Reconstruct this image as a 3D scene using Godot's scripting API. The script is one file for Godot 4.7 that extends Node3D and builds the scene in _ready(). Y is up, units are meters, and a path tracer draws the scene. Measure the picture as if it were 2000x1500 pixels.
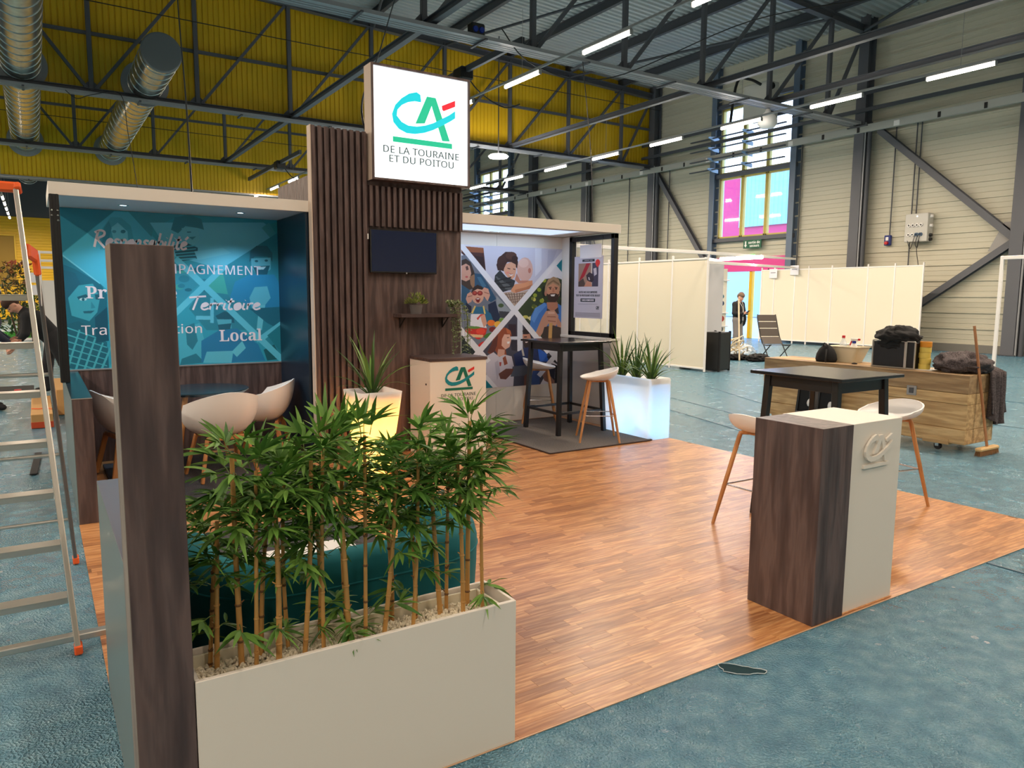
extends Node3D
# An exhibition stand in a steel trade hall, seen from a metre outside the stand's front left corner. x runs along the stand's front, -z into the hall.

var taken := {}
var mats := {}
var tex := {}
var rng := RandomNumberGenerator.new()
var G_TRUSS := "roof trusses across the hall"
var G_TUBE := "suspended tube lights in rows"


# ---- a mesh builder -------------------------------------------------------------------------------------------------
class B:
	var v := PackedVector3Array()
	var n := PackedVector3Array()
	var u := PackedVector2Array()
	var ix := PackedInt32Array()
	var c := PackedColorArray()
	var tint := Color.WHITE

	func face(p: Array, out: Vector3, uv: Array = []) -> void:      # a flat convex face that looks towards out
		var at := v.size()
		var nn: Vector3 = (p[1] - p[0]).cross(p[2] - p[0])
		if nn.length_squared() < 1e-18 and p.size() > 3:
			nn = (p[2] - p[0]).cross(p[3] - p[0])
		var flip := nn.dot(out) > 0.0
		nn = nn.normalized() if flip else -nn.normalized()
		for k in p.size():
			v.append(p[k])
			n.append(nn)
			c.append(tint)
			u.append(uv[k] if uv.size() else Vector2(p[k].x + p[k].z, -p[k].y))
		for k in range(2, p.size()):
			if flip:
				ix.append_array(PackedInt32Array([at, at + k, at + k - 1]))
			else:
				ix.append_array(PackedInt32Array([at, at + k - 1, at + k]))

	func box(at: Vector3, s: Vector3, bev := 0.003, xf := Transform3D()) -> void:     # a chamfered box
		var h := s * 0.5
		bev = minf(bev, minf(h.x, minf(h.y, h.z)) * 0.6)
		var i := h - Vector3.ONE * bev
		var o := xf * at
		for a in 3:
			var b := (a + 1) % 3
			var d := (a + 2) % 3
			for s1 in [-1.0, 1.0]:
				var q := []
				for e in [[-1, -1], [1, -1], [1, 1], [-1, 1]]:
					var w := Vector3()
					w[a] = h[a] * s1
					w[b] = i[b] * e[0]
					w[d] = i[d] * e[1]
					q.append(xf * (at + w))
				var out := Vector3()
				out[a] = s1
				face(q, xf.basis * out)
				if bev <= 0.0:
					continue
				for s2 in [-1.0, 1.0]:
					var r := []
					for e in [[0, -1], [0, 1], [1, 1], [1, -1]]:
						var w := Vector3()
						w[a] = (h[a] if e[0] == 0 else i[a]) * s1
						w[b] = (i[b] if e[0] == 0 else h[b]) * s2
						w[d] = i[d] * e[1]
						r.append(xf * (at + w))
					out = Vector3()
					out[a] = s1
					out[b] = s2
					face(r, xf.basis * out)
		if bev > 0.0:
			for sx in [-1.0, 1.0]:
				for sy in [-1.0, 1.0]:
					for sz in [-1.0, 1.0]:
						var sg := Vector3(sx, sy, sz)
						face([xf * (at + Vector3(h.x, i.y, i.z) * sg), xf * (at + Vector3(i.x, h.y, i.z) * sg), xf * (at + Vector3(i.x, i.y, h.z) * sg)], xf.basis * sg)

	func span(lo: Vector3, hi: Vector3, bev := 0.003) -> void:
		box((lo + hi) * 0.5, (hi - lo).abs(), bev)

	func bar(p: Vector3, q: Vector3, w: float, h: float, bev := 0.003, up := Vector3.UP) -> void:     # a box of w by h from p to q
		var d := (q - p).normalized()
		if absf(d.dot(up)) > 0.98:
			up = Vector3.RIGHT
		var x := up.cross(d).normalized()
		box(Vector3.ZERO, Vector3(w, h, p.distance_to(q)), bev, Transform3D(Basis(x, d.cross(x), d), (p + q) * 0.5))

	func ibeam(p: Vector3, q: Vector3, w: float, h: float, t := 0.014, up := Vector3.UP) -> void:
		var d := (q - p).normalized()
		if absf(d.dot(up)) > 0.98:
			up = Vector3.RIGHT
		var x := up.cross(d).normalized()
		var xf := Transform3D(Basis(x, d.cross(x), d), (p + q) * 0.5)
		var l := p.distance_to(q)
		box(Vector3(0, h / 2 - t / 2, 0), Vector3(w, t, l), 0.002, xf)
		box(Vector3(0, -h / 2 + t / 2, 0), Vector3(w, t, l), 0.002, xf)
		box(Vector3.ZERO, Vector3(t * 0.8, h - 2 * t, l), 0.0, xf)

	func grid(rows: Array, wrap := false, flip := false, uvs := Vector2.ONE, close := false) -> void:      # rows of points, smooth
		var at := v.size()
		var m := rows.size()
		var k: int = rows[0].size()
		for i in m:
			for j in k:
				var p: Vector3 = rows[i][j]
				var i0 := (i - 1 + m) % m if close else maxi(i - 1, 0)
				var i1 := (i + 1) % m if close else mini(i + 1, m - 1)
				var j0 := (j - 1 + k) % k if wrap else maxi(j - 1, 0)
				var j1 := (j + 1) % k if wrap else mini(j + 1, k - 1)
				var du: Vector3 = rows[i1][j] - rows[i0][j]
				var dv: Vector3 = rows[i][j1] - rows[i][j0]
				var nn := du.cross(dv)
				if nn.length_squared() < 1e-20:
					var ii := 1 if i == 0 else m - 2
					nn = (rows[mini(ii + 1, m - 1)][j] - rows[maxi(ii - 1, 0)][j]).cross(rows[ii][j1] - rows[ii][j0])
				nn = nn.normalized()
				v.append(p)
				n.append(-nn if flip else nn)
				c.append(tint)
				u.append(Vector2(float(j) / maxi(k - 1, 1), float(i) / maxi(m - 1, 1)) * uvs)
		for i in (m if close else m - 1):
			for j in (k if wrap else k - 1):
				var a := at + i * k + j
				var b := at + i * k + (j + 1) % k
				var e := at + ((i + 1) % m) * k + j
				var f := at + ((i + 1) % m) * k + (j + 1) % k
				if flip:
					ix.append_array(PackedInt32Array([a, e, b, b, e, f]))
				else:
					ix.append_array(PackedInt32Array([a, b, e, b, f, e]))

	func tube(p: Array, r, seg := 8, caps := true) -> void:     # a round tube along points; r one radius or one for each point
		var rows := []
		var d0: Vector3 = (p[1] - p[0]).normalized()
		var x := (Vector3.UP if absf(d0.y) < 0.9 else Vector3.RIGHT).cross(d0).normalized()
		for i in p.size():
			var d: Vector3 = (p[mini(i + 1, p.size() - 1)] - p[maxi(i - 1, 0)]).normalized()
			x = (x - d * x.dot(d)).normalized()
			var y := d.cross(x)
			var row := []
			var rr: float = r[i] if r is Array else r
			for k in seg:
				var a := TAU * k / seg
				row.append(p[i] + (x * cos(a) + y * sin(a)) * rr)
			rows.append(row)
		grid(rows, true, false)
		if caps:
			face(rows[0], p[0] - p[1])
			face(rows[-1], p[-1] - p[-2])

	func lathe(prof: Array, seg := 24, xf := Transform3D(), smooth := false) -> void:     # Vector2(radius, height) upwards along y
		for s in (1 if smooth else prof.size() - 1):
			var rows := []
			for q in (prof if smooth else [prof[s], prof[s + 1]]):
				var row := []
				for k in seg:
					var a := TAU * k / seg
					row.append(xf * Vector3(cos(a) * q.x, q.y, sin(a) * q.x))
				rows.append(row)
			grid(rows, true, true)

	func prism(poly: PackedVector2Array, depth: float, xf := Transform3D(), sides := true) -> void:     # a flat outline in xy, its face at z 0 and its back at -depth
		var t := Geometry2D.triangulate_polygon(poly)
		for k in range(0, t.size(), 3):
			var q := []
			var r := []
			for j in 3:
				q.append(xf * Vector3(poly[t[k + j]].x, poly[t[k + j]].y, 0))
				r.append(xf * Vector3(poly[t[k + j]].x, poly[t[k + j]].y, -depth))
			face(q, xf.basis.z)
			face(r, -xf.basis.z)
		if not sides:
			return
		var turn := 1.0 if Geometry2D.is_polygon_clockwise(poly) else -1.0
		for k in poly.size():
			var a := poly[k]
			var b := poly[(k + 1) % poly.size()]
			var e := b - a
			face([xf * Vector3(a.x, a.y, 0), xf * Vector3(b.x, b.y, 0), xf * Vector3(b.x, b.y, -depth), xf * Vector3(a.x, a.y, -depth)], xf.basis * (Vector3(-e.y, e.x, 0) * turn))

	func sheet(o: Vector3, along: Vector3, length: float, across: Vector3, out: Vector3, prof: Array) -> void:     # a profiled sheet: prof of Vector2(across, out)
		for k in prof.size() - 1:
			var a: Vector3 = o + across * prof[k].x + out * prof[k].y
			var b: Vector3 = o + across * prof[k + 1].x + out * prof[k + 1].y
			var e := b - a
			var w := e.cross(along)
			face([a, b, b + along * length, a + along * length], w if w.dot(out) > 0.0 else -w)

	func mesh() -> ArrayMesh:
		var a := []
		a.resize(Mesh.ARRAY_MAX)
		a[Mesh.ARRAY_VERTEX] = v
		a[Mesh.ARRAY_NORMAL] = n
		a[Mesh.ARRAY_TEX_UV] = u
		a[Mesh.ARRAY_COLOR] = c
		a[Mesh.ARRAY_INDEX] = ix
		var m := ArrayMesh.new()
		m.add_surface_from_arrays(Mesh.PRIMITIVE_TRIANGLES, a)
		return m


# ---- things, parts, materials ---------------------------------------------------------------------------------------
func numbered(called: String) -> String:
	var k: int = taken.get(called, 0)
	taken[called] = k + 1
	return called if k == 0 else "%s_%03d" % [called, k]


func tag(o: Node3D, label: String, category: String, group := "", kind := "") -> Node3D:
	o.set_meta("label", label)
	if category:
		o.set_meta("category", category)
	if group:
		o.set_meta("group", group)
	if kind:
		o.set_meta("kind", kind)
	return o


func thing(called: String, label: String, category: String, at := Vector3.ZERO, turn := 0.0, group := "", kind := "") -> Node3D:
	var o := Node3D.new()
	o.name = numbered(called)
	o.position = at
	o.rotation.y = turn
	add_child(o)
	return tag(o, label, category, group, kind)


func part(called: String, shape, m: Material, parent: Node3D, at := Vector3.ZERO) -> MeshInstance3D:
	var o := MeshInstance3D.new()
	o.mesh = shape.mesh() if shape is B else shape
	o.material_override = m
	o.position = at
	o.name = called if parent != self else numbered(called)
	parent.add_child(o, true)
	return o


func one(called: String, shape, m: Material, label: String, category: String, at := Vector3.ZERO, group := "", kind := "") -> MeshInstance3D:
	var o := part(called, shape, m, self, at)
	tag(o, label, category, group, kind)
	return o


func struct(called: String, shape, m: Material, label: String) -> MeshInstance3D:
	return one(called, shape, m, label, "", Vector3.ZERO, "", "structure")


func copy(o: Node3D, label: String, at: Vector3, turn: float) -> Node3D:
	var r: Node3D = o.duplicate()
	r.name = numbered(String(o.name).rstrip("0123456789").rstrip("_"))
	add_child(r)
	r.position = at
	r.rotation.y = turn
	r.set_meta("label", label)
	return r


func mat(called: String, color: Color, rough := 0.6, metal := 0.0, spec := 0.5) -> StandardMaterial3D:
	if mats.has(called):
		return mats[called]
	var m := StandardMaterial3D.new()
	m.resource_name = called
	m.albedo_color = color
	m.roughness = rough
	m.metallic = metal
	m.metallic_specular = spec
	mats[called] = m
	return m


func c8(r: int, g: int, b: int) -> Color:
	return Color(r / 255.0, g / 255.0, b / 255.0)


func noise(called: String, size: int, freq: float, oct: int, stops: Array, kind := FastNoiseLite.TYPE_SIMPLEX_SMOOTH, as_normal := false, bump := 4.0) -> NoiseTexture2D:     # stops: [offset, colour, ...]
	if tex.has(called):
		return tex[called]
	var f := FastNoiseLite.new()
	f.noise_type = kind
	f.frequency = freq
	f.fractal_octaves = oct
	f.seed = called.hash() % 1000
	var t := NoiseTexture2D.new()
	t.width = size
	t.height = size
	t.seamless = true
	t.noise = f
	if as_normal:
		t.as_normal_map = true
		t.bump_strength = bump
	if stops.size():
		var g := Gradient.new()
		var off := PackedFloat32Array()
		var col := PackedColorArray()
		for k in range(0, stops.size(), 2):
			off.append(stops[k])
			col.append(stops[k + 1])
		g.offsets = off
		g.colors = col
		t.color_ramp = g
	tex[called] = t
	return t


func tri(m: StandardMaterial3D, scale: Vector3, world := true) -> StandardMaterial3D:
	m.uv1_triplanar = true
	m.uv1_world_triplanar = world
	m.uv1_scale = scale
	m.uv1_triplanar_sharpness = 8.0
	return m


func wood(called: String, dark: Color, light: Color, scale: Vector3, rough: float, world := true, freq := 0.012) -> StandardMaterial3D:     # grain runs where scale is small
	if mats.has(called):
		return mats[called]
	var m := mat(called, Color.WHITE, rough)
	m.albedo_texture = noise("grain " + called, 512, freq, 5, [0.0, dark, 0.38, dark.lerp(light, 0.35), 0.55, dark.lerp(light, 0.62), 0.72, light, 1.0, dark.lerp(light, 0.7)])
	m.normal_enabled = true
	m.normal_scale = 0.25
	m.normal_texture = noise("grain relief", 256, 0.03, 3, [], FastNoiseLite.TYPE_SIMPLEX, true, 3.0)
	return tri(m, scale, world)


func smooth_path(p: Array, steps := 6) -> Array:     # Catmull-Rom through points
	var out := []
	for i in p.size() - 1:
		var a = p[maxi(i - 1, 0)]
		var b = p[i]
		var c = p[i + 1]
		var d = p[mini(i + 2, p.size() - 1)]
		for k in steps:
			out.append(b.cubic_interpolate(c, a, d, float(k) / steps))
	out.append(p[-1])
	return out


func text(words: String, font: String, bold: bool, height: float, depth := 0.001, width := 0.0) -> Mesh:     # capitals of that height; width > 0 squeezes the line to it
	var t := TextMesh.new()
	var f := SystemFont.new()
	f.font_names = PackedStringArray([font])
	f.font_weight = 700 if bold else 400
	t.font = f
	t.text = words
	t.font_size = 64
	t.pixel_size = height / 46.0
	t.depth = depth
	t.curve_step = 1.5
	t.horizontal_alignment = HORIZONTAL_ALIGNMENT_CENTER
	return t


func lettering(words: String, parent: Node3D, m: Material, at: Vector3, height: float, width: float, turn := 0.0, font := "Droid Sans", bold := false, depth := 0.002, called := "lettering") -> MeshInstance3D:
	var t := text(words, font, bold, height, depth)
	var o := part(called, t, m, parent, at)
	o.rotation.y = turn
	var bx := t.get_aabb()
	if width > 0.0 and bx.size.x > 0.0:
		o.scale = Vector3(width / bx.size.x, 1, 1)
	o.position = at - o.transform.basis * Vector3(bx.get_center().x, bx.get_center().y, 0)
	return o


func _ready() -> void:
	rng.seed = 7
	# camera
	var cam := Camera3D.new()
	cam.name = "camera"
	cam.fov = 55.154
	cam.position = Vector3(0, 1.65, 0)
	cam.rotation = Vector3(deg_to_rad(-6.818), deg_to_rad(-32.776), deg_to_rad(0.425))
	cam.near = 0.05
	cam.far = 400.0
	add_child(cam)
	# sky: a bright, evenly clouded afternoon
	var sm := ProceduralSkyMaterial.new()
	sm.sky_top_color = Color(0.62, 0.76, 0.95)
	sm.sky_horizon_color = Color(0.9, 0.94, 1.0)
	sm.ground_horizon_color = Color(0.75, 0.78, 0.8)
	sm.ground_bottom_color = Color(0.4, 0.42, 0.43)
	sm.sky_energy_multiplier = 2.2
	sm.ground_energy_multiplier = 1.2
	var env := Environment.new()
	env.background_mode = Environment.BG_SKY
	env.sky = Sky.new()
	env.sky.sky_material = sm
	env.tonemap_mode = Environment.TONE_MAPPER_LINEAR
	env.tonemap_exposure = 0.95
	env.sdfgi_enabled = true
	env.ssao_enabled = true
	env.ssil_enabled = true
	var we := WorldEnvironment.new()
	we.name = "world"
	we.environment = env
	add_child(we)
	make_materials()
	lamps(22.0)
	hall()
	roof()
	outside()
	stand()
	stand_furniture()
	planter()
	hall_things()
	people()


func lamps(energy: float) -> void:
	# rows of suspended tube lights along the hall, each a glowing tube with an area light under it
	var glow := mat("tube light glow", Color.WHITE, 0.4)
	glow.emission_enabled = true
	glow.emission = Color(1.0, 0.95, 0.88)
	glow.emission_energy_multiplier = 26.0
	var cap := mat("lamp end grey", c8(150, 150, 150), 0.5)
	var b := B.new()
	b.lathe([Vector2(0.0, -0.74), Vector2(0.04, -0.735), Vector2(0.045, -0.72), Vector2(0.045, 0.72), Vector2(0.04, 0.735), Vector2(0.0, 0.74)], 8, Transform3D(Basis(Vector3.RIGHT, PI / 2), Vector3.ZERO))
	var tube := b.mesh()
	b = B.new()
	b.box(Vector3(0, 0.062, 0), Vector3(0.06, 0.034, 1.5), 0.004)
	for s in [-1, 1]:
		b.box(Vector3(0, 0, 0.755 * s), Vector3(0.085, 0.1, 0.03), 0.01)
	var holder := b.mesh()
	var words := ["first", "second", "third", "fourth", "fifth", "sixth", "seventh", "eighth", "ninth", "tenth", "eleventh", "twelfth", "thirteenth", "fourteenth"]
	for row in [[10.1, 6.8, -9.1, -3.12, 12, "tube light of the row passing behind the lit sign, %s along from the camera"], [18.0, 6.8, -9.2, -3.12, 12, "tube light of the row nearest the clad wall, %s along from the camera"], [-0.95, 5.6, -38.0, -2.4, 5, "tube light of the short row above the stepladder, %s along from the camera"]]:
		for k in row[4]:
			var t := thing("tube_light", row[5] % words[k], "light", Vector3(row[0], row[1], row[2] + row[3] * k), 0.0, G_TUBE)
			part("tube", tube, glow, t)
			part("holder", holder, cap, t)
			add_lamp(t, Vector3(0, -0.06, 0), energy)
		var rb := B.new()
		var z0: float = row[2] + 4.0 if row[4] < 9 else 2.0
		rb.box(Vector3(row[0], row[1] + 0.105, (z0 + row[2] + row[3] * row[4]) / 2), Vector3(0.05, 0.05, absf(z0 - row[2] - row[3] * row[4])), 0.004)
		var sites := {10.1: "light rail of the tube row that passes behind the lit sign", 18.0: "light rail of the tube row nearest the clad wall", -0.95: "short light rail above the stepladder"}
		var rail := one("light_rail", rb, cap, sites[row[0]], "rail", Vector3.ZERO, "light rails")
		var wb := B.new()
		for k in range(0, row[4], 2):
			wb = B.new()
			wb.tube([Vector3(row[0], row[1] + 0.13, row[2] + row[3] * k), Vector3(row[0], row[1] + 1.6, row[2] + row[3] * k)], 0.006, 5)
			part("hanger_wire", wb, cap, rail)
	# two rows go on unseen; those overhead and left are added fill light
	for q in [[10.1, 4, 3.12], [18.0, 4, 3.12], [2.2, 4, 3.12], [-5.7, 14, 3.12], [-13.6, 12, 3.12]]:
		for k in q[1]:
			var z: float = -6.0 + q[2] * k if q[0] > 3.0 else (-3.0 + q[2] * k if q[0] > 0.0 else 8.0 - q[2] * k * 1.2)
			var t := thing("tube_light", "unseen tube light beyond the edge of the picture, added for its light", "light", Vector3(q[0], 6.8, z), 0.0, "added tube lights out of the picture")
			part("tube", tube, glow, t)
			part("holder", holder, cap, t)
			add_lamp(t, Vector3(0, -0.06, 0), energy * (0.35 if q[0] > 0.0 and q[0] < 3.0 else 1.0))


func add_lamp(t: Node3D, at: Vector3, energy: float) -> void:
	var l := AreaLight3D.new()
	l.name = "tube_area_light"
	l.area_size = Vector2(0.12, 1.48)
	l.area_normalize_energy = true
	l.light_energy = energy
	l.light_color = Color(1.0, 0.91, 0.81)
	l.shadow_enabled = true
	l.position = at
	l.rotation = Vector3(-PI / 2, 0, 0)
	t.add_child(l)


func make_materials() -> void:
	mat("steel grey", c8(88, 90, 97), 0.5)
	mat("dark steel", c8(72, 75, 82), 0.55)
	mat("tray grey", c8(150, 152, 156), 0.4, 0.3)
	mat("cladding", c8(194, 190, 172), 0.5)
	mat("yellow cladding", c8(224, 180, 22), 0.5)
	mat("deck", c8(178, 182, 182), 0.55)
	mat("white", c8(230, 222, 212), 0.5)
	mat("panel white", c8(228, 220, 200), 0.6)
	mat("plastic white", c8(235, 232, 230), 0.35)
	mat("black", c8(22, 22, 24), 0.45)
	mat("matt black", c8(20, 20, 22), 0.9)
	mat("rubber", c8(28, 29, 33), 0.8)
	mat("black wood", c8(26, 23, 24), 0.35)
	mat("aluminium", c8(205, 200, 192), 0.33, 0.85)
	mat("chrome", c8(210, 210, 212), 0.15, 1.0)
	mat("orange", c8(235, 95, 35), 0.45)
	mat("red", c8(190, 30, 35), 0.45)
	mat("navy", c8(16, 38, 56), 0.28)
	mat("teal top", c8(30, 52, 64), 0.2)
	mat("teal side", c8(104, 118, 118), 0.3)
	var galv := mat("galvanised", Color.WHITE, 0.24, 0.92)
	galv.albedo_texture = noise("zinc", 256, 0.02, 3, [0.0, c8(150, 152, 150), 0.5, c8(185, 186, 182), 1.0, c8(205, 205, 200)], FastNoiseLite.TYPE_CELLULAR)
	tri(galv, Vector3(1, 1, 1))
	wood("dark laminate", c8(64, 50, 50), c8(102, 83, 80), Vector3(2.2, 0.22, 2.2), 0.42)
	wood("dark laminate level", c8(64, 50, 50), c8(102, 83, 80), Vector3(0.22, 2.2, 2.2), 0.42)
	wood("taupe edge", c8(112, 98, 88), c8(134, 120, 108), Vector3(2.2, 0.22, 2.2), 0.4)
	wood("oak", c8(176, 116, 66), c8(206, 150, 96), Vector3(3.0, 0.4, 3.0), 0.45, false)
	wood("pine boards", c8(168, 132, 88), c8(214, 180, 130), Vector3(1.6, 2.4, 0.25), 0.6)
	wood("grey pine boards", c8(132, 104, 74), c8(172, 142, 104), Vector3(1.6, 2.4, 0.25), 0.6)
	wood("broom wood", c8(140, 90, 55), c8(176, 124, 84), Vector3(3.0, 0.4, 3.0), 0.55, false)
	var floor_wood := wood("oak strips", c8(164, 106, 62), c8(214, 160, 108), Vector3.ONE, 0.3, true, 0.014)
	floor_wood.uv1_triplanar = false
	floor_wood.uv1_world_triplanar = false
	floor_wood.normal_scale = 0.08
	floor_wood.vertex_color_use_as_albedo = true
	var carpet := mat("grey carpet", Color.WHITE, 0.95, 0.0, 0.2)
	carpet.albedo_texture = noise("carpet flecks", 512, 0.09, 4, [0.0, c8(78, 72, 70), 0.5, c8(108, 101, 96), 1.0, c8(134, 126, 119)])
	tri(carpet, Vector3(1.6, 1.6, 1.6))
	var dcarpet := mat("slate carpet", Color.WHITE, 0.95, 0.0, 0.2)
	dcarpet.albedo_texture = noise("slate flecks", 512, 0.09, 4, [0.0, c8(52, 51, 56), 0.5, c8(74, 72, 76), 1.0, c8(92, 90, 94)])
	tri(dcarpet, Vector3(1.6, 1.6, 1.6))
	var film := mat("floor film", Color.WHITE, 1.0, 0.0, 0.9)
	film.albedo_texture = noise("film colour", 1024, 0.012, 5, [0.0, c8(66, 118, 144), 0.5, c8(82, 134, 157), 1.0, c8(104, 152, 170)])
	film.roughness_texture = noise("film gloss", 512, 0.01, 3, [0.0, Color(0.13, 0.13, 0.13), 0.5, Color(0.2, 0.2, 0.2), 1.0, Color(0.32, 0.32, 0.32)])
	film.roughness_texture_channel = BaseMaterial3D.TEXTURE_CHANNEL_GREEN
	film.normal_enabled = true
	film.normal_scale = 1.0
	film.normal_texture = crinkle()
	tri(film, Vector3(0.55, 0.55, 0.55))
	var teal := mat("teal velvet", c8(18, 96, 104), 0.75, 0.0, 0.3)
	teal.rim_enabled = true
	teal.rim = 0.5
	teal.rim_tint = 0.6
	var leaf := mat("bamboo leaf", Color.WHITE, 0.5, 0.0, 0.4)
	leaf.vertex_color_use_as_albedo = true
	leaf.backlight_enabled = true
	leaf.backlight = Color(0.25, 0.35, 0.1)
	mat("sword leaf", c8(62, 98, 42), 0.45)
	mat("sword leaf pale", c8(112, 146, 66), 0.45)
	mat("cane", c8(190, 142, 78), 0.5)
	mat("cane ring", c8(112, 76, 42), 0.6)


func crinkle() -> ImageTexture:     # relief of a film that was laid loose: thin creases in every direction
	var n := 1024
	var a := FastNoiseLite.new()
	a.seed = 3
	a.noise_type = FastNoiseLite.TYPE_SIMPLEX
	a.frequency = 0.06
	a.fractal_type = FastNoiseLite.FRACTAL_RIDGED
	a.fractal_octaves = 3
	a.domain_warp_enabled = true
	a.domain_warp_amplitude = 10.0
	a.domain_warp_frequency = 0.02
	var im := a.get_seamless_image(n, n)
	im.convert(Image.FORMAT_RGBA8)
	im.bump_map_to_normal_map(7.0)
	return ImageTexture.create_from_image(im)


# ---- the hall ------------------------------------------------------------------------------------------------------
const WX := 24.5

func hall() -> void:
	var film: Material = mats["floor film"]
	var b := B.new()
	b.span(Vector3(-22, -0.2, -52.5), Vector3(WX + 0.3, -0.004, 16), 0.0)
	struct("floor", b, film, "blue hall floor under crinkled clear protective film")
	# seams of the film's sheets
	var seam := mat("film seam", c8(46, 84, 104), 0.35)
	for s in [[4.955, -2.14, 4.98, 0.2], [8.3, -9.6, 7.05, -5.1], [9.05, -9.9, 8.2, -6.55], [10.4, -6.2, 10.75, -3.6], [10.5, -9.6, 9.4, -7.2], [17.4, -7.9, 17.9, -6.5], [14.0, -10.0, 13.2, -5.0]]:
		b = B.new()
		b.bar(Vector3(s[0], -0.002, s[1]), Vector3(s[2], -0.002, s[3]), 0.018, 0.008, 0.002)
		var o := part("film_seam", b, seam, get_node("floor"))
		o.set_meta("label", "dark taped seam of the floor film")
	# torn opening in the film with a ragged, curled lip
	b = B.new()
	var hole := PackedVector2Array()
	var lip := []
	for k in 22:
		var a := TAU * k / 22
		var r := 1.0 + 0.16 * sin(a * 3.0 + 1.0) + rng.randf_range(-0.06, 0.06)
		var p := Vector2(cos(a) * 0.1 * r, sin(a) * 0.04 * r).rotated(-0.8)
		hole.append(p)
		lip.append(Vector3(2.55 + p.x, 0.0 + 0.004 * rng.randf(), -2.06 - p.y))
	lip.append(lip[0])
	b.prism(hole, 0.001, Transform3D(Basis(Vector3.RIGHT, -PI / 2), Vector3(2.55, -0.001, -2.06)))
	var torn := part("torn_hole", b, mat("bare floor teal", c8(4, 48, 56), 0.9), get_node("floor"))
	torn.set_meta("label", "dark teal bare floor in a tear of the film")
	b = B.new()
	b.tube(lip, 0.0018, 5, false)
	part("film_lip", b, mat("film lip", c8(190, 205, 210), 0.2), torn)
	# clad side wall beyond the stand, in horizontal cassettes
	var clad: Material = mats["cladding"]
	b = B.new()
	for q in [[-18.4, 16.0, 0.0, 12.2], [-38.3, -22.0, 0.0, 12.2], [-52.5, -42.0, 0.0, 12.2], [-22.0, -18.4, 9.5, 12.2], [-42.0, -38.3, 9.5, 12.2], [-22.0, -18.4, 3.05, 4.02], [-42.0, -38.3, 0.0, 4.02]]:
		b.span(Vector3(WX + 0.05, q[2], q[0]), Vector3(WX + 0.3, q[3], q[1]), 0.0)
	var wall := struct("wall_right", b, clad, "long pale side wall clad in horizontal ribbed metal cassettes")
	var seg := [[9.0, -0.15], [-0.15, -5.25], [-5.25, -10.35], [-10.35, -15.5], [-15.5, -18.4], [-18.4, -22.0], [-22.0, -25.75], [-25.75, -30.85], [-30.85, -35.95], [-35.95, -38.3], [-38.3, -42.0], [-42.0, -52.0]]
	var pf := [Vector2(0, 0.045), Vector2(0.025, 0.045), Vector2(0.032, 0.0), Vector2(0.15, 0.0), Vector2(0.157, 0.012), Vector2(0.17, 0.012), Vector2(0.177, 0.0), Vector2(0.31, 0.0), Vector2(0.317, 0.012), Vector2(0.33, 0.012), Vector2(0.337, 0.0), Vector2(0.468, 0.0), Vector2(0.475, 0.045), Vector2(0.5, 0.045), Vector2(0.5, -0.03)]
	for s in seg:
		b = B.new()
		b.sheet(Vector3(WX, 0, s[0]), Vector3(0, 0, -1), absf(s[1] - s[0]) - 0.012, Vector3.UP, Vector3(-1, 0, 0), pf)
		var m := b.mesh()
		for k in 22:
			var y := 0.25 + 0.5 * k
			if (s[0] == -18.4 or s[0] == -38.3) and y < 9.5 and not (y > 3.2 and y < 3.3):
				continue
			part("cladding_panel", m, clad, wall, Vector3(0.04, y, 0))
	b = B.new()
	b.span(Vector3(WX - 0.02, 0, -18.4), Vector3(WX + 0.06, 0.25, 9), 0.0)
	b.span(Vector3(WX - 0.02, 0, -52), Vector3(WX + 0.06, 0.25, -22), 0.0)
	struct("baseboard_right", b, mat("grey plinth", c8(120, 118, 112), 0.7), "grey plinth along the foot of the clad wall")
	# the other walls, all but the far yellow one outside the frame
	b = B.new()
	b.span(Vector3(-22, 0, -52.8), Vector3(WX, 12.6, -52.4), 0.0)
	var far := struct("wall_far", b, mats["dark steel"], "far end wall, dark above and yellow ribbed metal below")
	b = B.new()
	b.span(Vector3(-22.3, 0, -52.5), Vector3(-22, 12.6, 16), 0.0)
	struct("wall_left", b, mats["cladding"], "long side wall out of the picture")
	b = B.new()
	b.span(Vector3(-22, 0, 16), Vector3(WX, 12.6, 16.3), 0.0)
	struct("wall_near", b, mats["cladding"], "end wall behind the camera")
	var yel: Material = mats["yellow cladding"]
	var pr := []
	for k in 36:
		pr.append_array([Vector2(k * 0.165, 0), Vector2(k * 0.165 + 0.1, 0), Vector2(k * 0.165 + 0.115, 0.035), Vector2(k * 0.165 + 0.15, 0.035)])
	for k in 3:
		b = B.new()
		b.sheet(Vector3(-8 + 6.1 * k, 0.1, -52.36), Vector3.RIGHT, 6.08, Vector3.UP, Vector3(0, 0, 1), pr)
		part("yellow_sheet", b, yel, far)
	b = B.new()
	b.span(Vector3(-2.6, 2.0, -52.4), Vector3(-0.9, 4.9, -52.28), 0.01)
	var leafdoor := struct("door_1", b, mat("ochre door", c8(150, 116, 20), 0.6), "ochre door panel in the far yellow wall")
	b = B.new()
	b.bar(Vector3(-0.86, 1.9, -52.26), Vector3(-0.86, 5.0, -52.26), 0.08, 0.08)
	b.bar(Vector3(-2.6, 4.95, -52.26), Vector3(-0.86, 4.95, -52.26), 0.08, 0.08)
	part("door_frame", b, yel, leafdoor)
	# windows in the side wall
	window(-18.4, -22.0, "window_1", "tall yellow framed window with a pink and blue building outside")
	window(-38.3, -42.0, "window_2", "distant yellow framed window with trees outside, beside the lit sign")
	# glazed emergency door under the first window
	var d := Node3D.new()
	d.name = "door_2"
	add_child(d)
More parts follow.
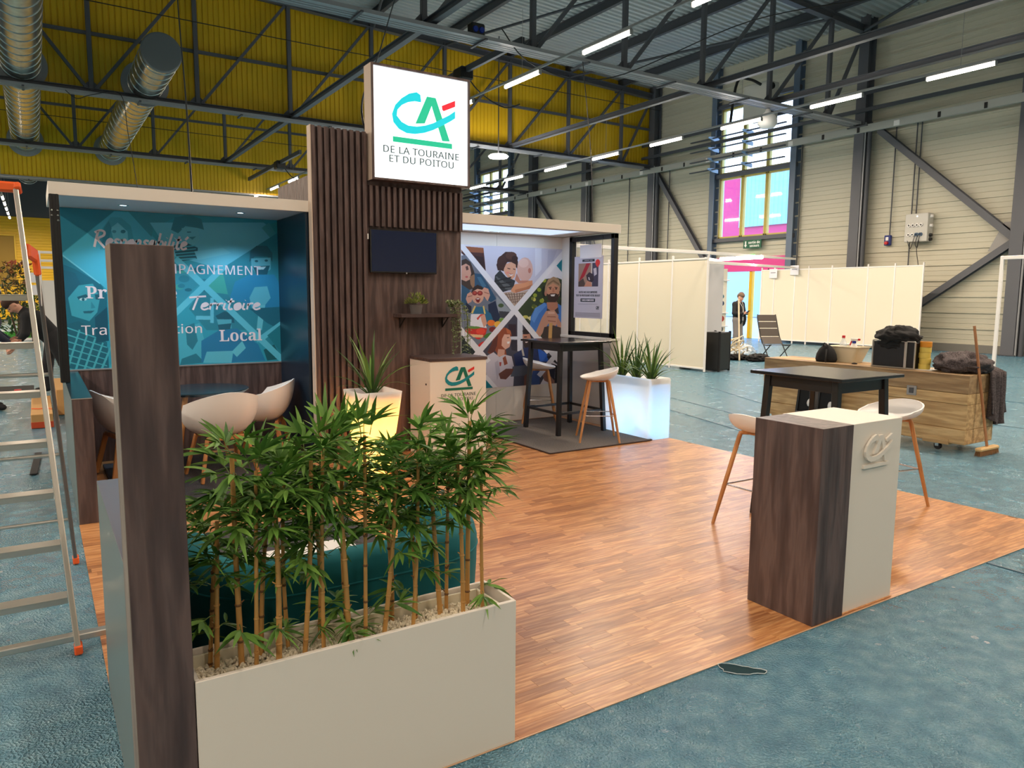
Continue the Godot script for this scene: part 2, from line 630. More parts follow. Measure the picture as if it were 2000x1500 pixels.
	tag(d, "glazed emergency door with a yellow mullion and dark bars, daylight behind", "", "", "structure")
	b = B.new()
	b.span(Vector3(WX + 0.12, 0.05, -21.9), Vector3(WX + 0.13, 2.95, -18.5), 0.0)
	part("pane", b, glass(), d)
	for zz in [-18.45, -20.2, -21.95]:
		b = B.new()
		b.span(Vector3(WX + 0.02, 0, zz - 0.07), Vector3(WX + 0.2, 3.05, zz + 0.07), 0.01)
		part("mullion", b, yel, d)
	for zz in [-19.0, -19.3]:
		b = B.new()
		b.tube([Vector3(WX - 0.02, 0.8, zz), Vector3(WX - 0.06, 0.85, zz), Vector3(WX - 0.06, 2.75, zz), Vector3(WX - 0.02, 2.8, zz)], 0.022, 8)
		part("pull_bar", b, mat("blue black bar", c8(24, 32, 60), 0.4), d)
	b = B.new()
	b.span(Vector3(WX - 0.02, 2.72, -22.0), Vector3(WX + 0.03, 3.3, -18.4), 0.004)
	part("pink_film", b, mat("pink film", c8(225, 70, 150), 0.5), d)
	wall_fittings()


func glass() -> StandardMaterial3D:
	var m := mat("window glass", Color(0.9, 0.95, 1.0, 0.06), 0.03)
	m.transparency = BaseMaterial3D.TRANSPARENCY_ALPHA
	return m


func window(z0: float, z1: float, called: String, label: String) -> void:
	var w := Node3D.new()
	w.name = called
	add_child(w)
	tag(w, label, "", "", "structure")
	var yel := mat("yellow frame", c8(206, 186, 96), 0.45)
	var third := (z0 - z1) / 3.0
	for y in [[4.12, 6.6], [6.75, 9.4]]:
		for k in 3:
			var a: float = z0 - third * k
			var b := B.new()
			b.span(Vector3(WX + 0.1, y[0] + 0.05, a - third + 0.05), Vector3(WX + 0.11, y[1] - 0.05, a - 0.05), 0.0)
			var p := part("pane", b, glass(), w)
			b = B.new()
			for e in [[a - 0.045, a - 0.045, y[0], y[1]], [a - third + 0.045, a - third + 0.045, y[0], y[1]]]:
				b.bar(Vector3(WX + 0.08, e[2], e[0]), Vector3(WX + 0.08, e[3], e[1]), 0.07, 0.14)
			for yy in [y[0] + 0.04, y[1] - 0.04]:
				b.bar(Vector3(WX + 0.08, yy, a), Vector3(WX + 0.08, yy, a - third), 0.14, 0.07)
			part("pane_frame", b, yel, p)
	for yy in [4.04, 6.68, 9.48]:
		var b := B.new()
		b.bar(Vector3(WX - 0.05, yy, z0 + 0.2), Vector3(WX - 0.05, yy, z1 - 0.2), 0.2, 0.16, 0.01)
		part("transom", b, mats["steel grey"], w)
	for zz in [z0 + 0.16, z1 - 0.2]:
		var b := B.new()
		b.ibeam(Vector3(WX - 0.12, 0, zz), Vector3(WX - 0.12, 11.2, zz), 0.26, 0.3, 0.02, Vector3.RIGHT)
		part("jamb_post", b, mat("blue grey steel", c8(96, 112, 132), 0.45), w)
	# sun blades inside the upper lights
	for k in 4:
		for s in [z1 + 0.05, (z0 + z1) / 2]:
			var b := B.new()
			var q := PackedVector2Array([Vector2(0, 0), Vector2(-0.25, 0.05), Vector2(-0.62, 0.02), Vector2(-0.66, -0.03), Vector2(-0.3, -0.12), Vector2(0, -0.14)])
			b.prism(q, 0.03, Transform3D(Basis(), Vector3(WX - 0.18, 6.95 + 0.42 * k, s)))
			part("blade_bracket", b, mat("pale blue bracket", c8(150, 178, 205), 0.4), w)
		var r := B.new()
		r.bar(Vector3(WX - 0.55, 6.93 + 0.42 * k, z0 - 0.0), Vector3(WX - 0.55, 6.93 + 0.42 * k, z1 - 1.2), 0.1, 0.045, 0.01)
		part("blade_rail", r, mats["steel grey"], w)


func wall_fittings() -> void:
	var steel: Material = mats["steel grey"]
	# columns against the side wall
	var spots := {-5.25: "grey steel column at the near end of the clad wall", -10.35: "grey steel column behind the empty white post, brace bolted to it", -15.5: "thick grey steel column to the right of the tall window", -25.75: "grey steel column where the yellow gable meets the side wall", -30.7: "grey steel column above the poster stand roof, nearer of two", -35.6: "grey steel column above the poster stand roof, farther of two"}
	for z in spots:
		var t := thing("steel_column", spots[z], "column", Vector3(WX - 0.24, 0, z), 0.0, "columns of the side wall")
		var b := B.new()
		b.ibeam(Vector3(0, 0, 0), Vector3(0, 11.25, 0), 0.36, 0.42, 0.022, Vector3.RIGHT)
		part("shaft", b, steel, t)
		b = B.new()
		b.box(Vector3(0, 0.015, 0), Vector3(0.5, 0.03, 0.46), 0.004)
		part("base_plate", b, mats["dark steel"], t)
		b = B.new()
		b.tube([Vector3(-0.1, 0, 0.33), Vector3(-0.1, 7.6, 0.33)], 0.075, 10)
		part("downpipe", b, mats["dark steel"], t)
		b = B.new()
		b.tube([Vector3(-0.18, 0, 0.22), Vector3(-0.18, 7.6, 0.22)], 0.03, 8)
		part("conduit", b, mats["tray grey"], t)
	# wind bracing
	for s in [[-14.9, 7.3, -10.5, 3.45, "sloping grey brace running down to the bolted plate, upper one"], [-10.5, 3.35, -15.1, 0.1, "sloping grey brace behind the white panels, lower one"], [-25.6, 7.3, -22.0, 2.6, "sloping grey brace above the end of the white stand roof"], [-35.4, 7.3, -31.0, 3.0, "dark sloping brace between the two far columns"]]:
		var b := B.new()
		b.ibeam(Vector3(WX - 0.2, s[1], s[0]), Vector3(WX - 0.2, s[3], s[2]), 0.2, 0.2, 0.02, Vector3.RIGHT)
		one("wall_brace", b, mats["steel grey"], s[4], "brace", Vector3.ZERO, "braces of the side wall")
	var b := B.new()
	b.prism(PackedVector2Array([Vector2(-0.5, -0.3), Vector2(0.4, -0.3), Vector2(0.4, 0.55), Vector2(-0.1, 0.55)]), 0.02, Transform3D(Basis(Vector3.UP, -PI / 2), Vector3(WX - 0.12, 3.4, -10.75)))
	var gp := one("gusset_plate", b, mat("plate grey", c8(150, 148, 146), 0.5), "pale bolted gusset plate where two braces meet the column", "plate")
	for k in 4:
		b = B.new()
		b.lathe([Vector2(0.03, 0), Vector2(0.03, 0.03), Vector2(0, 0.03)], 6, Transform3D(Basis(Vector3.FORWARD, -PI / 2), Vector3(WX - 0.14, 3.72 - 0.05 * k, -10.9 + 0.1 * k)))
		part("bolt", b, mats["black"], gp)
	# busbar trunking along the wall at truss height
	b = B.new()
	b.span(Vector3(WX - 0.5, 7.27, -44), Vector3(WX - 0.38, 7.52, 4), 0.006)
	var bus := one("busbar_trunking", b, mat("pale trunking", c8(172, 172, 166), 0.4), "pale busbar trunking running the whole clad wall at truss height", "trunking")
	for k in 30:
		b = B.new()
		b.box(Vector3(WX - 0.505, 7.37, -2.0 - 1.35 * k), Vector3(0.03, 0.17, 0.09 if k % 3 else 0.2), 0.005)
		part("tap_off", b, mats["black"] if k % 3 else mats["plastic white"], bus)
	for y in [[7.95, 0.07], [8.5, 0.05]]:
		b = B.new()
		b.bar(Vector3(WX - 0.7, y[0], -44), Vector3(WX - 0.7, y[0], 4), y[1], 0.12)
		one("cable_ladder", b, mats["dark steel"], "dark cable rail above the busbar, the %s of two" % ("lower" if y[0] < 8.0 else "upper"), "rail", Vector3.ZERO, "cable rails over the busbar")
	# the electrical cabinet with its sockets
	var e := thing("socket_cabinet", "pale grey socket cabinet with two rows of round outlets on the clad wall", "cabinet", Vector3(WX - 0.2, 3.95, -13.35))
	b = B.new()
	b.box(Vector3.ZERO, Vector3(0.34, 0.9, 0.74), 0.015)
	part("body", b, mat("cabinet grey", c8(196, 194, 188), 0.45), e)
	for k in 4:
		for r in 2:
			b = B.new()
			b.lathe([Vector2(0.0, 0.02), Vector2(0.028, 0.02), Vector2(0.03, 0.045), Vector2(0.055, 0.045), Vector2(0.06, 0)], 14, Transform3D(Basis(Vector3.FORWARD, -PI / 2), Vector3(-0.17, 0.08 - 0.3 * r, -0.22 + 0.13 * k)))
			part("socket", b, mats["plastic white"] if r == 0 or k < 2 else mat("socket blue", c8(60, 90, 120), 0.4), e)
			b = B.new()
			b.lathe([Vector2(0.03, 0), Vector2(0.0, 0.004)], 12, Transform3D(Basis(Vector3.FORWARD, -PI / 2), Vector3(-0.192, 0.08 - 0.3 * r, -0.22 + 0.13 * k)))
			part("socket_hole", b, mats["black"], e)
	for q in [[-0.33, 0.35, "white"], [-0.33, 0.05, "white"], [-0.33, -0.25, "black"], [-0.33, -0.38, "black"]]:
		b = B.new()
		b.lathe([Vector2(0.06, 0), Vector2(0.05, 0.07), Vector2(0, 0.08)], 12, Transform3D(Basis(Vector3.RIGHT, PI / 2), Vector3(0, q[1], 0.37)))
		part("side_socket", b, mats["plastic white"] if q[2] == "white" else mats["black"], e)
	b = B.new()
	b.lathe([Vector2(0.025, 0), Vector2(0.02, 0.02), Vector2(0, 0.024)], 10, Transform3D(Basis(Vector3.FORWARD, -PI / 2), Vector3(-0.17, 0.36, 0.02)))
	var pl := mat("pilot light", c8(240, 240, 240), 0.3)
	pl.emission_enabled = true
	pl.emission = Color(1, 1, 1)
	pl.emission_energy_multiplier = 1.5
	part("pilot_lamp", b, pl, e)
	for q in [[0.0, -0.3, -0.26, 0.36], [0.1, -0.32, 0.12, 0.32], [0.16, -0.3, 0.2, 1.2]]:
		b = B.new()
		b.tube(smooth_path([Vector3(-0.2, -0.22, q[0]), Vector3(-0.26, -0.45 - q[3] * 0.2, q[0] - 0.04), Vector3(-0.22, -0.45 - q[3] * 0.6, (q[0] + q[2]) / 2), Vector3(-0.16, -0.4 if q[3] < 1.0 else -1.6, q[2])]), 0.012, 6)
		part("plug_cable", b, mats["black"], e)
	for q in [[-14.45, 3.62, "red and blue wall socket to the left of the socket cabinet"], [-24.9, 2.75, "blue wall socket peeping over the white panels"]]:
		var s := thing("wall_socket", q[2], "socket", Vector3(WX - 0.06, q[1], q[0]), 0.0, "sockets on the clad wall")
		b = B.new()
		b.box(Vector3(0, 0, 0), Vector3(0.1, 0.34, 0.22), 0.015)
		part("back_box", b, mat("socket navy", c8(24, 44, 120), 0.4), s)
		b = B.new()
		b.box(Vector3(-0.05, 0.05, 0), Vector3(0.04, 0.12, 0.1), 0.01)
		part("inlet", b, mats["plastic white"], s)
		b = B.new()
		b.lathe([Vector2(0.06, 0), Vector2(0.055, 0.08), Vector2(0, 0.09)], 12, Transform3D(Basis(Vector3.FORWARD, -PI / 2), Vector3(-0.05, -0.09, 0)))
		part("cover", b, mats["red"], s)
	var drops := [[-14.4, 3.8, "nearest the thick column"], [-13.7, 0.3, "ending behind the white panels"], [-13.55, 4.4, "feeding the socket cabinet"], [-18.0, 0.3, "just right of the tall window"], [-24.9, 2.9, "feeding the small blue socket"], [-27.6, 0.3, "above the end of the white stand roof"]]
	for q in drops:
		b = B.new()
		b.tube([Vector3(WX - 0.06, q[1], q[0]), Vector3(WX - 0.06, 7.4, q[0])], 0.022, 6)
		one("cable_conduit", b, mats["dark steel"], "thin vertical cable conduit on the clad wall, " + q[2], "conduit", Vector3.ZERO, "conduits on the clad wall")
	# exit sign
	var x := thing("exit_sign", "green emergency exit sign with a white arrow under the tall window", "sign", Vector3(WX - 0.17, 3.8, -20.03))
	b = B.new()
	b.box(Vector3.ZERO, Vector3(0.03, 0.33, 0.88), 0.004)
	part("plate", b, mat("sign green", c8(0, 92, 62), 0.4), x)
	var wh := mat("sign white", c8(240, 244, 240), 0.5)
	b = B.new()
	b.prism(PackedVector2Array([Vector2(-0.03, 0.12), Vector2(0.03, 0.12), Vector2(0.03, -0.03), Vector2(0.07, -0.03), Vector2(0, -0.13), Vector2(-0.07, -0.03), Vector2(-0.03, -0.03)]), 0.004, Transform3D(Basis(Vector3.UP, -PI / 2), Vector3(-0.02, 0, -0.32)))
	part("arrow", b, wh, x)
	lettering("sortie de", x, wh, Vector3(-0.018, 0.065, 0.1), 0.1, 0.56, -PI / 2, "Droid Sans", true, 0.004)
	lettering("secours", x, wh, Vector3(-0.018, -0.08, 0.12), 0.1, 0.46, -PI / 2, "Droid Sans", true, 0.004)
	var p := thing("exit_lamp", "small lit green exit pictogram just under the exit sign", "sign", Vector3(WX - 0.12, 3.32, -20.1))
	b = B.new()
	b.box(Vector3.ZERO, Vector3(0.08, 0.16, 0.34), 0.01)
	var gl := mat("exit lamp glow", c8(120, 220, 130), 0.4)
	gl.emission_enabled = true
	gl.emission = Color(0.35, 0.9, 0.4)
	gl.emission_energy_multiplier = 0.9
	part("housing", b, gl, p)
	b = B.new()
	b.lathe([Vector2(0, 0.0), Vector2(0.018, 0.0), Vector2(0, 0.004)], 8, Transform3D(Basis(Vector3.FORWARD, -PI / 2), Vector3(-0.042, 0.045, 0.0)))
	b.bar(Vector3(-0.043, 0.02, 0.0), Vector3(-0.043, -0.02, 0.01), 0.02, 0.004, 0.0, Vector3.RIGHT)
	b.bar(Vector3(-0.043, -0.02, 0.01), Vector3(-0.043, -0.06, 0.05), 0.014, 0.004, 0.0, Vector3.RIGHT)
	b.bar(Vector3(-0.043, -0.02, 0.01), Vector3(-0.043, -0.05, -0.05), 0.014, 0.004, 0.0, Vector3.RIGHT)
	part("running_figure", b, wh, p)


# ---- the roof ------------------------------------------------------------------------------------------------------
const RX := 1.735

func top_y(x: float) -> float:
	return 10.66 + 0.037 * (24.5 - RX - absf(x - RX))


func roof() -> void:
	var deck: Material = mats["deck"]
	# the deck, in profiled bays between the purlins, open at the skylight
	var b := B.new()
	var hole := Rect2(13.2, -24.2, 2.4, 3.0)
	var r := Node3D.new()
	r.name = "ceiling"
	add_child(r)
	tag(r, "pale profiled metal roof deck over dark purlins", "", "", "structure")
	var pf := []
	for k in 270:
		pf.append_array([Vector2(k * 0.25, 0), Vector2(k * 0.25 + 0.11, 0), Vector2(k * 0.25 + 0.14, -0.07), Vector2(k * 0.25 + 0.22, -0.07)])
	for k in range(-8, 8):
		var x0 := RX + 2.935 * k
		var x1 := minf(x0 + 2.935, WX)
		var a := Vector3(x0, top_y(x0) + 0.42, 0)
		var e := Vector3(x1, top_y(x1) + 0.42, 0)
		var d := (e - a).normalized()
		for s in ([[16.0, hole.end.y], [hole.position.y, -52.5]] if x0 < 13.4 and x1 > 13.6 else [[16.0, -52.5]]):
			var q := []
			for v in pf:
				if v.x <= s[0] - s[1]:
					q.append(v)
			b = B.new()
			b.sheet(a + Vector3(0, 0, s[0]), d, a.distance_to(e), Vector3(0, 0, -1), Vector3.DOWN, q)
			part("deck_sheet", b, deck, r)
			b = B.new()
			b.span(Vector3(x0, 0, s[1]), Vector3(x1, 0.2, s[0]), 0.0)
			var o := part("roof_insulation", b, mats["matt black"], r, Vector3(0, maxf(a.y, e.y) + 0.08, 0))
	b = B.new()
	b.span(Vector3(13.3, 0, -24.2), Vector3(16.3, 0.02, -21.2), 0.0)
	part("skylight_pane", b, glass(), r, Vector3(0, top_y(13.3) + 0.75, 0))
	for k in range(-7, 8):
		var x := RX + 2.935 * k
		b = B.new()
		b.ibeam(Vector3(x, top_y(x) + 0.26, 8), Vector3(x, top_y(x) + 0.26, -52), 0.14, 0.3)
		part("purlin", b, mats["dark steel"], r)
	for q in [-15.55, -25.8, -36.0, -46.2]:
		truss(q)
	# eaves beams and long ties between the trusses at chord height
	for q in [[7.63, 2.0, -36.0, "long grey tie beam over the tower, from truss to truss"], [16.4, 2.0, -25.8, "long grey tie beam meeting the near truss at mid hall"], [19.32, 2.0, -15.5, "long grey tie beam of the nearest bay, closer to the clad wall"], [13.4, -25.8, -46, "grey tie beam of the far bays beside the lit sign"]]:
		b = B.new()
		b.ibeam(Vector3(q[0], 7.62, q[1]), Vector3(q[0], 7.62, q[2]), 0.16, 0.16, 0.02)
		one("tie_beam", b, mats["steel grey"], q[3], "beam", Vector3.ZERO, "tie beams between the trusses")
	for q in [[7.63, -15.5, 10.58, -25.6], [16.4, -15.5, 13.45, -25.6], [22.2, -15.5, 19.3, -25.6], [19.3, -5.3, 23.9, -15.4], [16.4, -25.9, 20.5, -35.9], [22.2, -25.9, 16.3, -35.9]]:
		b = B.new()
		b.tube([Vector3(q[0], top_y(q[0]) - 0.1, q[1]), Vector3(q[2], top_y(q[2]) - 0.1, q[3])], 0.05, 8)
		part("roof_brace", b, mats["dark steel"], r)
	# yellow gables: ribbed sheets hung behind the second and third truss
	gable(-26.05, 1.735 - 8.805, WX, 7.62, "wall_gable_near", "yellow ribbed metal gable hung behind the second truss")
	gable(-38.6, 1.735 - 8.805, 13.5, 6.62, "wall_gable_far", "yellow ribbed metal gable behind the third truss, lower edge hanging free")
	ducts()
	# cables
	var blk: Material = mats["black"]
	var cab := [[[Vector3(3.1, 9.6, -19.0), Vector3(2.61, 7.28, -16.0), Vector3(2.01, 4.5, -12.0), Vector3(1.36, 2.56, -8.0)], "long black cable hanging from the roof to the teal wall's canopy"], [[Vector3(1.04, 7.4, -25.3), Vector3(1.32, 7.21, -25.3), Vector3(1.71, 7.37, -25.3), Vector3(2.44, 7.49, -25.3), Vector3(2.59, 6.4, -25.3), Vector3(2.76, 4.89, -25.3), Vector3(2.9, 3.0, -25.3)], "black cable looping off the second truss down behind the canopy"], [[Vector3(7.4, 9.2, -15.6), Vector3(6.24, 7.42, -14.0), Vector3(4.62, 5.31, -11.0), Vector3(3.0, 3.68, -7.6), Vector3(2.95, 3.25, -7.35)], "black cable running up from behind the lit sign to the roof"], [[Vector3(11.66, 7.4, -15.0), Vector3(11.89, 5.84, -15.0), Vector3(12.01, 4.8, -15.0), Vector3(12.1, 3.2, -15.0), Vector3(12.4, 2.6, -15.0)], "thin black cable dropping beside the yellow gable to the white panels"]]
	for q in cab:
		b = B.new()
		b.tube(smooth_path(q[0], 8), 0.011, 6)
		one("hanging_cable", b, blk, q[1], "cable", Vector3.ZERO, "cables hanging from the roof")
	for q in [[[Vector3(-3, 10.0, -25.2), Vector3(8, 9.9, -25.2), Vector3(24, 9.95, -25.2)], "thin black wire stretched across the second truss"], [[Vector3(-3, 8.7, -35.6), Vector3(14, 8.6, -35.6)], "thin black wire stretched across the third truss"], [[Vector3(9.3, 7.72, -15.0), Vector3(10.3, 7.1, -15.1), Vector3(12.2, 7.0, -14.6), Vector3(15.6, 8.6, -13.2), Vector3(19.0, 9.5, -12.0)], "black cable sagging off the near truss past the tube lights"]]:
		b = B.new()
		b.tube(smooth_path(q[0], 8), 0.014, 6)
		one("strung_wire", b, blk, q[1], "wire", Vector3.ZERO, "wires strung between the trusses")


func truss(z: float) -> void:
	var sites := {-15.55: "nearest dark steel roof truss, crossing above the lit sign", -25.8: "second dark steel roof truss, in front of the near yellow gable", -36.0: "third dark steel roof truss, in front of the far yellow gable", -46.2: "farthest dark steel roof truss, deep in the shade"}
	var t := thing("roof_truss", sites[z], "truss", Vector3(0, 0, z), 0.0, G_TRUSS)
	var steel: Material = mats["steel grey"]
	var x0 := RX - 2.935 * 7.0
	var b := B.new()
	b.ibeam(Vector3(x0, 7.56, 0), Vector3(WX - 0.3, 7.56, 0), 0.2, 0.2, 0.022)
	part("bottom_chord", b, steel, t)
	for s in [[x0, RX], [RX, WX - 0.3]]:
		b = B.new()
		b.ibeam(Vector3(s[0], top_y(s[0]), 0), Vector3(s[1], top_y(s[1]), 0), 0.22, 0.24, 0.022)
		part("top_chord", b, steel, t)
	for k in range(-6, 8):
		var x := RX + 2.935 * k
		b = B.new()
		b.box(Vector3(x, (7.6 + top_y(x)) / 2, 0), Vector3(0.13, top_y(x) - 7.6, 0.13), 0.012)
		part("truss_post", b, steel, t)
		var xn := minf(RX + 2.935 * (k + 1), WX - 0.4)
		b = B.new()
		if k >= 0:
			b.bar(Vector3(x + 0.12, 7.66, 0), Vector3(xn - 0.1, top_y(xn) - 0.12, 0), 0.1, 0.09, 0.004)
		else:
			b.bar(Vector3(xn - 0.12, 7.66, 0), Vector3(x + 0.1, top_y(x) - 0.12, 0), 0.1, 0.09, 0.004)
		part("truss_diagonal", b, steel, t)
		b = B.new()
		b.prism(PackedVector2Array([Vector2(-0.2, -0.04), Vector2(0.2, -0.04), Vector2(0.22, 0.08), Vector2(0.09, 0.22), Vector2(-0.09, 0.22), Vector2(-0.22, 0.08)]), 0.016, Transform3D(Basis(), Vector3(x, 7.62, 0.008)))
		part("gusset", b, steel, t)
	if z < -20.0 and z > -40.0:
		b = B.new()
		b.bar(Vector3(x0, 9.25, -0.1), Vector3(WX - 0.4 if z > -30.0 else 13.4, 9.25, -0.1), 0.08, 0.1)
		part("sheeting_rail", b, steel, t)
	# cable tray clipped along the bottom chord, on the camera's side
	var n := {-15.55: "pale cable tray along the nearest truss", -25.8: "pale cable tray along the second truss", -36.0: "pale cable tray along the third truss", -46.2: "pale cable tray along the farthest truss"}
	var w := 0.42 if z > -20.0 else 0.26
	var tr := thing("cable_tray", n[z], "tray", Vector3(0, 7.4, z + 0.16), 0.0, "cable trays on the trusses")
	b = B.new()
	b.span(Vector3(x0, 0.0, 0.0), Vector3(WX - 1.2, 0.008, w), 0.0)
	for q in [0.0, w * 0.3, w * 0.55, w]:
		b.span(Vector3(x0, -0.012, q - 0.012), Vector3(WX - 1.2, 0.07, q + 0.012), 0.0)
	part("pan", b, mats["tray grey"], tr)
	for k in 15:
		b = B.new()
		b.span(Vector3(x0 + 1.2 + 2.935 * k, -0.05, -0.2), Vector3(x0 + 1.26 + 2.935 * k, -0.01, w + 0.1), 0.003)
		part("bracket", b, mats["dark steel"], tr)


func gable(z: float, x0: float, x1: float, y0: float, called: String, label: String) -> void:
	var g := Node3D.new()
	g.name = called
	add_child(g)
	tag(g, label, "", "", "structure")
	var pf := []
	for k in 18:
		pf.append_array([Vector2(k * 0.165, 0), Vector2(k * 0.165 + 0.12, 0), Vector2(k * 0.165 + 0.13, -0.028), Vector2(k * 0.165 + 0.155, -0.028)])
	pf.append(Vector2(2.97, 0))
	var x := x0
	while x < x1 - 0.1:
		var q := []
		for v in pf:
			if v.x <= x1 - x:
				q.append(v)
		var b := B.new()
		b.sheet(Vector3(x, y0, z), Vector3.UP, 12.4 - y0, Vector3.RIGHT, Vector3(0, 0, 1), q)
		part("gable_sheet", b, mats["yellow cladding"], g)
		x += 2.97
	var b2 := B.new()
	b2.span(Vector3(x0, y0 - 0.08, z - 0.06), Vector3(x1, y0, z + 0.05), 0.004)
	part("drip_edge", b2, mats["tray grey"], g)


func ducts() -> void:
	var gal: Material = mats["galvanised"]
	for q in [[3.2, 8.05, -22.4, -38.6, "galvanised spiral duct with a round end cap, passing through both yellow gables", true], [0.0, 8.1, 2.0, -49.5, "long galvanised spiral duct running overhead at the edge of the hall", false]]:
		var t := thing("spiral_duct", q[4], "duct", Vector3(q[0], q[1], 0), 0.0, "round ventilation ducts")
		var b := B.new()
		var r := 0.5
		var rows := []
		for z in [q[2], q[3]]:
			var row := []
			for k in 40:
				row.append(Vector3(cos(TAU * k / 40) * r, sin(TAU * k / 40) * r, z))
			rows.append(row)
		b.grid(rows, true, true)
		part("pipe", b, gal, t)
		var z: float = q[2] - 0.3
		while z > q[3]:
			b = B.new()
			b.lathe([Vector2(r, -0.012), Vector2(r + 0.014, -0.006), Vector2(r + 0.014, 0.006), Vector2(r, 0.012)], 40, Transform3D(Basis(Vector3.RIGHT, PI / 2 + 0.04), Vector3(0, 0, z)))
			part("seam", b, gal, t)
			z -= 0.62 if z > -30.0 else 0.9
		for zz in [-26.0, -38.5]:
			b = B.new()
			b.lathe([Vector2(r, 0.05), Vector2(r + 0.17, 0.045), Vector2(r + 0.17, -0.02), Vector2(r, -0.03)], 40, Transform3D(Basis(Vector3.RIGHT, PI / 2), Vector3(0, 0, zz)))
			part("collar", b, mats["tray grey"], t)
		if q[5]:
			b = B.new()
			b.lathe([Vector2(0, 0.03), Vector2(r - 0.02, 0.03), Vector2(r + 0.012, 0.015), Vector2(r + 0.012, -0.07), Vector2(r, -0.07)], 40, Transform3D(Basis(Vector3.RIGHT, PI / 2), Vector3(0, 0, q[2])))
			part("end_cap", b, mat("cap grey", c8(120, 124, 128), 0.4, 0.4), t)
	# a box speaker, a heater, a bell lamp and a spot on the near truss
	var s := thing("box_speaker", "small black twin lamp box on the near truss above the lit sign", "speaker", Vector3(8.75, 7.62, -15.2))
	var b := B.new()
	b.box(Vector3.ZERO, Vector3(0.36, 0.3, 0.22), 0.03)
	part("body", b, mats["black"], s)
	for k in [-1, 1]:
		b = B.new()
		b.lathe([Vector2(0.07, 0), Vector2(0.06, 0.03), Vector2(0, 0.02)], 12, Transform3D(Basis(Vector3.RIGHT, PI / 2), Vector3(0.08 * k, 0, 0.11)))
		part("lens", b, mat("blue lens", c8(40, 60, 150), 0.2), s)
	var h := thing("heater_unit", "white box heater with black vents, high beside the tall window", "heater", Vector3(22.7, 8.75, -18.6))
	b = B.new()
	b.box(Vector3.ZERO, Vector3(0.6, 1.25, 1.1), 0.02)
	b.bar(Vector3(0.3, 0.4, 0), Vector3(1.84, 0.4, 0), 0.08, 0.08)
	part("casing", b, mat("heater white", c8(190, 188, 180), 0.5), h)
	for q in [[0.45, 0.3], [-0.42, 0.3]]:
		b = B.new()
		b.lathe([Vector2(0.12, 0), Vector2(0.11, 0.05), Vector2(0.05, 0.03), Vector2(0, 0.03)], 16, Transform3D(Basis(Vector3.RIGHT, PI / 2), Vector3(-0.1, q[0], 0.55)))
		part("vent", b, mats["black"], h)
	b = B.new()
	b.tube(smooth_path([Vector3(-0.4, 0.5, 0.3), Vector3(-0.9, 0.62, 0.2), Vector3(-1.3, 0.5, 0), Vector3(-1.35, -0.9, -0.2)]), 0.05, 8)
	part("pipe", b, mats["black"], h)
	var l := thing("bell_lamp", "round white bell shaped lamp under the near truss, in front of the tall window", "lamp", Vector3(19.15, 7.08, -15.4))
	b = B.new()
	b.lathe([Vector2(0.0, -0.27), Vector2(0.2, -0.25), Vector2(0.29, -0.14), Vector2(0.28, 0.0), Vector2(0.2, 0.13), Vector2(0.1, 0.2), Vector2(0.06, 0.3), Vector2(0, 0.3)], 24, Transform3D(), true)
	part("bowl", b, mats["plastic white"], l)
	b = B.new()
	b.tube([Vector3(0, 0.3, 0), Vector3(0, 0.42, 0)], 0.03, 8)
	part("stem", b, mats["tray grey"], l)
	var d := thing("disc_lamp", "glowing flat disc lamp under the second truss near the row of tubes", "lamp", Vector3(14.9, 6.85, -24.2))
	b = B.new()
	b.lathe([Vector2(0, -0.06), Vector2(0.34, -0.05), Vector2(0.38, 0), Vector2(0.3, 0.06), Vector2(0, 0.08)], 24)
	part("diffuser", b, mats["tube light glow"], d)
	b = B.new()
	b.tube([Vector3(0, 0.08, 0), Vector3(0, 4.3, 0)], 0.02, 6)
	part("rod", b, mats["dark steel"], d)
	var al := OmniLight3D.new()
	al.name = "disc_omni_light"
	al.light_energy = 6.0
	al.omni_range = 60.0
	al.omni_attenuation = 2.0
	al.light_size = 0.2
	al.shadow_enabled = true
	al.position = Vector3(0, -0.35, 0)
	d.add_child(al)
	for q in [[10.35, 7.75, -18.7, "dark winch block on the beam beside the lit sign"], [9.2, 7.2, -33.0, "dark winch block on the beam left of the slatted tower"]]:
		var w := thing("beam_trolley", q[3], "winch", Vector3(q[0], q[1], q[2]), 0.0, "winch blocks")
		b = B.new()
		b.box(Vector3.ZERO, Vector3(0.4, 0.34, 0.5), 0.04)
		part("block", b, mats["black"], w)
		b = B.new()
		b.tube(smooth_path([Vector3(0.2, -0.1, 0), Vector3(0.5, -0.5, 0.2), Vector3(1.1, -0.8, 0.4), Vector3(1.5, -0.7, 0.6)]), 0.02, 6)
		part("cable", b, mats["black"], w)
		b = B.new()
		b.bar(Vector3(0, 0.1, -5.5), Vector3(0, 0.1, 3.0), 0.1, 0.16)
		part("runner_beam", b, mats["dark steel"], w)


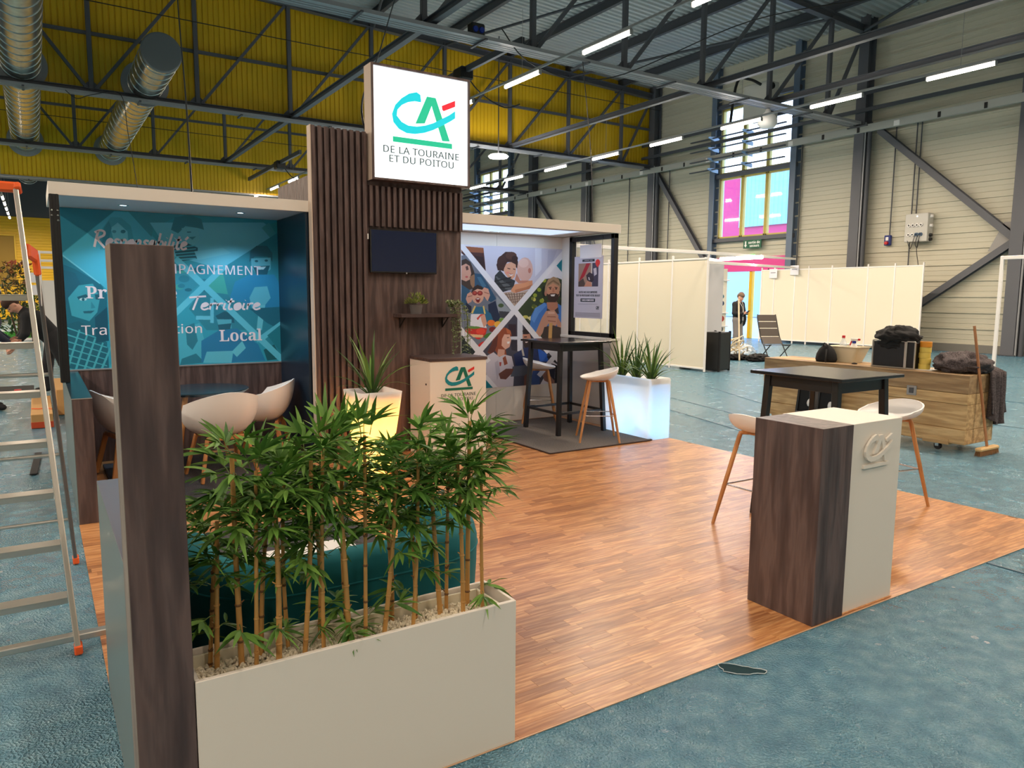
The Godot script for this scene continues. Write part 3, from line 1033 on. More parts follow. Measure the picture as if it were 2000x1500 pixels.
func outside() -> void:
	# what stands beyond the windows
	var b := B.new()
	b.span(Vector3(WX + 0.3, -0.3, -90), Vector3(110, -0.05, 40), 0.0)
	struct("ground_outside", b, mat("yard", c8(190, 192, 195), 0.9), "pale yard outside the hall")
	var t := thing("annex_building", "pink and pale blue ribbed building beyond the tall window", "building", Vector3(52, 0, -34))
	b = B.new()
	b.span(Vector3(0, 5.6, -30), Vector3(10, 12.3, 10), 0.0)
	part("pink_wall", b, mat("pink wall", c8(214, 36, 116), 0.6), t)
	b = B.new()
	b.span(Vector3(0.1, 0, -30), Vector3(10, 5.6, 10), 0.0)
	part("pale_base", b, mat("pale base", c8(170, 205, 226), 0.6), t)
	var pf := []
	for k in 58:
		pf.append_array([Vector2(k * 0.4, 0), Vector2(k * 0.4 + 0.25, 0), Vector2(k * 0.4 + 0.28, 0.05), Vector2(k * 0.4 + 0.37, 0.05)])
	b = B.new()
	b.sheet(Vector3(-0.2, 7.7, -10.2), Vector3.UP, 4.5, Vector3(0, 0, 1), Vector3(-1, 0, 0), pf)
	part("blue_cladding", b, mat("sky blue sheet", c8(150, 205, 232), 0.6), t)
	b = B.new()
	b.span(Vector3(-0.35, 12.2, -10.3), Vector3(0.2, 12.45, 14), 0.0)
	part("parapet", b, mat("zinc edge", c8(150, 175, 190), 0.5), t)
	for k in 5:
		var tr := thing("tree", "pale green tree outside the far window, %s of five" % ["first", "second", "third", "fourth", "fifth"][k], "tree", Vector3(42 + 7.0 * k, 0, -66 - 9.0 * k), 0.0, "trees outside the far window")
		b = B.new()
		b.tube([Vector3(0, 0, 0), Vector3(0.1, 3, 0), Vector3(0, 6.5, 0.1)], [0.2, 0.16, 0.06], 8)
		part("trunk", b, mat("bark", c8(90, 76, 62), 0.9), tr)
		b = B.new()
		for j in 420:
			var p := Vector3(rng.randfn(0, 1.3), 7.0 + rng.randfn(0, 1.9), rng.randfn(0, 1.3))
			var a := Vector3(rng.randf_range(-1, 1), rng.randf_range(-1, 1), rng.randf_range(-1, 1)).normalized() * 0.3
			var e := a.cross(Vector3(0.3, 1, 0.2)).normalized() * 0.14
			b.face([p - a, p + e, p + a, p - e], Vector3.UP)
		var f := part("foliage", b, mat("tree leaf", c8(120, 150, 90), 0.7), tr)
		f.set_meta("kind", "stuff")


# ---- the stand -----------------------------------------------------------------------------------------------------
const L := 0.165
const R := 6.2
const F := -2.15
const K := -8.15

func stand() -> void:
	stand_floor()
	var lam: Material = mats["dark laminate"]
	var white: Material = mats["white"]
	# meeting corner: back panel, wainscot, blue side panel, low wall and post
	var b := B.new()
	b.span(Vector3(L, 0.92, K - 0.06), Vector3(2.25, 2.44, K - 0.005), 0.0)
	var nook := thing("nook_wall", "back wall of the meeting corner, dark wood below the turquoise poster, navy panel at its side", "wall panel")
	part("back_panel", b, mats["navy"], nook)
	b = B.new()
	b.span(Vector3(L, 0.0, K - 0.06), Vector3(2.25, 0.915, K + 0.0), 0.002)
	part("wainscot", b, lam, nook)
	b = B.new()
	b.span(Vector3(2.225, 0.0, K), Vector3(2.252, 2.44, -7.16), 0.002)
	part("side_panel", b, mats["navy"], nook)
	b = B.new()
	b.span(Vector3(L, 0.908, K), Vector3(2.225, 0.922, K + 0.008), 0.001)
	part("trim_strip", b, mats["tray grey"], nook)
	var post := thing("corner_post", "black aluminium corner post carrying the left end of the white canopy", "post", Vector3(0.165, 0, -7.12))
	b = B.new()
	b.span(Vector3(-0.035, 0.91, -0.035), Vector3(0.035, 2.44, 0.035), 0.004)
	for s in [-0.02, 0.02]:
		b.span(Vector3(s - 0.006, 0.91, 0.034), Vector3(s + 0.006, 2.44, 0.04), 0.001)
	part("profile", b, mats["black"], post)
	for q in [[2.31, -0.02], [2.31, 0.02], [2.27, -0.02], [2.27, 0.02], [2.23, 0.02]]:
		b = B.new()
		b.lathe([Vector2(0.009, 0), Vector2(0.007, 0.006), Vector2(0, 0.007)], 10, Transform3D(Basis(Vector3.RIGHT, PI / 2), Vector3(q[1], q[0], 0.04)))
		part("screw", b, mats["chrome"], post)
	low_wall("low_wall", "low dark wood wall with a teal top at the left edge of the meeting corner", -5.96, K, 0.907, mats["teal top"], mats["teal side"])
	low_wall("low_wall", "low wall with a grey violet top running back from the tall wooden post", -2.302, -3.4, 0.885, mat("violet top", c8(104, 104, 116), 0.3), mats["teal side"])
	var pil := thing("wooden_post", "tall square post of dark wood standing at the front left corner of the stand", "post", Vector3(L + 0.075, 0, F - 0.076))
	b = B.new()
	b.box(Vector3(0, 0.888, 0), Vector3(0.15, 1.776, 0.15), 0.0015)
	part("shaft", b, lam, pil)
	b = B.new()
	b.span(Vector3(-0.0755, 0.0, -0.075), Vector3(-0.0745, 1.776, 0.074), 0.0)
	part("sheen_face", b, mats["taupe edge"], pil)  # same laminate; the left face's sheen is painted as a paler tone
	canopies()
	tower()
	posters()
	# right display wall, its return with the window, the floor rug
	var dw := thing("display_wall", "white display wall of the right corner carrying the photo mural, with a half height return", "wall panel")
	for q in [[3.9, 5.0], [5.0, 6.17]]:
		b = B.new()
		b.span(Vector3(q[0] + 0.001, 0.0, K - 0.06), Vector3(q[1] - 0.001, 2.44, K), 0.002)
		part("panel", b, white, dw)
	b = B.new()
	b.span(Vector3(6.05, 0.0, -7.11), Vector3(6.17, 1.1, K), 0.002)
	part("return_panel", b, mat("shaded white panel", c8(176, 166, 158), 0.5), dw)  # white return toned taupe, its shade put into the colour
	b = B.new()
	b.span(Vector3(6.03, 1.1, -7.09), Vector3(6.19, 1.135, K), 0.003)
	part("ledge", b, white, dw)
	b = B.new()
	b.span(Vector3(6.04, 1.1, -7.99), Vector3(6.17, 2.44, K), 0.002)
	part("reveal_panel", b, white, dw)
	var fr := thing("framed_window", "black framed open window in the right return wall, white panels seen through it", "window frame")
	b = B.new()
	for q in [[1.16, -8.0, 1.16, -7.08], [2.4, -8.0, 2.4, -7.08]]:
		b.bar(Vector3(6.08, q[0], q[1]), Vector3(6.08, q[2], q[3]), 0.07, 0.06, 0.003)
	for z in [-7.965, -7.11]:
		b.bar(Vector3(6.08, 1.13, z), Vector3(6.08, 2.43, z), 0.06, 0.07, 0.003)
	part("frame", b, mats["black"], fr)
	b = B.new()
	b.span(Vector3(6.1, 1.17, -7.96), Vector3(6.104, 2.39, -7.12), 0.0)
	part("pane", b, glass(), fr)
	rug("rug", "grey mottled rug under the bar table by the photo mural", Vector3(4.45, 0, -6.16), Vector3(5.9, 0, -8.05), mats["grey carpet"])
	rug("rug", "slate rug seen through the bamboo, under the white coffee table", Vector3(0.5, 0, -3.7), Vector3(1.85, 0, -5.25), mats["slate carpet"])
	rug("rug", "slate rug under the round table and white shell chairs", Vector3(0.45, 0, -6.1), Vector3(2.1, 0, -7.95), mats["slate carpet"])


func rug(called: String, label: String, a: Vector3, e: Vector3, m: Material) -> void:
	var b := B.new()
	b.span(Vector3(a.x, 0.004, a.z), Vector3(e.x, 0.013, e.z), 0.004)
	var t := thing(called, label, "rug", Vector3.ZERO, 0.0, "rugs of the stand")
	part("pile", b, m, t)
	b = B.new()
	for q in [[a.x, a.z, e.x, a.z], [e.x, a.z, e.x, e.z], [e.x, e.z, a.x, e.z], [a.x, e.z, a.x, a.z]]:
		b.bar(Vector3(q[0], 0.0095, q[1]), Vector3(q[2], 0.0095, q[3]), 0.012, 0.012, 0.003)
	part("bound_edge", b, mat("rug edge", c8(62, 48, 46), 0.9), t)


func low_wall(called: String, label: String, z0: float, z1: float, h: float, top: Material, side: Material) -> void:
	var t := thing(called, label, "low wall", Vector3(L, 0, z0))
	var d := z1 - z0
	var b := B.new()
	b.span(Vector3(0.002, 0, -0.002), Vector3(0.128, h - 0.004, d), 0.001)
	part("body", b, mats["dark laminate"], t)
	b = B.new()
	b.span(Vector3(0, 0, -0.001), Vector3(0.003, h - 0.003, d), 0.0)
	part("outer_face", b, side, t)
	b = B.new()
	b.span(Vector3(0, h - 0.004, -0.04), Vector3(0.13, h, d), 0.001)
	part("top", b, top, t)
	b = B.new()
	b.span(Vector3(0, h - 0.004, 0), Vector3(0.13, h, -0.04), 0.001)
	part("front_edge", b, mats["taupe edge"], t)


func stand_floor() -> void:
	var f := Node3D.new()
	f.name = "floor_stand"
	add_child(f)
	tag(f, "warm oak strip floor of the stand, strips running along its front edge", "", "", "structure")
	var b := B.new()
	b.span(Vector3(L, -0.003, K - 0.1), Vector3(R, -0.0008, F), 0.0)
	part("underlay", b, mat("underlay", c8(120, 80, 48), 0.8), f)
	b = B.new()
	b.span(Vector3(L - 0.002, -0.003, F), Vector3(R + 0.004, 0.0012, F + 0.004), 0.0005)
	part("edge_strip", b, mat("pale edge", c8(206, 170, 138), 0.4), f)
	var tints := [Color(1, 1, 1), Color(0.86, 0.81, 0.77), Color(1.0, 0.95, 0.88), Color(0.66, 0.58, 0.53), Color(0.94, 0.9, 0.83), Color(1.0, 0.98, 0.97), Color(0.76, 0.7, 0.65)]
	var rows := 90
	var w := (F - K) / rows
	var all := []
	for r in rows:
		var x := L - rng.randf() * 0.4
		while x < R:
			var l: float = [0.28, 0.36, 0.44, 0.52][rng.randi() % 4]
			var a := maxf(x, L)
			var e := minf(x + l, R)
			if e - a > 0.04:
				all.append([a, e, F - w * (r + 0.5), rng.randi() % 7, rng.randf(), rng.randf()])
			x += l
	# the nearest three hundred in the open are strips of their own
	var near := func(q): return Vector2((q[0] + q[1]) / 2, q[2]).length() + (100.0 if q[1] < 1.45 or q[2] > F - 0.0 else 0.0)
	all.sort_custom(func(p, q): return near.call(p) < near.call(q))
	var rest := B.new()
	for k in all.size():
		var q: Array = all[k]
		b = rest if k >= 300 else B.new()
		b.tint = tints[q[3]]
		strip(b, q[0], q[1], q[2] - w / 2, q[2] + w / 2, q[4], q[5])
		if k < 300:
			part("floor_strip", b, mats["oak strips"], f)
	var o := part("farther_strips", rest, mats["oak strips"], f)
	o.set_meta("kind", "stuff")


func strip(b: B, x0: float, x1: float, z0: float, z1: float, u: float, v: float) -> void:
	var y := 0.0
	var g := 0.0006
	var uv := func(x, z): return Vector2(u + (x - x0) * 0.42, v + (z - z0) * 5.0)
	b.face([Vector3(x0 + g, y, z0 + g), Vector3(x1 - g, y, z0 + g), Vector3(x1 - g, y, z1 - g), Vector3(x0 + g, y, z1 - g)], Vector3.UP, [uv.call(x0, z0), uv.call(x1, z0), uv.call(x1, z1), uv.call(x0, z1)])
	for e in [[x0, z0, x1, z0, 0, -1], [x0, z1, x1, z1, 0, 1], [x0, z0, x0, z1, -1, 0], [x1, z0, x1, z1, 1, 0]]:
		var i := Vector3(e[4], 0, e[5])
		var p := Vector3(e[0], y, e[1])
		var q := Vector3(e[2], y, e[3])
		b.face([p - i * g, q - i * g, q - Vector3(0, g, 0), p - Vector3(0, g, 0)], i + Vector3.UP, [uv.call(e[0], e[1]), uv.call(e[2], e[3]), uv.call(e[2], e[3]), uv.call(e[0], e[1])])


func canopies() -> void:
	var white: Material = mats["white"]
	for q in [[0.13, 2.258, "white canopy with two round downlights over the turquoise poster", true], [3.905, 6.205, "white canopy with a glowing ceiling panel over the photo mural", false]]:
		var t := thing("canopy", q[2], "canopy", Vector3.ZERO, 0.0, "canopies of the stand")
		var b := B.new()
		b.span(Vector3(q[0], 2.44, -7.165), Vector3(q[1], 2.545, -7.14), 0.002)
		part("fascia", b, white, t)
		b = B.new()
		b.span(Vector3(q[0], 2.44, K - 0.06), Vector3(q[0] + 0.02, 2.545, -7.166), 0.002)
		b.span(Vector3(q[1] - 0.02, 2.44, K - 0.06), Vector3(q[1], 2.545, -7.166), 0.002)
		b.span(Vector3(q[0] + 0.02, 2.525, K - 0.06), Vector3(q[1] - 0.02, 2.545, -7.166), 0.0)
		part("rim", b, white, t)
		b = B.new()
		if q[3]:
			b.span(Vector3(q[0] + 0.02, 2.444, K - 0.06), Vector3(q[1] - 0.02, 2.46, -7.166), 0.0)
			part("soffit", b, mat("soffit", c8(200, 208, 216), 0.35), t)
			for x in [0.712, 1.735]:
				b = B.new()
				b.lathe([Vector2(0.048, 0.004), Vector2(0.048, -0.003), Vector2(0.036, -0.006), Vector2(0.034, 0.004)], 24, Transform3D(Basis(), Vector3(x, 2.444, -7.65)))
				var d := part("downlight", b, mats["chrome"], t)
				b = B.new()
				b.lathe([Vector2(0.0, -0.002), Vector2(0.034, -0.002), Vector2(0.034, 0.004)], 20, Transform3D(Basis(), Vector3(x, 2.444, -7.65)))
				var g := mat("downlight glow", Color.WHITE, 0.4)
				g.emission_enabled = true
				g.emission = Color(0.9, 0.96, 1.0)
				g.emission_energy_multiplier = 8.0
				part("lens", b, g, d)
				var s := SpotLight3D.new()
				s.name = "downlight_spot_light"
				s.spot_angle = 62.0
				s.spot_angle_attenuation = 0.6
				s.spot_range = 30.0
				s.spot_attenuation = 2.0
				s.light_energy = 0.9
				s.light_color = Color(0.82, 0.92, 1.0)
				s.light_size = 0.035
				s.shadow_enabled = true
				s.position = Vector3(x, 2.432, -7.65)
				s.rotation = Vector3(-PI / 2, 0, 0)
				t.add_child(s)
		else:
			b.span(Vector3(q[0] + 0.02, 2.444, K - 0.06), Vector3(q[1] - 0.02, 2.45, -8.02), 0.0)
			b.span(Vector3(q[0] + 0.02, 2.444, -7.3), Vector3(q[1] - 0.02, 2.45, -7.166), 0.0)
			b.span(Vector3(5.74, 2.444, -8.02), Vector3(q[1] - 0.02, 2.45, -7.3), 0.0)
			b.span(Vector3(q[0] + 0.02, 2.444, -8.02), Vector3(4.0, 2.45, -7.3), 0.0)
			part("soffit", b, white, t)
			b = B.new()
			b.span(Vector3(4.0, 2.452, -8.02), Vector3(5.74, 2.458, -7.3), 0.0)
			var g := mat("light panel glow", Color.WHITE, 0.5)
			g.emission_enabled = true
			g.emission = Color(0.76, 0.87, 1.0)
			g.emission_energy_multiplier = 1.0
			part("light_panel", b, g, t)
			var a := AreaLight3D.new()
			a.name = "light_panel_area_light"
			a.area_size = Vector2(1.7, 0.7)
			a.area_normalize_energy = true
			a.light_energy = 0.8
			a.light_color = Color(0.8, 0.9, 1.0)
			a.shadow_enabled = true
			a.position = Vector3(4.87, 2.446, -7.66)
			a.rotation = Vector3(-PI / 2, 0, 0)
			t.add_child(a)


func tower() -> void:
	var lam: Material = mats["dark laminate"]
	var t := thing("slatted_tower", "dark wood tower with long vertical slats and a row of short slats under its sign", "tower")
	var b := B.new()
	b.span(Vector3(2.262, 0, K - 0.06), Vector3(3.9, 2.79, -7.1), 0.002)
	part("carcass", b, lam, t)
	b = B.new()
	b.span(Vector3(2.262, 2.79, -7.14), Vector3(2.84, 3.24, -7.1), 0.002)
	part("raised_back", b, lam, t)
	b = B.new()
	b.span(Vector3(2.252, 0, -7.139), Vector3(2.262, 3.24, -7.045), 0.001)
	part("edge_strip", b, mat("pale beige edge", c8(206, 186, 170), 0.5), t)
	b = B.new()
	b.box(Vector3.ZERO, Vector3(0.038, 3.24, 0.05), 0.002)
	var slat := b.mesh()
	for k in 9:
		part("slat", slat, lam, t, Vector3(2.285 + 0.0635 * k, 1.62, -7.075))
	b = B.new()
	b.box(Vector3.ZERO, Vector3(0.033, 0.4, 0.05), 0.002)
	slat = b.mesh()
	for k in 17:
		part("slat", slat, lam, t, Vector3(2.86 + 0.0636 * k, 2.535, -7.075))
	b = B.new()
	b.span(Vector3(2.84, 2.735, -7.11), Vector3(3.9, 2.79, -7.085), 0.002)
	part("top_rail", b, lam, t)
	# the light box
	var s := thing("light_box_sign", "square lit white sign box on the tower with a turquoise, green and red monogram", "sign", Vector3(3.385, 3.33, -6.975))
	b = B.new()
	for q in [[-0.545, -0.525, -0.55, 0.55], [0.525, 0.545, -0.55, 0.55]]:
		b.span(Vector3(q[0], q[2], -0.17), Vector3(q[1], q[3], 0.022), 0.001)
	for q in [[0.53, 0.55], [-0.55, -0.53]]:
		b.span(Vector3(-0.525, q[0], -0.17), Vector3(0.525, q[1], 0.022), 0.001)
	b.span(Vector3(-0.525, -0.53, -0.17), Vector3(0.525, 0.53, -0.16), 0.0)
	part("box_frame", b, lam, s)
	b = B.new()
	b.span(Vector3(-0.5462, -0.55, -0.17), Vector3(-0.545, 0.55, 0.005), 0.0)
	part("side_veneer", b, mat("pale beige edge", c8(206, 186, 170), 0.5), s)
	b = B.new()
	b.span(Vector3(-0.525, -0.53, -0.01), Vector3(0.525, 0.53, 0.0), 0.0)
	var g := mat("sign glow", Color.WHITE, 0.5)
	g.emission_enabled = true
	g.emission = Color(0.93, 0.97, 1.0)
	g.emission_energy_multiplier = 1.15
	part("lit_face", b, g, s)
	monogram(s, Vector3(0.004, 0.098, 0.0015), 1.04, 0.001, [glow_print("sign cyan", Color(0.0, 0.78, 0.85)), glow_print("sign green glow", Color(0.08, 0.72, 0.56)), glow_print("sign red", Color(0.9, 0.12, 0.2))])
	var ink := mat("sign ink", c8(34, 84, 88), 0.5)
	lettering("DE LA TOURAINE", s, ink, Vector3(0.0, -0.243, 0.002), 0.066, 0.845)
	lettering("ET DU POITOU", s, ink, Vector3(0.0, -0.331, 0.002), 0.066, 0.72)
	var a := AreaLight3D.new()
	a.name = "sign_area_light"
	a.area_size = Vector2(1.04, 1.05)
	a.area_normalize_energy = true
	a.light_energy = 0.9
	a.light_color = Color(0.93, 0.97, 1.0)
	a.shadow_enabled = true
	a.position = Vector3(0, 0, 0.02)
	a.rotation = Vector3(0, PI, 0)
	s.add_child(a)
	# television
	var tv := thing("television", "flat black television on the dark wood wall above the little shelf", "television", Vector3(3.205, 2.09, -7.045), 0.0)
	b = B.new()
	b.box(Vector3(0, 0, 0.0), Vector3(0.74, 0.435, 0.035), 0.006)
	part("bezel", b, mats["black"], tv)
	b = B.new()
	b.span(Vector3(-0.36, -0.2, 0.0176), Vector3(0.36, 0.207, 0.0185), 0.0)
	part("screen", b, mat("blue reflection screen", c8(14, 28, 66), 0.12, 0.0, 0.7), tv)  # black screen tinted blue, a window reflection painted into its colour
	b = B.new()
	b.box(Vector3(-0.388, 0.14, -0.01), Vector3(0.012, 0.055, 0.03), 0.003)
	part("side_tab", b, mats["plastic white"], tv)
	b = B.new()
	b.box(Vector3(0.02, -0.215, 0.016), Vector3(0.014, 0.016, 0.01), 0.002)
	part("maker_mark", b, mats["tray grey"], tv)
	b = B.new()
	b.span(Vector3(-0.2, -0.15, -0.06), Vector3(0.2, 0.15, -0.017), 0.004)
	part("wall_bracket", b, mats["black"], tv)
	# shelf
	var sh := thing("wall_shelf", "dark wood wall shelf on two brackets below the television", "shelf", Vector3(3.42, 1.46, -7.1))
	b = B.new()
	b.span(Vector3(-0.32, -0.035, 0.0), Vector3(0.32, 0.0, 0.22), 0.002)
	part("board", b, mats["dark laminate level"], sh)
	for x in [-0.25, 0.25]:
		b = B.new()
		b.bar(Vector3(x, -0.04, 0.005), Vector3(x, -0.15, 0.005), 0.02, 0.006, 0.001, Vector3.RIGHT)
		b.bar(Vector3(x, -0.04, 0.0), Vector3(x, -0.04, 0.15), 0.02, 0.006, 0.001)
		b.bar(Vector3(x, -0.045, 0.13), Vector3(x, -0.14, 0.01), 0.015, 0.006, 0.001)
		part("bracket", b, mats["black"], sh)
	small_plants()
	# cabinet with the monogram
	var c := thing("info_cabinet", "white cabinet with a dark wood top and a coloured monogram in front of the tower", "cabinet", Vector3(3.58, 0, -6.8))
	b = B.new()
	b.span(Vector3(-0.325, 0.0, -0.235), Vector3(0.325, 0.995, 0.235), 0.003)
	part("body", b, mats["white"], c)
	b = B.new()
	b.span(Vector3(-0.335, 0.995, -0.245), Vector3(0.335, 1.025, 0.245), 0.002)
	part("top", b, mats["dark laminate level"], c)
	b = B.new()
	b.span(Vector3(-0.3265, 0.12, -0.21), Vector3(-0.325, 0.84, 0.21), 0.0005)
	part("door", b, mats["white"], c)
	b = B.new()
	b.lathe([Vector2(0.011, 0), Vector2(0.009, 0.005), Vector2(0, 0.005)], 12, Transform3D(Basis(Vector3.BACK, PI / 2), Vector3(-0.3265, 0.76, 0.15)))
	part("lock", b, mats["black"], c)
	monogram(c, Vector3(0.0, 0.82, 0.2365), 0.5, 0.0015, [mat("print teal", c8(0, 132, 146), 0.5), mat("print green", c8(0, 104, 84), 0.5), mat("print red", c8(214, 50, 46), 0.5)])
	var ink2 := mat("print ink", c8(40, 70, 72), 0.5)
	lettering("DE LA TOURAINE", c, ink2, Vector3(0, 0.645, 0.236), 0.032, 0.4)
	lettering("ET DU POITOU", c, ink2, Vector3(0, 0.6, 0.236), 0.032, 0.33)


func glow_print(called: String, c: Color) -> StandardMaterial3D:     # translucent ink over the lit face
	var m := mat(called, c, 0.5)
	m.emission_enabled = true
	m.emission = c
	m.emission_energy_multiplier = 0.75
	return m


func monogram(parent: Node3D, at: Vector3, s: float, d: float, m: Array) -> void:     # ribbon C, A, accent and bar, about 0.68 wide at s 1
	var c_out := [Vector2(-0.02, 0.215), Vector2(-0.06, 0.235), Vector2(-0.14, 0.21), Vector2(-0.22, 0.155), Vector2(-0.285, 0.085), Vector2(-0.318, 0.0), Vector2(-0.305, -0.075), Vector2(-0.25, -0.13), Vector2(-0.17, -0.16), Vector2(-0.08, -0.158), Vector2(0.02, -0.135), Vector2(0.12, -0.095), Vector2(0.22, -0.04), Vector2(0.3, 0.005), Vector2(0.36, 0.045)]
	var c_in := [Vector2(0.36, 0.115), Vector2(0.29, 0.065), Vector2(0.2, 0.015), Vector2(0.12, -0.03), Vector2(0.03, -0.065), Vector2(-0.06, -0.086), Vector2(-0.15, -0.088), Vector2(-0.22, -0.062), Vector2(-0.27, -0.01), Vector2(-0.262, 0.045), Vector2(-0.215, 0.095), Vector2(-0.15, 0.13), Vector2(-0.08, 0.148), Vector2(-0.012, 0.147)]
	var shapes := [
		["letter_green", m[1], 0.0, [[Vector2(0.05, 0.21), Vector2(0.145, 0.21), Vector2(0.3, -0.185), Vector2(0.215, -0.19), Vector2(0.1, 0.13), Vector2(0.025, -0.045), Vector2(-0.075, -0.06)], [Vector2(-0.312, -0.205), Vector2(0.325, -0.205), Vector2(0.325, -0.255), Vector2(-0.312, -0.255)]]],
		["ribbon", m[0], 0.6, [c_out + c_in]],
		["accent", m[2], 0.3, [[Vector2(0.212, 0.145), Vector2(0.36, 0.215), Vector2(0.36, 0.157), Vector2(0.232, 0.098), Vector2(0.216, 0.11)]]]]
	for q in shapes:
		var b := B.new()
		for p in q[3]:
			var poly := PackedVector2Array()
			for v in p:
				poly.append(v * s)
			b.prism(poly, d, Transform3D(Basis(), at + Vector3(0, 0, d * (1.0 + q[2]))))
		part(q[0], b, q[1], parent)


# ---- furniture of the stand ----------------------------------------------------------------------------------------
func shell(w: float, d: float, hb: float, ha: float, hf: float, thick: float) -> B:     # a moulded seat shell that faces -z, its base at y 0
	var b := B.new()
	var skins := []
	for s in 2:
		var rows := []
		for i in 11:
			var t := 0.06 + 0.94 * i / 10.0
			var row := []
			for k in 40:
				var a := TAU * k / 40
				var c := cos(a)
				var h := lerpf(ha, hb, pow(c, 1.4)) if c > 0 else lerpf(ha, hf, pow(-c, 0.75))
				var f := pow(sin(t * PI / 2), 0.72)
				var y := h * pow(1.0 - cos(t * PI / 2), 1.05)
				var e := 2.6
				var k2 := pow(pow(absf(c), e) + pow(absf(sin(a)), e), -1.0 / e)
				var flare := 1.0 + 0.06 * t * maxf(c, 0.0)
				row.append(Vector3(sin(a) * k2 * (w / 2 * f - thick * s * t), y + thick * s * (1.1 - t), c * k2 * flare * (d / 2 * f - thick * s * t)))
			rows.append(row)
		skins.append(rows)
		b.grid(rows, true, s == 1)
		b.face(rows[0], Vector3.DOWN if s == 0 else Vector3.UP)
	b.grid([skins[0][10], skins[1][10]], true, false)
	return b


func leg_path(top: Vector3, foot: Vector3, r: float) -> B:     # a bent wood leg: level under the seat, then down to the foot
	var b := B.new()
	var c := Vector3(lerpf(top.x, foot.x, 0.32), top.y, lerpf(top.z, foot.z, 0.32))
	var e := (foot - c).normalized()
	b.tube([top, top.lerp(c, 0.7), c + Vector3(0, -0.006, 0), c + e * 0.03, c + e * 0.07, c.lerp(foot, 0.6), foot], [r, r, r, r, r, r * 0.95, r * 0.72], 8)
	return b


func bar_stool(label: String, at: Vector3, turn: float) -> Node3D:
	if has_node("bar_stool"):
		return copy(get_node("bar_stool"), label, at, turn)
	var t := thing("bar_stool", label, "stool", at, turn, "white bar stools with wooden legs")
	part("seat_shell", shell(0.45, 0.42, 0.15, 0.085, 0.035, 0.012), mats["plastic white"], t, Vector3(0, 0.69, 0))
	for q in [[-1, -1], [1, -1], [-1, 1], [1, 1]]:
		part("leg", leg_path(Vector3(0.05 * q[0], 0.69, 0.05 * q[1]), Vector3(0.225 * q[0], 0.0, 0.225 * q[1]), 0.0165), mats["oak"], t)
	var b := B.new()
	b.box(Vector3(0, 0.682, 0), Vector3(0.15, 0.014, 0.15), 0.003)
	part("mounting_plate", b, mats["oak"], t)
	for q in [[-1, -1, 1, -1], [1, -1, 1, 1], [1, 1, -1, 1], [-1, 1, -1, -1]]:
		b = B.new()
		b.tube([Vector3(0.17 * q[0], 0.3, 0.17 * q[1]), Vector3(0.17 * q[2], 0.3, 0.17 * q[3])], 0.006, 6)
		part("foot_rail", b, mats["chrome"], t)
	return t


func shell_chair(label: String, at: Vector3, turn: float) -> Node3D:
	if has_node("shell_chair"):
		return copy(get_node("shell_chair"), label, at, turn)
	var t := thing("shell_chair", label, "chair", at, turn, "white shell chairs at the round table")
	part("seat_shell", shell(0.63, 0.6, 0.42, 0.3, 0.075, 0.012), mats["plastic white"], t, Vector3(0, 0.37, 0))
	for q in [[-1, -1], [1, -1], [-1, 1], [1, 1]]:
		var b := B.new()
		b.bar(Vector3(0.17 * q[0], 0.375, 0.16 * q[1]), Vector3(0.25 * q[0], 0.0, 0.24 * q[1]), 0.045, 0.026, 0.006, Vector3(1, 0, 0))
		part("leg", b, mats["oak"], t)
	for s in [-1, 1]:
		var b := B.new()
		b.bar(Vector3(-0.175, 0.37, 0.16 * s), Vector3(0.175, 0.37, 0.16 * s), 0.026, 0.04, 0.005)
		part("leg_rail", b, mats["oak"], t)
	return t


func bar_table(label: String, at: Vector3, s: float) -> void:
	var t := thing("bar_table", label, "table", at, 0.0, "black bar tables")
	var bw: Material = mats["black wood"]
	var b := B.new()
	b.box(Vector3(0, 1.098, 0), Vector3(s, 0.024, s), 0.004)
	part("tabletop", b, mat("black lacquer", c8(30, 28, 29), 0.22), t)
	var i := s / 2 - 0.1
	for q in [[-1, -1], [1, -1], [-1, 1], [1, 1]]:
		b = B.new()
		b.bar(Vector3(i * q[0], 1.086, i * q[1]), Vector3((i + 0.045) * q[0], 0.0, (i + 0.045) * q[1]), 0.05, 0.05, 0.004, Vector3.BACK)
		part("leg", b, bw, t)
	for q in [[-1, -1, 1, -1], [1, -1, 1, 1], [1, 1, -1, 1], [-1, 1, -1, -1]]:
		b = B.new()
		b.bar(Vector3(i * q[0], 1.04, i * q[1]), Vector3(i * q[2], 1.04, i * q[3]), 0.024, 0.09, 0.002)
		part("apron", b, bw, t)
		b = B.new()
		var j := i + 0.033
		b.bar(Vector3(j * q[0], 0.26, j * q[1]), Vector3(j * q[2], 0.26, j * q[3]), 0.022, 0.03, 0.002)
		part("foot_rail", b, bw, t)


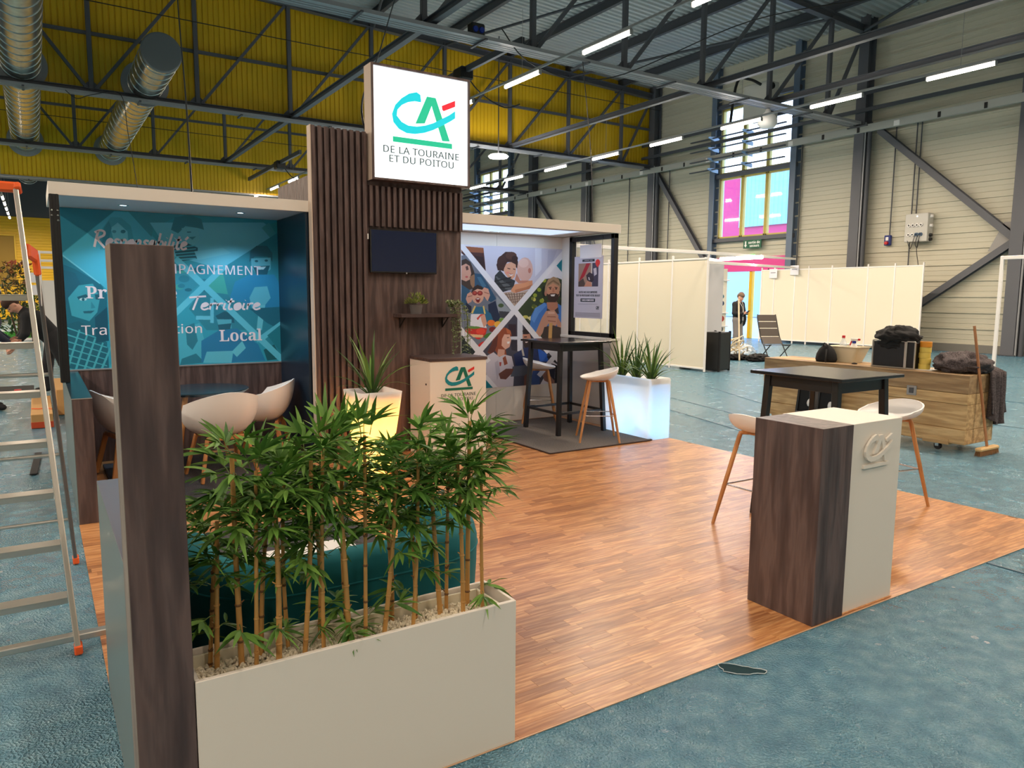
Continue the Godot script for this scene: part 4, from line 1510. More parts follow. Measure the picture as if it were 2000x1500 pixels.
func stand_furniture() -> void:
	# pedestal of a dark wood block and a white block
	var p := thing("pedestal", "half wood, half white pedestal counter with a raised white monogram on its front", "counter", Vector3(3.2, 0, -2.155))
	var b := B.new()
	b.span(Vector3(0, 0, -0.405), Vector3(0.255, 1.015, 0), 0.0015)
	part("wood_block", b, mats["dark laminate"], p)
	b = B.new()
	b.span(Vector3(0.256, 0.0, -0.43), Vector3(0.725, 1.012, -0.016), 0.002)
	part("white_block", b, mats["white"], p)
	b = B.new()
	b.span(Vector3(0.256, 0.0, -0.016), Vector3(0.725, 0.004, -0.006), 0.001)
	part("wood_sill", b, mats["oak"], p)
	monogram(p, Vector3(0.485, 0.86, -0.016), 0.36, 0.012, [mats["white"], mats["white"], mats["white"]])
	bar_table("black square bar table behind the half wood pedestal", Vector3(4.89, 0, -3.3), 0.76)
	bar_table("black square bar table on the grey rug by the mural", Vector3(5.44, 0.012, -7.24), 0.8)
	bar_stool("white bar stool nearest the glowing blue planter, on the rug's front corner", Vector3(5.365, 0.012, -6.5), 1.0)
	bar_stool("white bar stool against the photo mural, behind the bar table", Vector3(5.5, 0.012, -7.88), -2.14)
	bar_stool("white bar stool half hidden at the wood side of the pedestal", Vector3(4.32, 0, -3.39), -PI / 2)
	bar_stool("white bar stool on the white side of the pedestal, at the stand's edge", Vector3(5.74, 0, -3.28), PI / 2 - 0.2)
	# round table and its chairs
	var t := thing("round_table", "round table with a thin dark teal top and wooden legs in the meeting corner", "table", Vector3(1.28, 0.012, -7.48))
	b = B.new()
	b.lathe([Vector2(0, 0.706), Vector2(0.4, 0.706), Vector2(0.43, 0.728), Vector2(0.43, 0.734), Vector2(0.426, 0.738), Vector2(0, 0.738)], 56)
	part("tabletop", b, mats["teal top"], t)
	for q in [[-1, -1], [1, -1], [-1, 1], [1, 1]]:
		b = B.new()
		b.tube([Vector3(0.17 * q[0], 0.706, 0.17 * q[1]), Vector3(0.27 * q[0], 0.0, 0.27 * q[1])], [0.026, 0.016], 10)
		part("leg", b, mats["oak"], t)
	shell_chair("white shell armchair with its back to the camera, in front of the round table", Vector3(1.335, 0.012, -6.93), 0.12)
	shell_chair("white shell armchair at the navy side panel, turned to the round table", Vector3(1.86, 0.012, -7.55), 1.15)
	shell_chair("white shell armchair beside the low teal topped wall", Vector3(0.66, 0.012, -7.42), -1.35)
	sofa()
	var ct := thing("coffee_table", "white coffee table top showing between bamboo and the teal sofa's back", "table", Vector3(0.96, 0, -3.52))
	b = B.new()
	b.box(Vector3(0, 0.36, 0), Vector3(0.72, 0.02, 0.28), 0.006)
	part("tabletop", b, mats["plastic white"], ct)
	for q in [[-1, -1], [1, -1], [-1, 1], [1, 1]]:
		b = B.new()
		b.tube([Vector3(0.3 * q[0], 0.352, 0.1 * q[1]), Vector3(0.33 * q[0], 0.013, 0.12 * q[1])], 0.014, 8)
		part("leg", b, mats["oak"], ct)
	lit_pots()


func sofa() -> void:
	var t := thing("sofa", "teal velvet tub sofa with its low curved back to the bamboo planter", "sofa")
	var path := smooth_path([Vector2(0.46, -3.22), Vector2(0.44, -3.05), Vector2(0.44, -2.86), Vector2(0.5, -2.7), Vector2(0.63, -2.6), Vector2(0.8, -2.575), Vector2(1.0, -2.572), Vector2(1.2, -2.575), Vector2(1.37, -2.6), Vector2(1.49, -2.7), Vector2(1.545, -2.86), Vector2(1.545, -3.05), Vector2(1.53, -3.22)], 5)
	var rows := []
	var prof := [Vector2(0.0, 0.1), Vector2(0.03, 0.2), Vector2(0.05, 0.35), Vector2(0.06, 0.52), Vector2(0.062, 0.62), Vector2(0.05, 0.67), Vector2(0.02, 0.695), Vector2(-0.03, 0.7), Vector2(-0.075, 0.685), Vector2(-0.1, 0.65), Vector2(-0.115, 0.58), Vector2(-0.125, 0.48), Vector2(-0.13, 0.38)]
	for i in path.size():
		var d: Vector2 = (path[mini(i + 1, path.size() - 1)] - path[maxi(i - 1, 0)]).normalized()
		var n := Vector2(-d.y, d.x)
		var row := []
		var drop := 0.0
		var e := mini(i, path.size() - 1 - i)
		if e < 5:
			drop = 0.05 * pow(1.0 - e / 5.0, 2.0)
		for q in prof:
			row.append(Vector3(path[i].x + n.x * q.x, q.y - drop * (q.y / 0.7), path[i].y + n.y * q.x))
		rows.append(row)
	var b := B.new()
	b.grid(rows, false, true)
	for e in [0, rows.size() - 1]:
		b.face(rows[e], Vector3(0, 0, -1))
	part("back", b, mats["teal velvet"], t)
	# piping seam below the rim
	var seam := []
	for i in rows.size():
		seam.append((rows[i][4] as Vector3).lerp(rows[i][3], 0.3))
	b = B.new()
	b.tube(seam, 0.005, 6)
	part("piping", b, mats["teal velvet"], t)
	b = B.new()
	b.span(Vector3(0.56, 0.28, -3.26), Vector3(1.43, 0.42, -2.7), 0.05)
	part("seat_cushion", b, mats["teal velvet"], t)
	b = B.new()
	b.span(Vector3(0.5, 0.1, -3.24), Vector3(1.49, 0.29, -2.66), 0.03)
	part("base", b, mats["teal velvet"], t)
	for q in [[0.56, -3.18], [1.44, -3.18], [0.6, -2.72], [1.38, -2.72]]:
		b = B.new()
		b.tube([Vector3(q[0], 0.11, q[1]), Vector3(q[0], 0.0, q[1])], [0.022, 0.015], 8)
		part("foot", b, mats["black"], t)


func lit_pots() -> void:
	var lit := mat("lit plastic", c8(240, 238, 235), 0.45)
	lit.backlight_enabled = true
	lit.backlight = Color(1.3, 1.3, 1.3)
	# tapered square pot with a warm lamp inside
	var t := thing("glowing_pot", "tapered square white pot glowing warm yellow, at the foot of the slats", "planter", Vector3(2.555, 0, -6.34))
	var b := B.new()
	square_pot(b, [[0.0, 0.115], [0.3, 0.155], [0.6, 0.192], [0.745, 0.208], [0.78, 0.212], [0.782, 0.208], [0.782, 0.192], [0.775, 0.188], [0.68, 0.178]], 0.03)
	part("body", b, lit, t)
	b = B.new()
	b.span(Vector3(-0.172, 0.655, -0.172), Vector3(0.172, 0.67, 0.172), 0.0)
	part("inner_tray", b, mat("potting grey", c8(120, 116, 108), 0.9), t)
	bulb(t, Vector3(0, 0.26, 0.0), Color(1.0, 0.62, 0.18), 1.0)
	sword_plant("potted_sword_plant", "spiky long leaved plant standing in the warm glowing pot", Vector3(2.56, 0.67, -6.36), 24, 0.62, 11)
	# long rectangular planter with a cold lamp inside
	t = thing("glowing_trough", "rectangular white planter glowing pale blue at the right edge of the stand", "planter", Vector3(6.05, 0, -6.63))
	b = B.new()
	var prof := [[0.0, 0.0], [0.69, 0.0], [0.708, -0.004], [0.712, -0.012], [0.708, -0.022], [0.69, -0.026], [0.62, -0.026]]
	var rows := []
	for q in prof:
		rows.append(round_rect(0.17 + q[1], 0.444 + q[1], 0.045 + q[1] * 0.5, q[0]))
	b.grid(rows, true, true)
	part("body", b, lit, t)
	b = B.new()
	b.span(Vector3(-0.14, 0.6, -0.41), Vector3(0.14, 0.615, 0.41), 0.0)
	part("inner_tray", b, mats["potting grey"], t)
	b = B.new()
	b.tube(smooth_path([Vector3(-0.12, 0.02, 0.1), Vector3(-0.13, 0.12, 0.2), Vector3(-0.13, 0.06, 0.34), Vector3(-0.1, 0.02, 0.42)], 6), 0.006, 6)
	part("lamp_cable", b, mats["black"], t)
	bulb(t, Vector3(-0.07, 0.17, 0.08), Color(0.33, 0.74, 1.0), 0.3)
	sword_plant("potted_sword_plant", "spiky plant at the near end of the pale blue glowing planter", Vector3(6.06, 0.61, -6.37), 26, 0.58, 12)
	sword_plant("potted_sword_plant", "spiky plant in the middle of the pale blue glowing planter", Vector3(6.05, 0.61, -6.62), 22, 0.55, 13)
	sword_plant("potted_sword_plant", "spiky plant at the far end of the pale blue glowing planter, by the framed window", Vector3(6.04, 0.61, -6.87), 26, 0.6, 14)


func bulb(t: Node3D, at: Vector3, c: Color, energy: float) -> void:
	var m := mat("bulb glow " + str(c), Color.WHITE, 0.4)
	m.emission_enabled = true
	m.emission = c
	m.emission_energy_multiplier = 6.0
	var b := B.new()
	b.lathe([Vector2(0, -0.05), Vector2(0.035, -0.035), Vector2(0.05, 0), Vector2(0.035, 0.035), Vector2(0, 0.05)], 16, Transform3D(), true)
	part("lamp_bulb", b, m, t, at)
	var l := OmniLight3D.new()
	l.name = "bulb_omni_light"
	l.light_color = c
	l.light_energy = energy
	l.light_size = 0.05
	l.omni_range = 40.0
	l.omni_attenuation = 2.0
	l.shadow_enabled = true
	l.position = at
	t.add_child(l)


func round_rect(hx: float, hz: float, r: float, y: float) -> Array:
	var row := []
	for q in [[1, 1, 0.0], [-1, 1, 0.5], [-1, -1, 1.0], [1, -1, 1.5]]:
		for k in 5:
			var a: float = q[2] * PI + PI / 2 * k / 4.0
			row.append(Vector3((hx - r) * q[0] + cos(a) * r, y, (hz - r) * q[1] + sin(a) * r))
	return row


func square_pot(b: B, prof: Array, r: float) -> void:
	var rows := []
	for q in prof:
		rows.append(round_rect(q[1], q[1], minf(r, q[1] * 0.3), q[0]))
	b.grid(rows, true, true)


func sword_leaf(l: float, w: float, droop: float) -> B:     # a long folded blade leaving the origin along z and up
	var b := B.new()
	var rows := []
	for i in 8:
		var t := i / 7.0
		var ww := w * (0.55 + 1.1 * t - 1.65 * t * t) if t < 0.98 else 0.0008
		ww = maxf(ww, 0.0008)
		var p := Vector3(0, l * t * (1.0 - droop * 0.35 * t), l * droop * t * t * 0.8)
		rows.append([p + Vector3(-ww, 0, 0), p + Vector3(-ww * 0.5, -0.0, -0.006 * (1 - t)), p + Vector3(0, 0.0, -0.01 * (1 - t)), p + Vector3(ww * 0.5, 0, -0.006 * (1 - t)), p + Vector3(ww, 0, 0)])
	b.grid(rows)
	return b


func sword_plant(called: String, label: String, at: Vector3, n: int, l: float, sd: int) -> void:
	var t := thing(called, label, "plant", at, 0.0, "spiky potted plants")
	rng.seed = sd
	var b := B.new()
	b.tube([Vector3(0, -0.02, 0), Vector3(0, 0.12, 0)], [0.035, 0.04], 10)
	part("stem", b, mat("dark green stem", c8(40, 62, 34), 0.6), t)
	var meshes := []
	for k in 4:
		meshes.append(sword_leaf(l, 0.017 + 0.003 * (k % 2), 0.15 + 0.17 * k).mesh())
	for k in n:
		var q := float(k) / n
		var k2 := clampi(int(q * 4.0 + rng.randf_range(-0.6, 0.6)), 0, 3)
		var o := part("leaf", meshes[k2], mats["sword leaf pale"] if rng.randf() < 0.3 else mats["sword leaf"], t)
		var sc := rng.randf_range(0.72, 1.12)
		var a := k * 2.399 + rng.randf_range(-0.3, 0.3)
		var tilt := lerpf(0.08, 0.78, q) * rng.randf_range(0.75, 1.15)
		o.transform = Transform3D(Basis(Vector3.UP, a) * Basis(Vector3.RIGHT, tilt) * Basis.from_scale(Vector3(1, sc, sc)), Vector3(sin(a) * 0.02, 0.04 + 0.05 * (1 - q), cos(a) * 0.02))


func small_plants() -> void:
	var pot := thing("small_potted_plant", "small bushy green plant in a grey pot on the wall shelf", "plant", Vector3(3.3, 1.46, -6.97))
	var b := B.new()
	b.lathe([Vector2(0, 0), Vector2(0.055, 0), Vector2(0.068, 0.09), Vector2(0.06, 0.092), Vector2(0.056, 0.08), Vector2(0, 0.08)], 20)
	part("pot", b, mat("grey pot", c8(96, 90, 90), 0.7), pot)
	rng.seed = 21
	var f := B.new()
	for k in 190:
		var a := rng.randf() * TAU
		var e := rng.randf()
		var p := Vector3(cos(a) * sqrt(e) * 0.11, 0.1 + rng.randf() * 0.1 * (1.15 - e), sin(a) * sqrt(e) * 0.09)
		f.tint = Color(0.18, 0.26, 0.06).lerp(Color(0.4, 0.42, 0.12), rng.randf())
		small_leaf(f, p, Vector3(cos(a) * e, rng.randf_range(0.2, 1.0), sin(a) * e).normalized(), 0.034, 0.012)
	var fo := part("foliage", f, mats["bamboo leaf"], pot)
	fo.set_meta("kind", "stuff")
	var tr := thing("trailing_plant", "pale trailing plant hanging down from the right end of the wall shelf", "plant", Vector3(3.7, 1.46, -6.97))
	b = B.new()
	b.lathe([Vector2(0, 0), Vector2(0.04, 0), Vector2(0.05, 0.07), Vector2(0.045, 0.07), Vector2(0, 0.06)], 16)
	part("pot", b, mats["grey pot"], tr)
	for k in 14:
		var a := rng.randf() * TAU
		var out := rng.randf_range(0.05, 0.13)
		var drop := rng.randf_range(0.12, 0.46)
		var pts := smooth_path([Vector3(0, 0.06, 0), Vector3(cos(a) * out * 0.7, 0.13, 0.04 + sin(a) * out * 0.5), Vector3(0.06 + cos(a) * out, 0.0, 0.08 + sin(a) * out * 0.7), Vector3(0.07 + cos(a) * out * 0.9, -drop, 0.09 + sin(a) * out * 0.7)], 5)
		b = B.new()
		b.tint = Color(0.16, 0.2, 0.08)
		b.tube(pts, 0.0018, 4, false)
		for p in pts:
			for j in 4:
				b.tint = Color(0.26, 0.34, 0.14).lerp(Color(0.52, 0.56, 0.34), rng.randf())
				small_leaf(b, p, Vector3(rng.randf_range(-1, 1), rng.randf_range(-0.6, 0.5), rng.randf_range(-1, 1)).normalized(), 0.026, 0.01)
		part("strand", b, mats["bamboo leaf"], tr)


func small_leaf(b: B, p: Vector3, d: Vector3, l: float, w: float) -> void:
	var s := d.cross(Vector3(0.3, 1, 0.45)).normalized() * w
	var n := s.cross(d).normalized() * w * 0.35
	b.face([p, p + d * l * 0.45 + s, p + d * l, p + d * l * 0.45 + n], n)
	b.face([p, p + d * l * 0.45 + n, p + d * l, p + d * l * 0.45 - s], n)


# ---- the bamboo planter --------------------------------------------------------------------------------------------
func planter() -> void:
	var t := thing("bamboo_planter", "long white planter box full of white pebbles at the stand's front edge", "planter", Vector3(0.318, 0, F))
	var b := B.new()
	var w := 1.092
	var d := -0.226
	b.span(Vector3(0, 0, -0.016), Vector3(w, 0.548, 0), 0.002)
	b.span(Vector3(0, 0, d), Vector3(w, 0.548, d + 0.012), 0.002)
	b.span(Vector3(0, 0, d + 0.012), Vector3(0.012, 0.548, -0.016), 0.001)
	b.span(Vector3(w - 0.012, 0, d + 0.012), Vector3(w, 0.548, -0.016), 0.001)
	part("box", b, mats["white"], t)
	b = B.new()
	b.span(Vector3(0.012, 0.525, d + 0.02), Vector3(w - 0.05, 0.533, d + 0.03), 0.001)
	b.span(Vector3(w - 0.055, 0.525, d + 0.02), Vector3(w - 0.045, 0.533, -0.018), 0.001)
	b.span(Vector3(0.012, 0.44, d + 0.026), Vector3(w - 0.05, 0.526, d + 0.03), 0.0)
	b.span(Vector3(w - 0.051, 0.44, d + 0.026), Vector3(w - 0.047, 0.526, -0.018), 0.0)
	part("liner_tray", b, mat("liner white", c8(226, 220, 198), 0.5), t)
	b = B.new()
	b.span(Vector3(0.013, 0.45, d + 0.03), Vector3(w - 0.052, 0.49, -0.018), 0.0)
	part("gravel_bed", b, mat("gravel base", c8(196, 184, 158), 0.9), t)
	# pebbles
	rng.seed = 5
	b = B.new()
	b.lathe([Vector2(0, -0.7), Vector2(0.7, -0.5), Vector2(1.0, -0.05), Vector2(0.8, 0.45), Vector2(0, 0.6)], 7)
	var mm := MultiMesh.new()
	mm.transform_format = MultiMesh.TRANSFORM_3D
	mm.mesh = b.mesh()
	mm.instance_count = 2600
	for k in 2600:
		var x := rng.randf_range(0.03, w - 0.065)
		var z := rng.randf_range(d + 0.045, -0.028)
		var y := 0.49 + rng.randf() * 0.012 + 0.006 * sin(x * 9.0)
		var bs := Basis.from_euler(Vector3(rng.randf() * TAU, rng.randf() * TAU, rng.randf() * TAU)) * Basis.from_scale(Vector3(rng.randf_range(0.006, 0.0105), rng.randf_range(0.0035, 0.006), rng.randf_range(0.005, 0.008)))
		mm.set_instance_transform(k, Transform3D(bs, Vector3(x, y, z)))
	var o := MultiMeshInstance3D.new()
	o.name = "pebbles"
	o.multimesh = mm
	o.material_override = mat("pebble", c8(232, 222, 200), 0.7)
	o.set_meta("kind", "stuff")
	t.add_child(o)
	bamboo()


func leaf_spray(sd: int) -> ArrayMesh:     # a short twig and a fan of narrow leaves, leaving the origin along +z
	rng.seed = sd
	var b := B.new()
	b.tint = Color(0.14, 0.2, 0.05)
	b.tube([Vector3.ZERO, Vector3(0, 0.008, 0.03), Vector3(0, 0.006, 0.06)], [0.0016, 0.0013, 0.0009], 5, false)
	var n := 7 + sd % 3
	for k in n:
		var a := lerpf(-1.15, 1.15, float(k) / (n - 1)) + rng.randf_range(-0.12, 0.12)
		var up := rng.randf_range(-0.45, 0.4)
		var l := rng.randf_range(0.078, 0.122) * (1.0 - 0.22 * absf(a))
		var d := Vector3(sin(a) * cos(up), sin(up), cos(a) * cos(up))
		var s := Vector3.UP.cross(d).normalized()
		var roll := rng.randf_range(-0.6, 0.6)
		s = s.rotated(d, roll)
		var nn := d.cross(s)
		var p0 := Vector3(0, 0.006, 0.035 + 0.004 * k)
		b.tint = Color(0.04, 0.12, 0.016).lerp(Color(0.2, 0.37, 0.07), rng.randf())
		var rows := []
		for i in 6:
			var t := i / 5.0
			var w := 0.0066 * sin(PI * pow(t, 0.72)) + 0.0004
			var p := p0 + d * l * t + Vector3.DOWN * l * 0.28 * t * t
			rows.append([p - s * w, p - nn * w * 0.35, p + s * w])
		b.grid(rows)
	return b.mesh()


func bamboo() -> void:
	# foot x, foot z, head x, head y of every cane
	var canes := [[0.387, -2.321, 0.411, 0.838], [0.403, -2.298, 0.421, 0.967], [0.474, -2.284, 0.468, 1.174], [0.509, -2.245, 0.527, 1.12], [0.541, -2.316, 0.571, 0.926], [0.575, -2.234, 0.576, 1.071], [0.628, -2.316, 0.63, 1.075], [0.659, -2.243, 0.696, 1.139], [0.744, -2.35, 0.743, 0.879], [0.724, -2.249, 0.737, 1.18], [0.84, -2.35, 0.835, 1.149], [0.808, -2.241, 0.786, 1.006], [0.865, -2.241, 0.873, 1.197], [0.931, -2.242, 0.984, 1.076], [0.998, -2.332, 0.981, 0.918], [1.04, -2.243, 1.065, 1.153], [1.077, -2.301, 1.055, 0.914], [1.165, -2.276, 1.127, 1.026], [1.206, -2.31, 1.218, 1.086], [1.242, -2.246, 1.22, 1.066], [1.295, -2.312, 1.306, 1.196], [1.328, -2.253, 1.323, 1.105]]
	var ord := ["first", "second", "third", "fourth", "fifth", "sixth", "seventh", "eighth", "ninth", "tenth", "eleventh", "twelfth", "thirteenth", "fourteenth", "fifteenth", "sixteenth", "seventeenth", "eighteenth", "nineteenth", "twentieth", "twenty-first", "last"]
	var sprays := []
	for k in 9:
		sprays.append(leaf_spray(100 + k))
	for k in canes.size():
		var q: Array = canes[k]
		rng.seed = 300 + k
		var t := thing("bamboo_plant", "%s bamboo cane with narrow green leaves in the white planter, from the wooden post" % ord[k], "plant", Vector3(q[0], 0.49, q[1]), 0.0, "bamboo canes in the white planter")
		var head := Vector3(q[2] - q[0], q[3] - 0.49, 0.0)
		var bend := Vector3(rng.randf_range(-0.01, 0.01), 0, rng.randf_range(-0.012, 0.012))
		var at := func(f): return head * f + bend * sin(f * PI)
		var r := 0.0072 + 0.0012 * (k % 3)
		var pts := []
		for i in 9:
			pts.append(at.call(i / 8.0))
		var b := B.new()
		var rr := []
		for i in 9:
			rr.append(r * (1.0 - 0.28 * i / 8.0))
		b.tube(pts, rr, 9)
		part("cane", b, mats["cane"], t)
		b = B.new()
		var f := 0.05 + rng.randf() * 0.08
		while f < 0.98:
			var c: Vector3 = at.call(f)
			b.lathe([Vector2(r, -0.004), Vector2(r * 1.18, 0.0), Vector2(r * 1.0, 0.004)], 9, Transform3D(Basis(), c))
			if rng.randf() < 0.5:
				var a := rng.randf() * TAU
				b.tube([c, c + Vector3(cos(a) * 0.018, 0.014, sin(a) * 0.018)], [0.0035, 0.002], 5)
			f += rng.randf_range(0.12, 0.2)
		part("node_rings", b, mats["cane"] if k % 2 else mats["cane ring"], t)
		var n := 18 if q[3] > 1.0 else 13
		for i in n + 3:
			var g := 1.0 - 0.34 * pow(float(i) / n, 1.2) + rng.randf_range(-0.03, 0.06)
			if i >= n:
				g = rng.randf_range(0.03, 0.6)
				if rng.randf() < 0.35:
					continue
			var o := part("leaf_spray", sprays[rng.randi() % 9], mats["bamboo leaf"], t)
			var a := i * 2.399 + rng.randf()
			var up := rng.randf_range(-0.15, 0.65) if i < n else rng.randf_range(-0.4, 0.3)
			var reach := rng.randf_range(0.0, 0.05) if i < n else 0.0
			var sc := rng.randf_range(0.85, 1.2)
			if i < 3 and i < n:
				up = rng.randf_range(0.6, 1.3)
			o.transform = Transform3D((Basis(Vector3.UP, a) * Basis(Vector3.RIGHT, -up)).scaled(Vector3.ONE * sc), at.call(minf(g, 1.02)) + Vector3(sin(a) * reach, 0, cos(a) * reach))
	var fl := B.new()
	fl.box(Vector3.ZERO, Vector3(0.016, 0.004, 0.013), 0.0015, Transform3D(Basis(Vector3(0.3, 1, 0.4).normalized(), 0.5), Vector3(0.672, 0.507, -2.222)))
	one("paper_scrap", fl, mat("pink scrap", c8(214, 120, 120), 0.7), "tiny pink scrap lying on the white pebbles among the canes", "scrap")


# ---- things standing about the hall --------------------------------------------------------------------------------
func hall_things() -> void:
	ladder()
	partitions()
	crate()
	clutter()
	left_corner()


func ladder() -> void:
	var al: Material = mats["aluminium"]
	var t := thing("stepladder", "aluminium platform stepladder with orange plastic caps at the left edge of the stand", "ladder", Vector3(-0.24, 0, -3.79))
	var b: B
	for s in [-1, 1]:
		b = B.new()
		b.bar(Vector3(0.308 * s, 0.03, 0), Vector3(0.185 * s, 2.16, -0.76), 0.024, 0.062, 0.004, Vector3.BACK)
		part("front_rail", b, al, t)
		b = B.new()
		b.bar(Vector3(0.35 * s, 0.03, -1.32), Vector3(0.25 * s, 1.78, -0.86), 0.022, 0.05, 0.004, Vector3.BACK)
		part("rear_rail", b, mat("grey rail", c8(128, 124, 122), 0.4, 0.6), t)
		for q in [[0.31, 0.0], [0.352, -1.325]]:
			b = B.new()
			b.box(Vector3(q[0] * s, 0.022, q[1]), Vector3(0.034, 0.044, 0.07), 0.006)
			part("rubber_foot", b, mats["orange"], t)
		b = B.new()
		b.bar(Vector3(0.248 * s, 1.84, -0.845), Vector3(0.215 * s, 1.86, -0.68), 0.03, 0.07, 0.01)
		b.bar(Vector3(0.254 * s, 1.74, -0.865), Vector3(0.246 * s, 1.86, -0.84), 0.034, 0.06, 0.01, Vector3.BACK)
		part("hinge_cap", b, mats["orange"], t)
		b = B.new()
		b.bar(Vector3(0.195 * s, 2.155, -0.75), Vector3(0.19 * s, 2.19, -0.765), 0.034, 0.07, 0.008, Vector3.BACK)
		part("rail_cap", b, mats["orange"], t)
	for k in 7:
		var y := 0.25 + 0.2317 * k
		var f := y / 2.16
		var hw := lerpf(0.308, 0.185, f) - 0.012
		b = B.new()
		var z := -0.76 * f
		var d := 0.085 if k < 6 else 0.24
		b.span(Vector3(-hw, y - 0.004, z - d + 0.02), Vector3(hw, y, z + 0.025), 0.001)
		b.span(Vector3(-hw, y - 0.03, z + 0.018), Vector3(hw, y - 0.004, z + 0.024), 0.001)
		b.span(Vector3(-hw, y - 0.03, z - 0.04), Vector3(hw, y - 0.004, z - 0.035), 0.001)
		part("tread" if k < 6 else "platform", b, al, t)
	for y in [0.3, 0.72, 1.2]:
		var f: float = (y - 0.03) / 1.75
		b = B.new()
		b.tube([Vector3(-lerpf(0.35, 0.25, f), y, lerpf(-1.32, -0.86, f)), Vector3(lerpf(0.35, 0.25, f), y, lerpf(-1.32, -0.86, f))], 0.011, 8)
		part("rear_rung", b, al, t)
	b = B.new()
	b.span(Vector3(-0.44, 0.055, -0.05), Vector3(0.44, 0.085, 0.0), 0.004)
	part("stabiliser_bar", b, al, t)
	b = B.new()
	b.span(Vector3(-0.2, 2.15, -0.79), Vector3(0.2, 2.2, -0.73), 0.01)
	part("guard_top", b, mats["orange"], t)
	b = B.new()
	b.box(Vector3(0.262, 1.66, -0.84), Vector3(0.004, 0.16, 0.1), 0.001)
	part("sticker", b, mats["plastic white"], t)


func run_of_panels(t: Node3D, a: Vector3, zs: Array, h: float, gap: float, m: Material) -> void:
	for k in zs.size():
		var b := B.new()
		b.box(Vector3(a.x, h / 2 + 0.05, zs[k]), Vector3(0.045, h + 0.1, 0.045), 0.008)
		part("post", b, mats["plastic white"], t)
		if k == zs.size() - 1:
			break
		b = B.new()
		b.span(Vector3(a.x - 0.006, gap, zs[k + 1] + 0.022), Vector3(a.x + 0.006, h, zs[k] - 0.022), 0.0)
		part("panel", b, m, t)
		for y in [gap - 0.02, h]:
			b = B.new()
			b.bar(Vector3(a.x, y, zs[k] - 0.022), Vector3(a.x, y, zs[k + 1] + 0.022), 0.035, 0.04, 0.004)
			part("rail", b, mats["plastic white"], t)


func partitions() -> void:
	var m: Material = mats["panel white"]
	var t := thing("white_partition", "run of cream white partition panels behind the glowing trough and framed window", "partition")
	run_of_panels(t, Vector3(12.43, 0, 0), [-11.4, -12.47, -13.6, -14.75, -15.9, -17.05, -18.2, -19.35], 2.5, 0.09, m)
	t = thing("white_partition", "long run of white partition panels in front of the clad wall, behind the wooden crate", "partition")
	run_of_panels(t, Vector3(23.1, 0, 0), [-12.45, -13.35, -14.26, -15.57, -16.48, -17.04, -17.93, -18.5], 2.68, 0.14, m)
	for q in [[Vector3(3.95, 2.62, -11.4), Vector3(12.43, 2.62, -11.4), "white beam at panel height, seen past the framed window to the near partition's end"], [Vector3(12.43, 2.62, -11.4), Vector3(23.0, 3.05, -17.0), "white beam spanning from the near partition's end to the far panels, upper one"], [Vector3(12.43, 2.42, -11.45), Vector3(23.0, 2.74, -17.0), "white beam spanning from the near partition's end to the far panels, lower one"], [Vector3(12.45, 2.5, -11.5), Vector3(16.8, 2.7, -14.9), "short white arm that carries the lone tube light"]]:
		var b := B.new()
		b.bar(q[0], q[1], 0.05, 0.07, 0.006)
		one("stand_beam", b, mats["plastic white"], q[2], "beam", Vector3.ZERO, "white beams of the panel stands")
	var fr := thing("empty_frame", "empty white stand frame of one post and a beam before the clad wall", "frame", Vector3(18.6, 0, -8.25))
	for z in [0.0, 4.0]:
		var b := B.new()
		b.box(Vector3(0, 1.32, z), Vector3(0.07, 2.64, 0.07), 0.01)
		part("post", b, mats["plastic white"], fr)
	var b := B.new()
	b.bar(Vector3(0, 2.6, 0), Vector3(0, 2.6, 4.0), 0.06, 0.08, 0.006)
	part("beam", b, mats["plastic white"], fr)
	# a lone tube light on the stands
	var l := thing("stand_tube_light", "bright white tube light fixed on the panel stand's beam, below the exit sign", "light", Vector3(16.77, 2.76, -14.18))
	b = B.new()
	b.lathe([Vector2(0, -0.74), Vector2(0.05, -0.73), Vector2(0.05, 0.73), Vector2(0, 0.74)], 12, Transform3D(Basis(Vector3.RIGHT, PI / 2), Vector3.ZERO))
	part("tube", b, mats["tube light glow"], l)
	b = B.new()
	b.box(Vector3(0, 0.055, 0), Vector3(0.05, 0.03, 1.4), 0.004)
	part("holder", b, mats["lamp end grey"], l)
	add_lamp(l, Vector3(0, -0.07, 0), 6.0)
	for q in [[23.04, 2.55, -17.95, "small white number card hanging at the far panel post"], [23.04, 2.65, -17.04, "white name card hanging on the taller far panel post"]]:
		var c := thing("name_card", q[3], "card", Vector3(q[0], q[1], q[2]), -PI / 2 - 0.2, "cards on the white panels")
		b = B.new()
		b.box(Vector3.ZERO, Vector3(0.42, 0.34, 0.006), 0.001)
		part("card", b, mat("card white", c8(228, 228, 236), 0.6), c)
		b = B.new()
		b.box(Vector3(0, 0.03, 0.004), Vector3(0.26, 0.03, 0.001), 0.0)
		part("printed_line", b, mat("grey print", c8(140, 140, 150), 0.6), c)


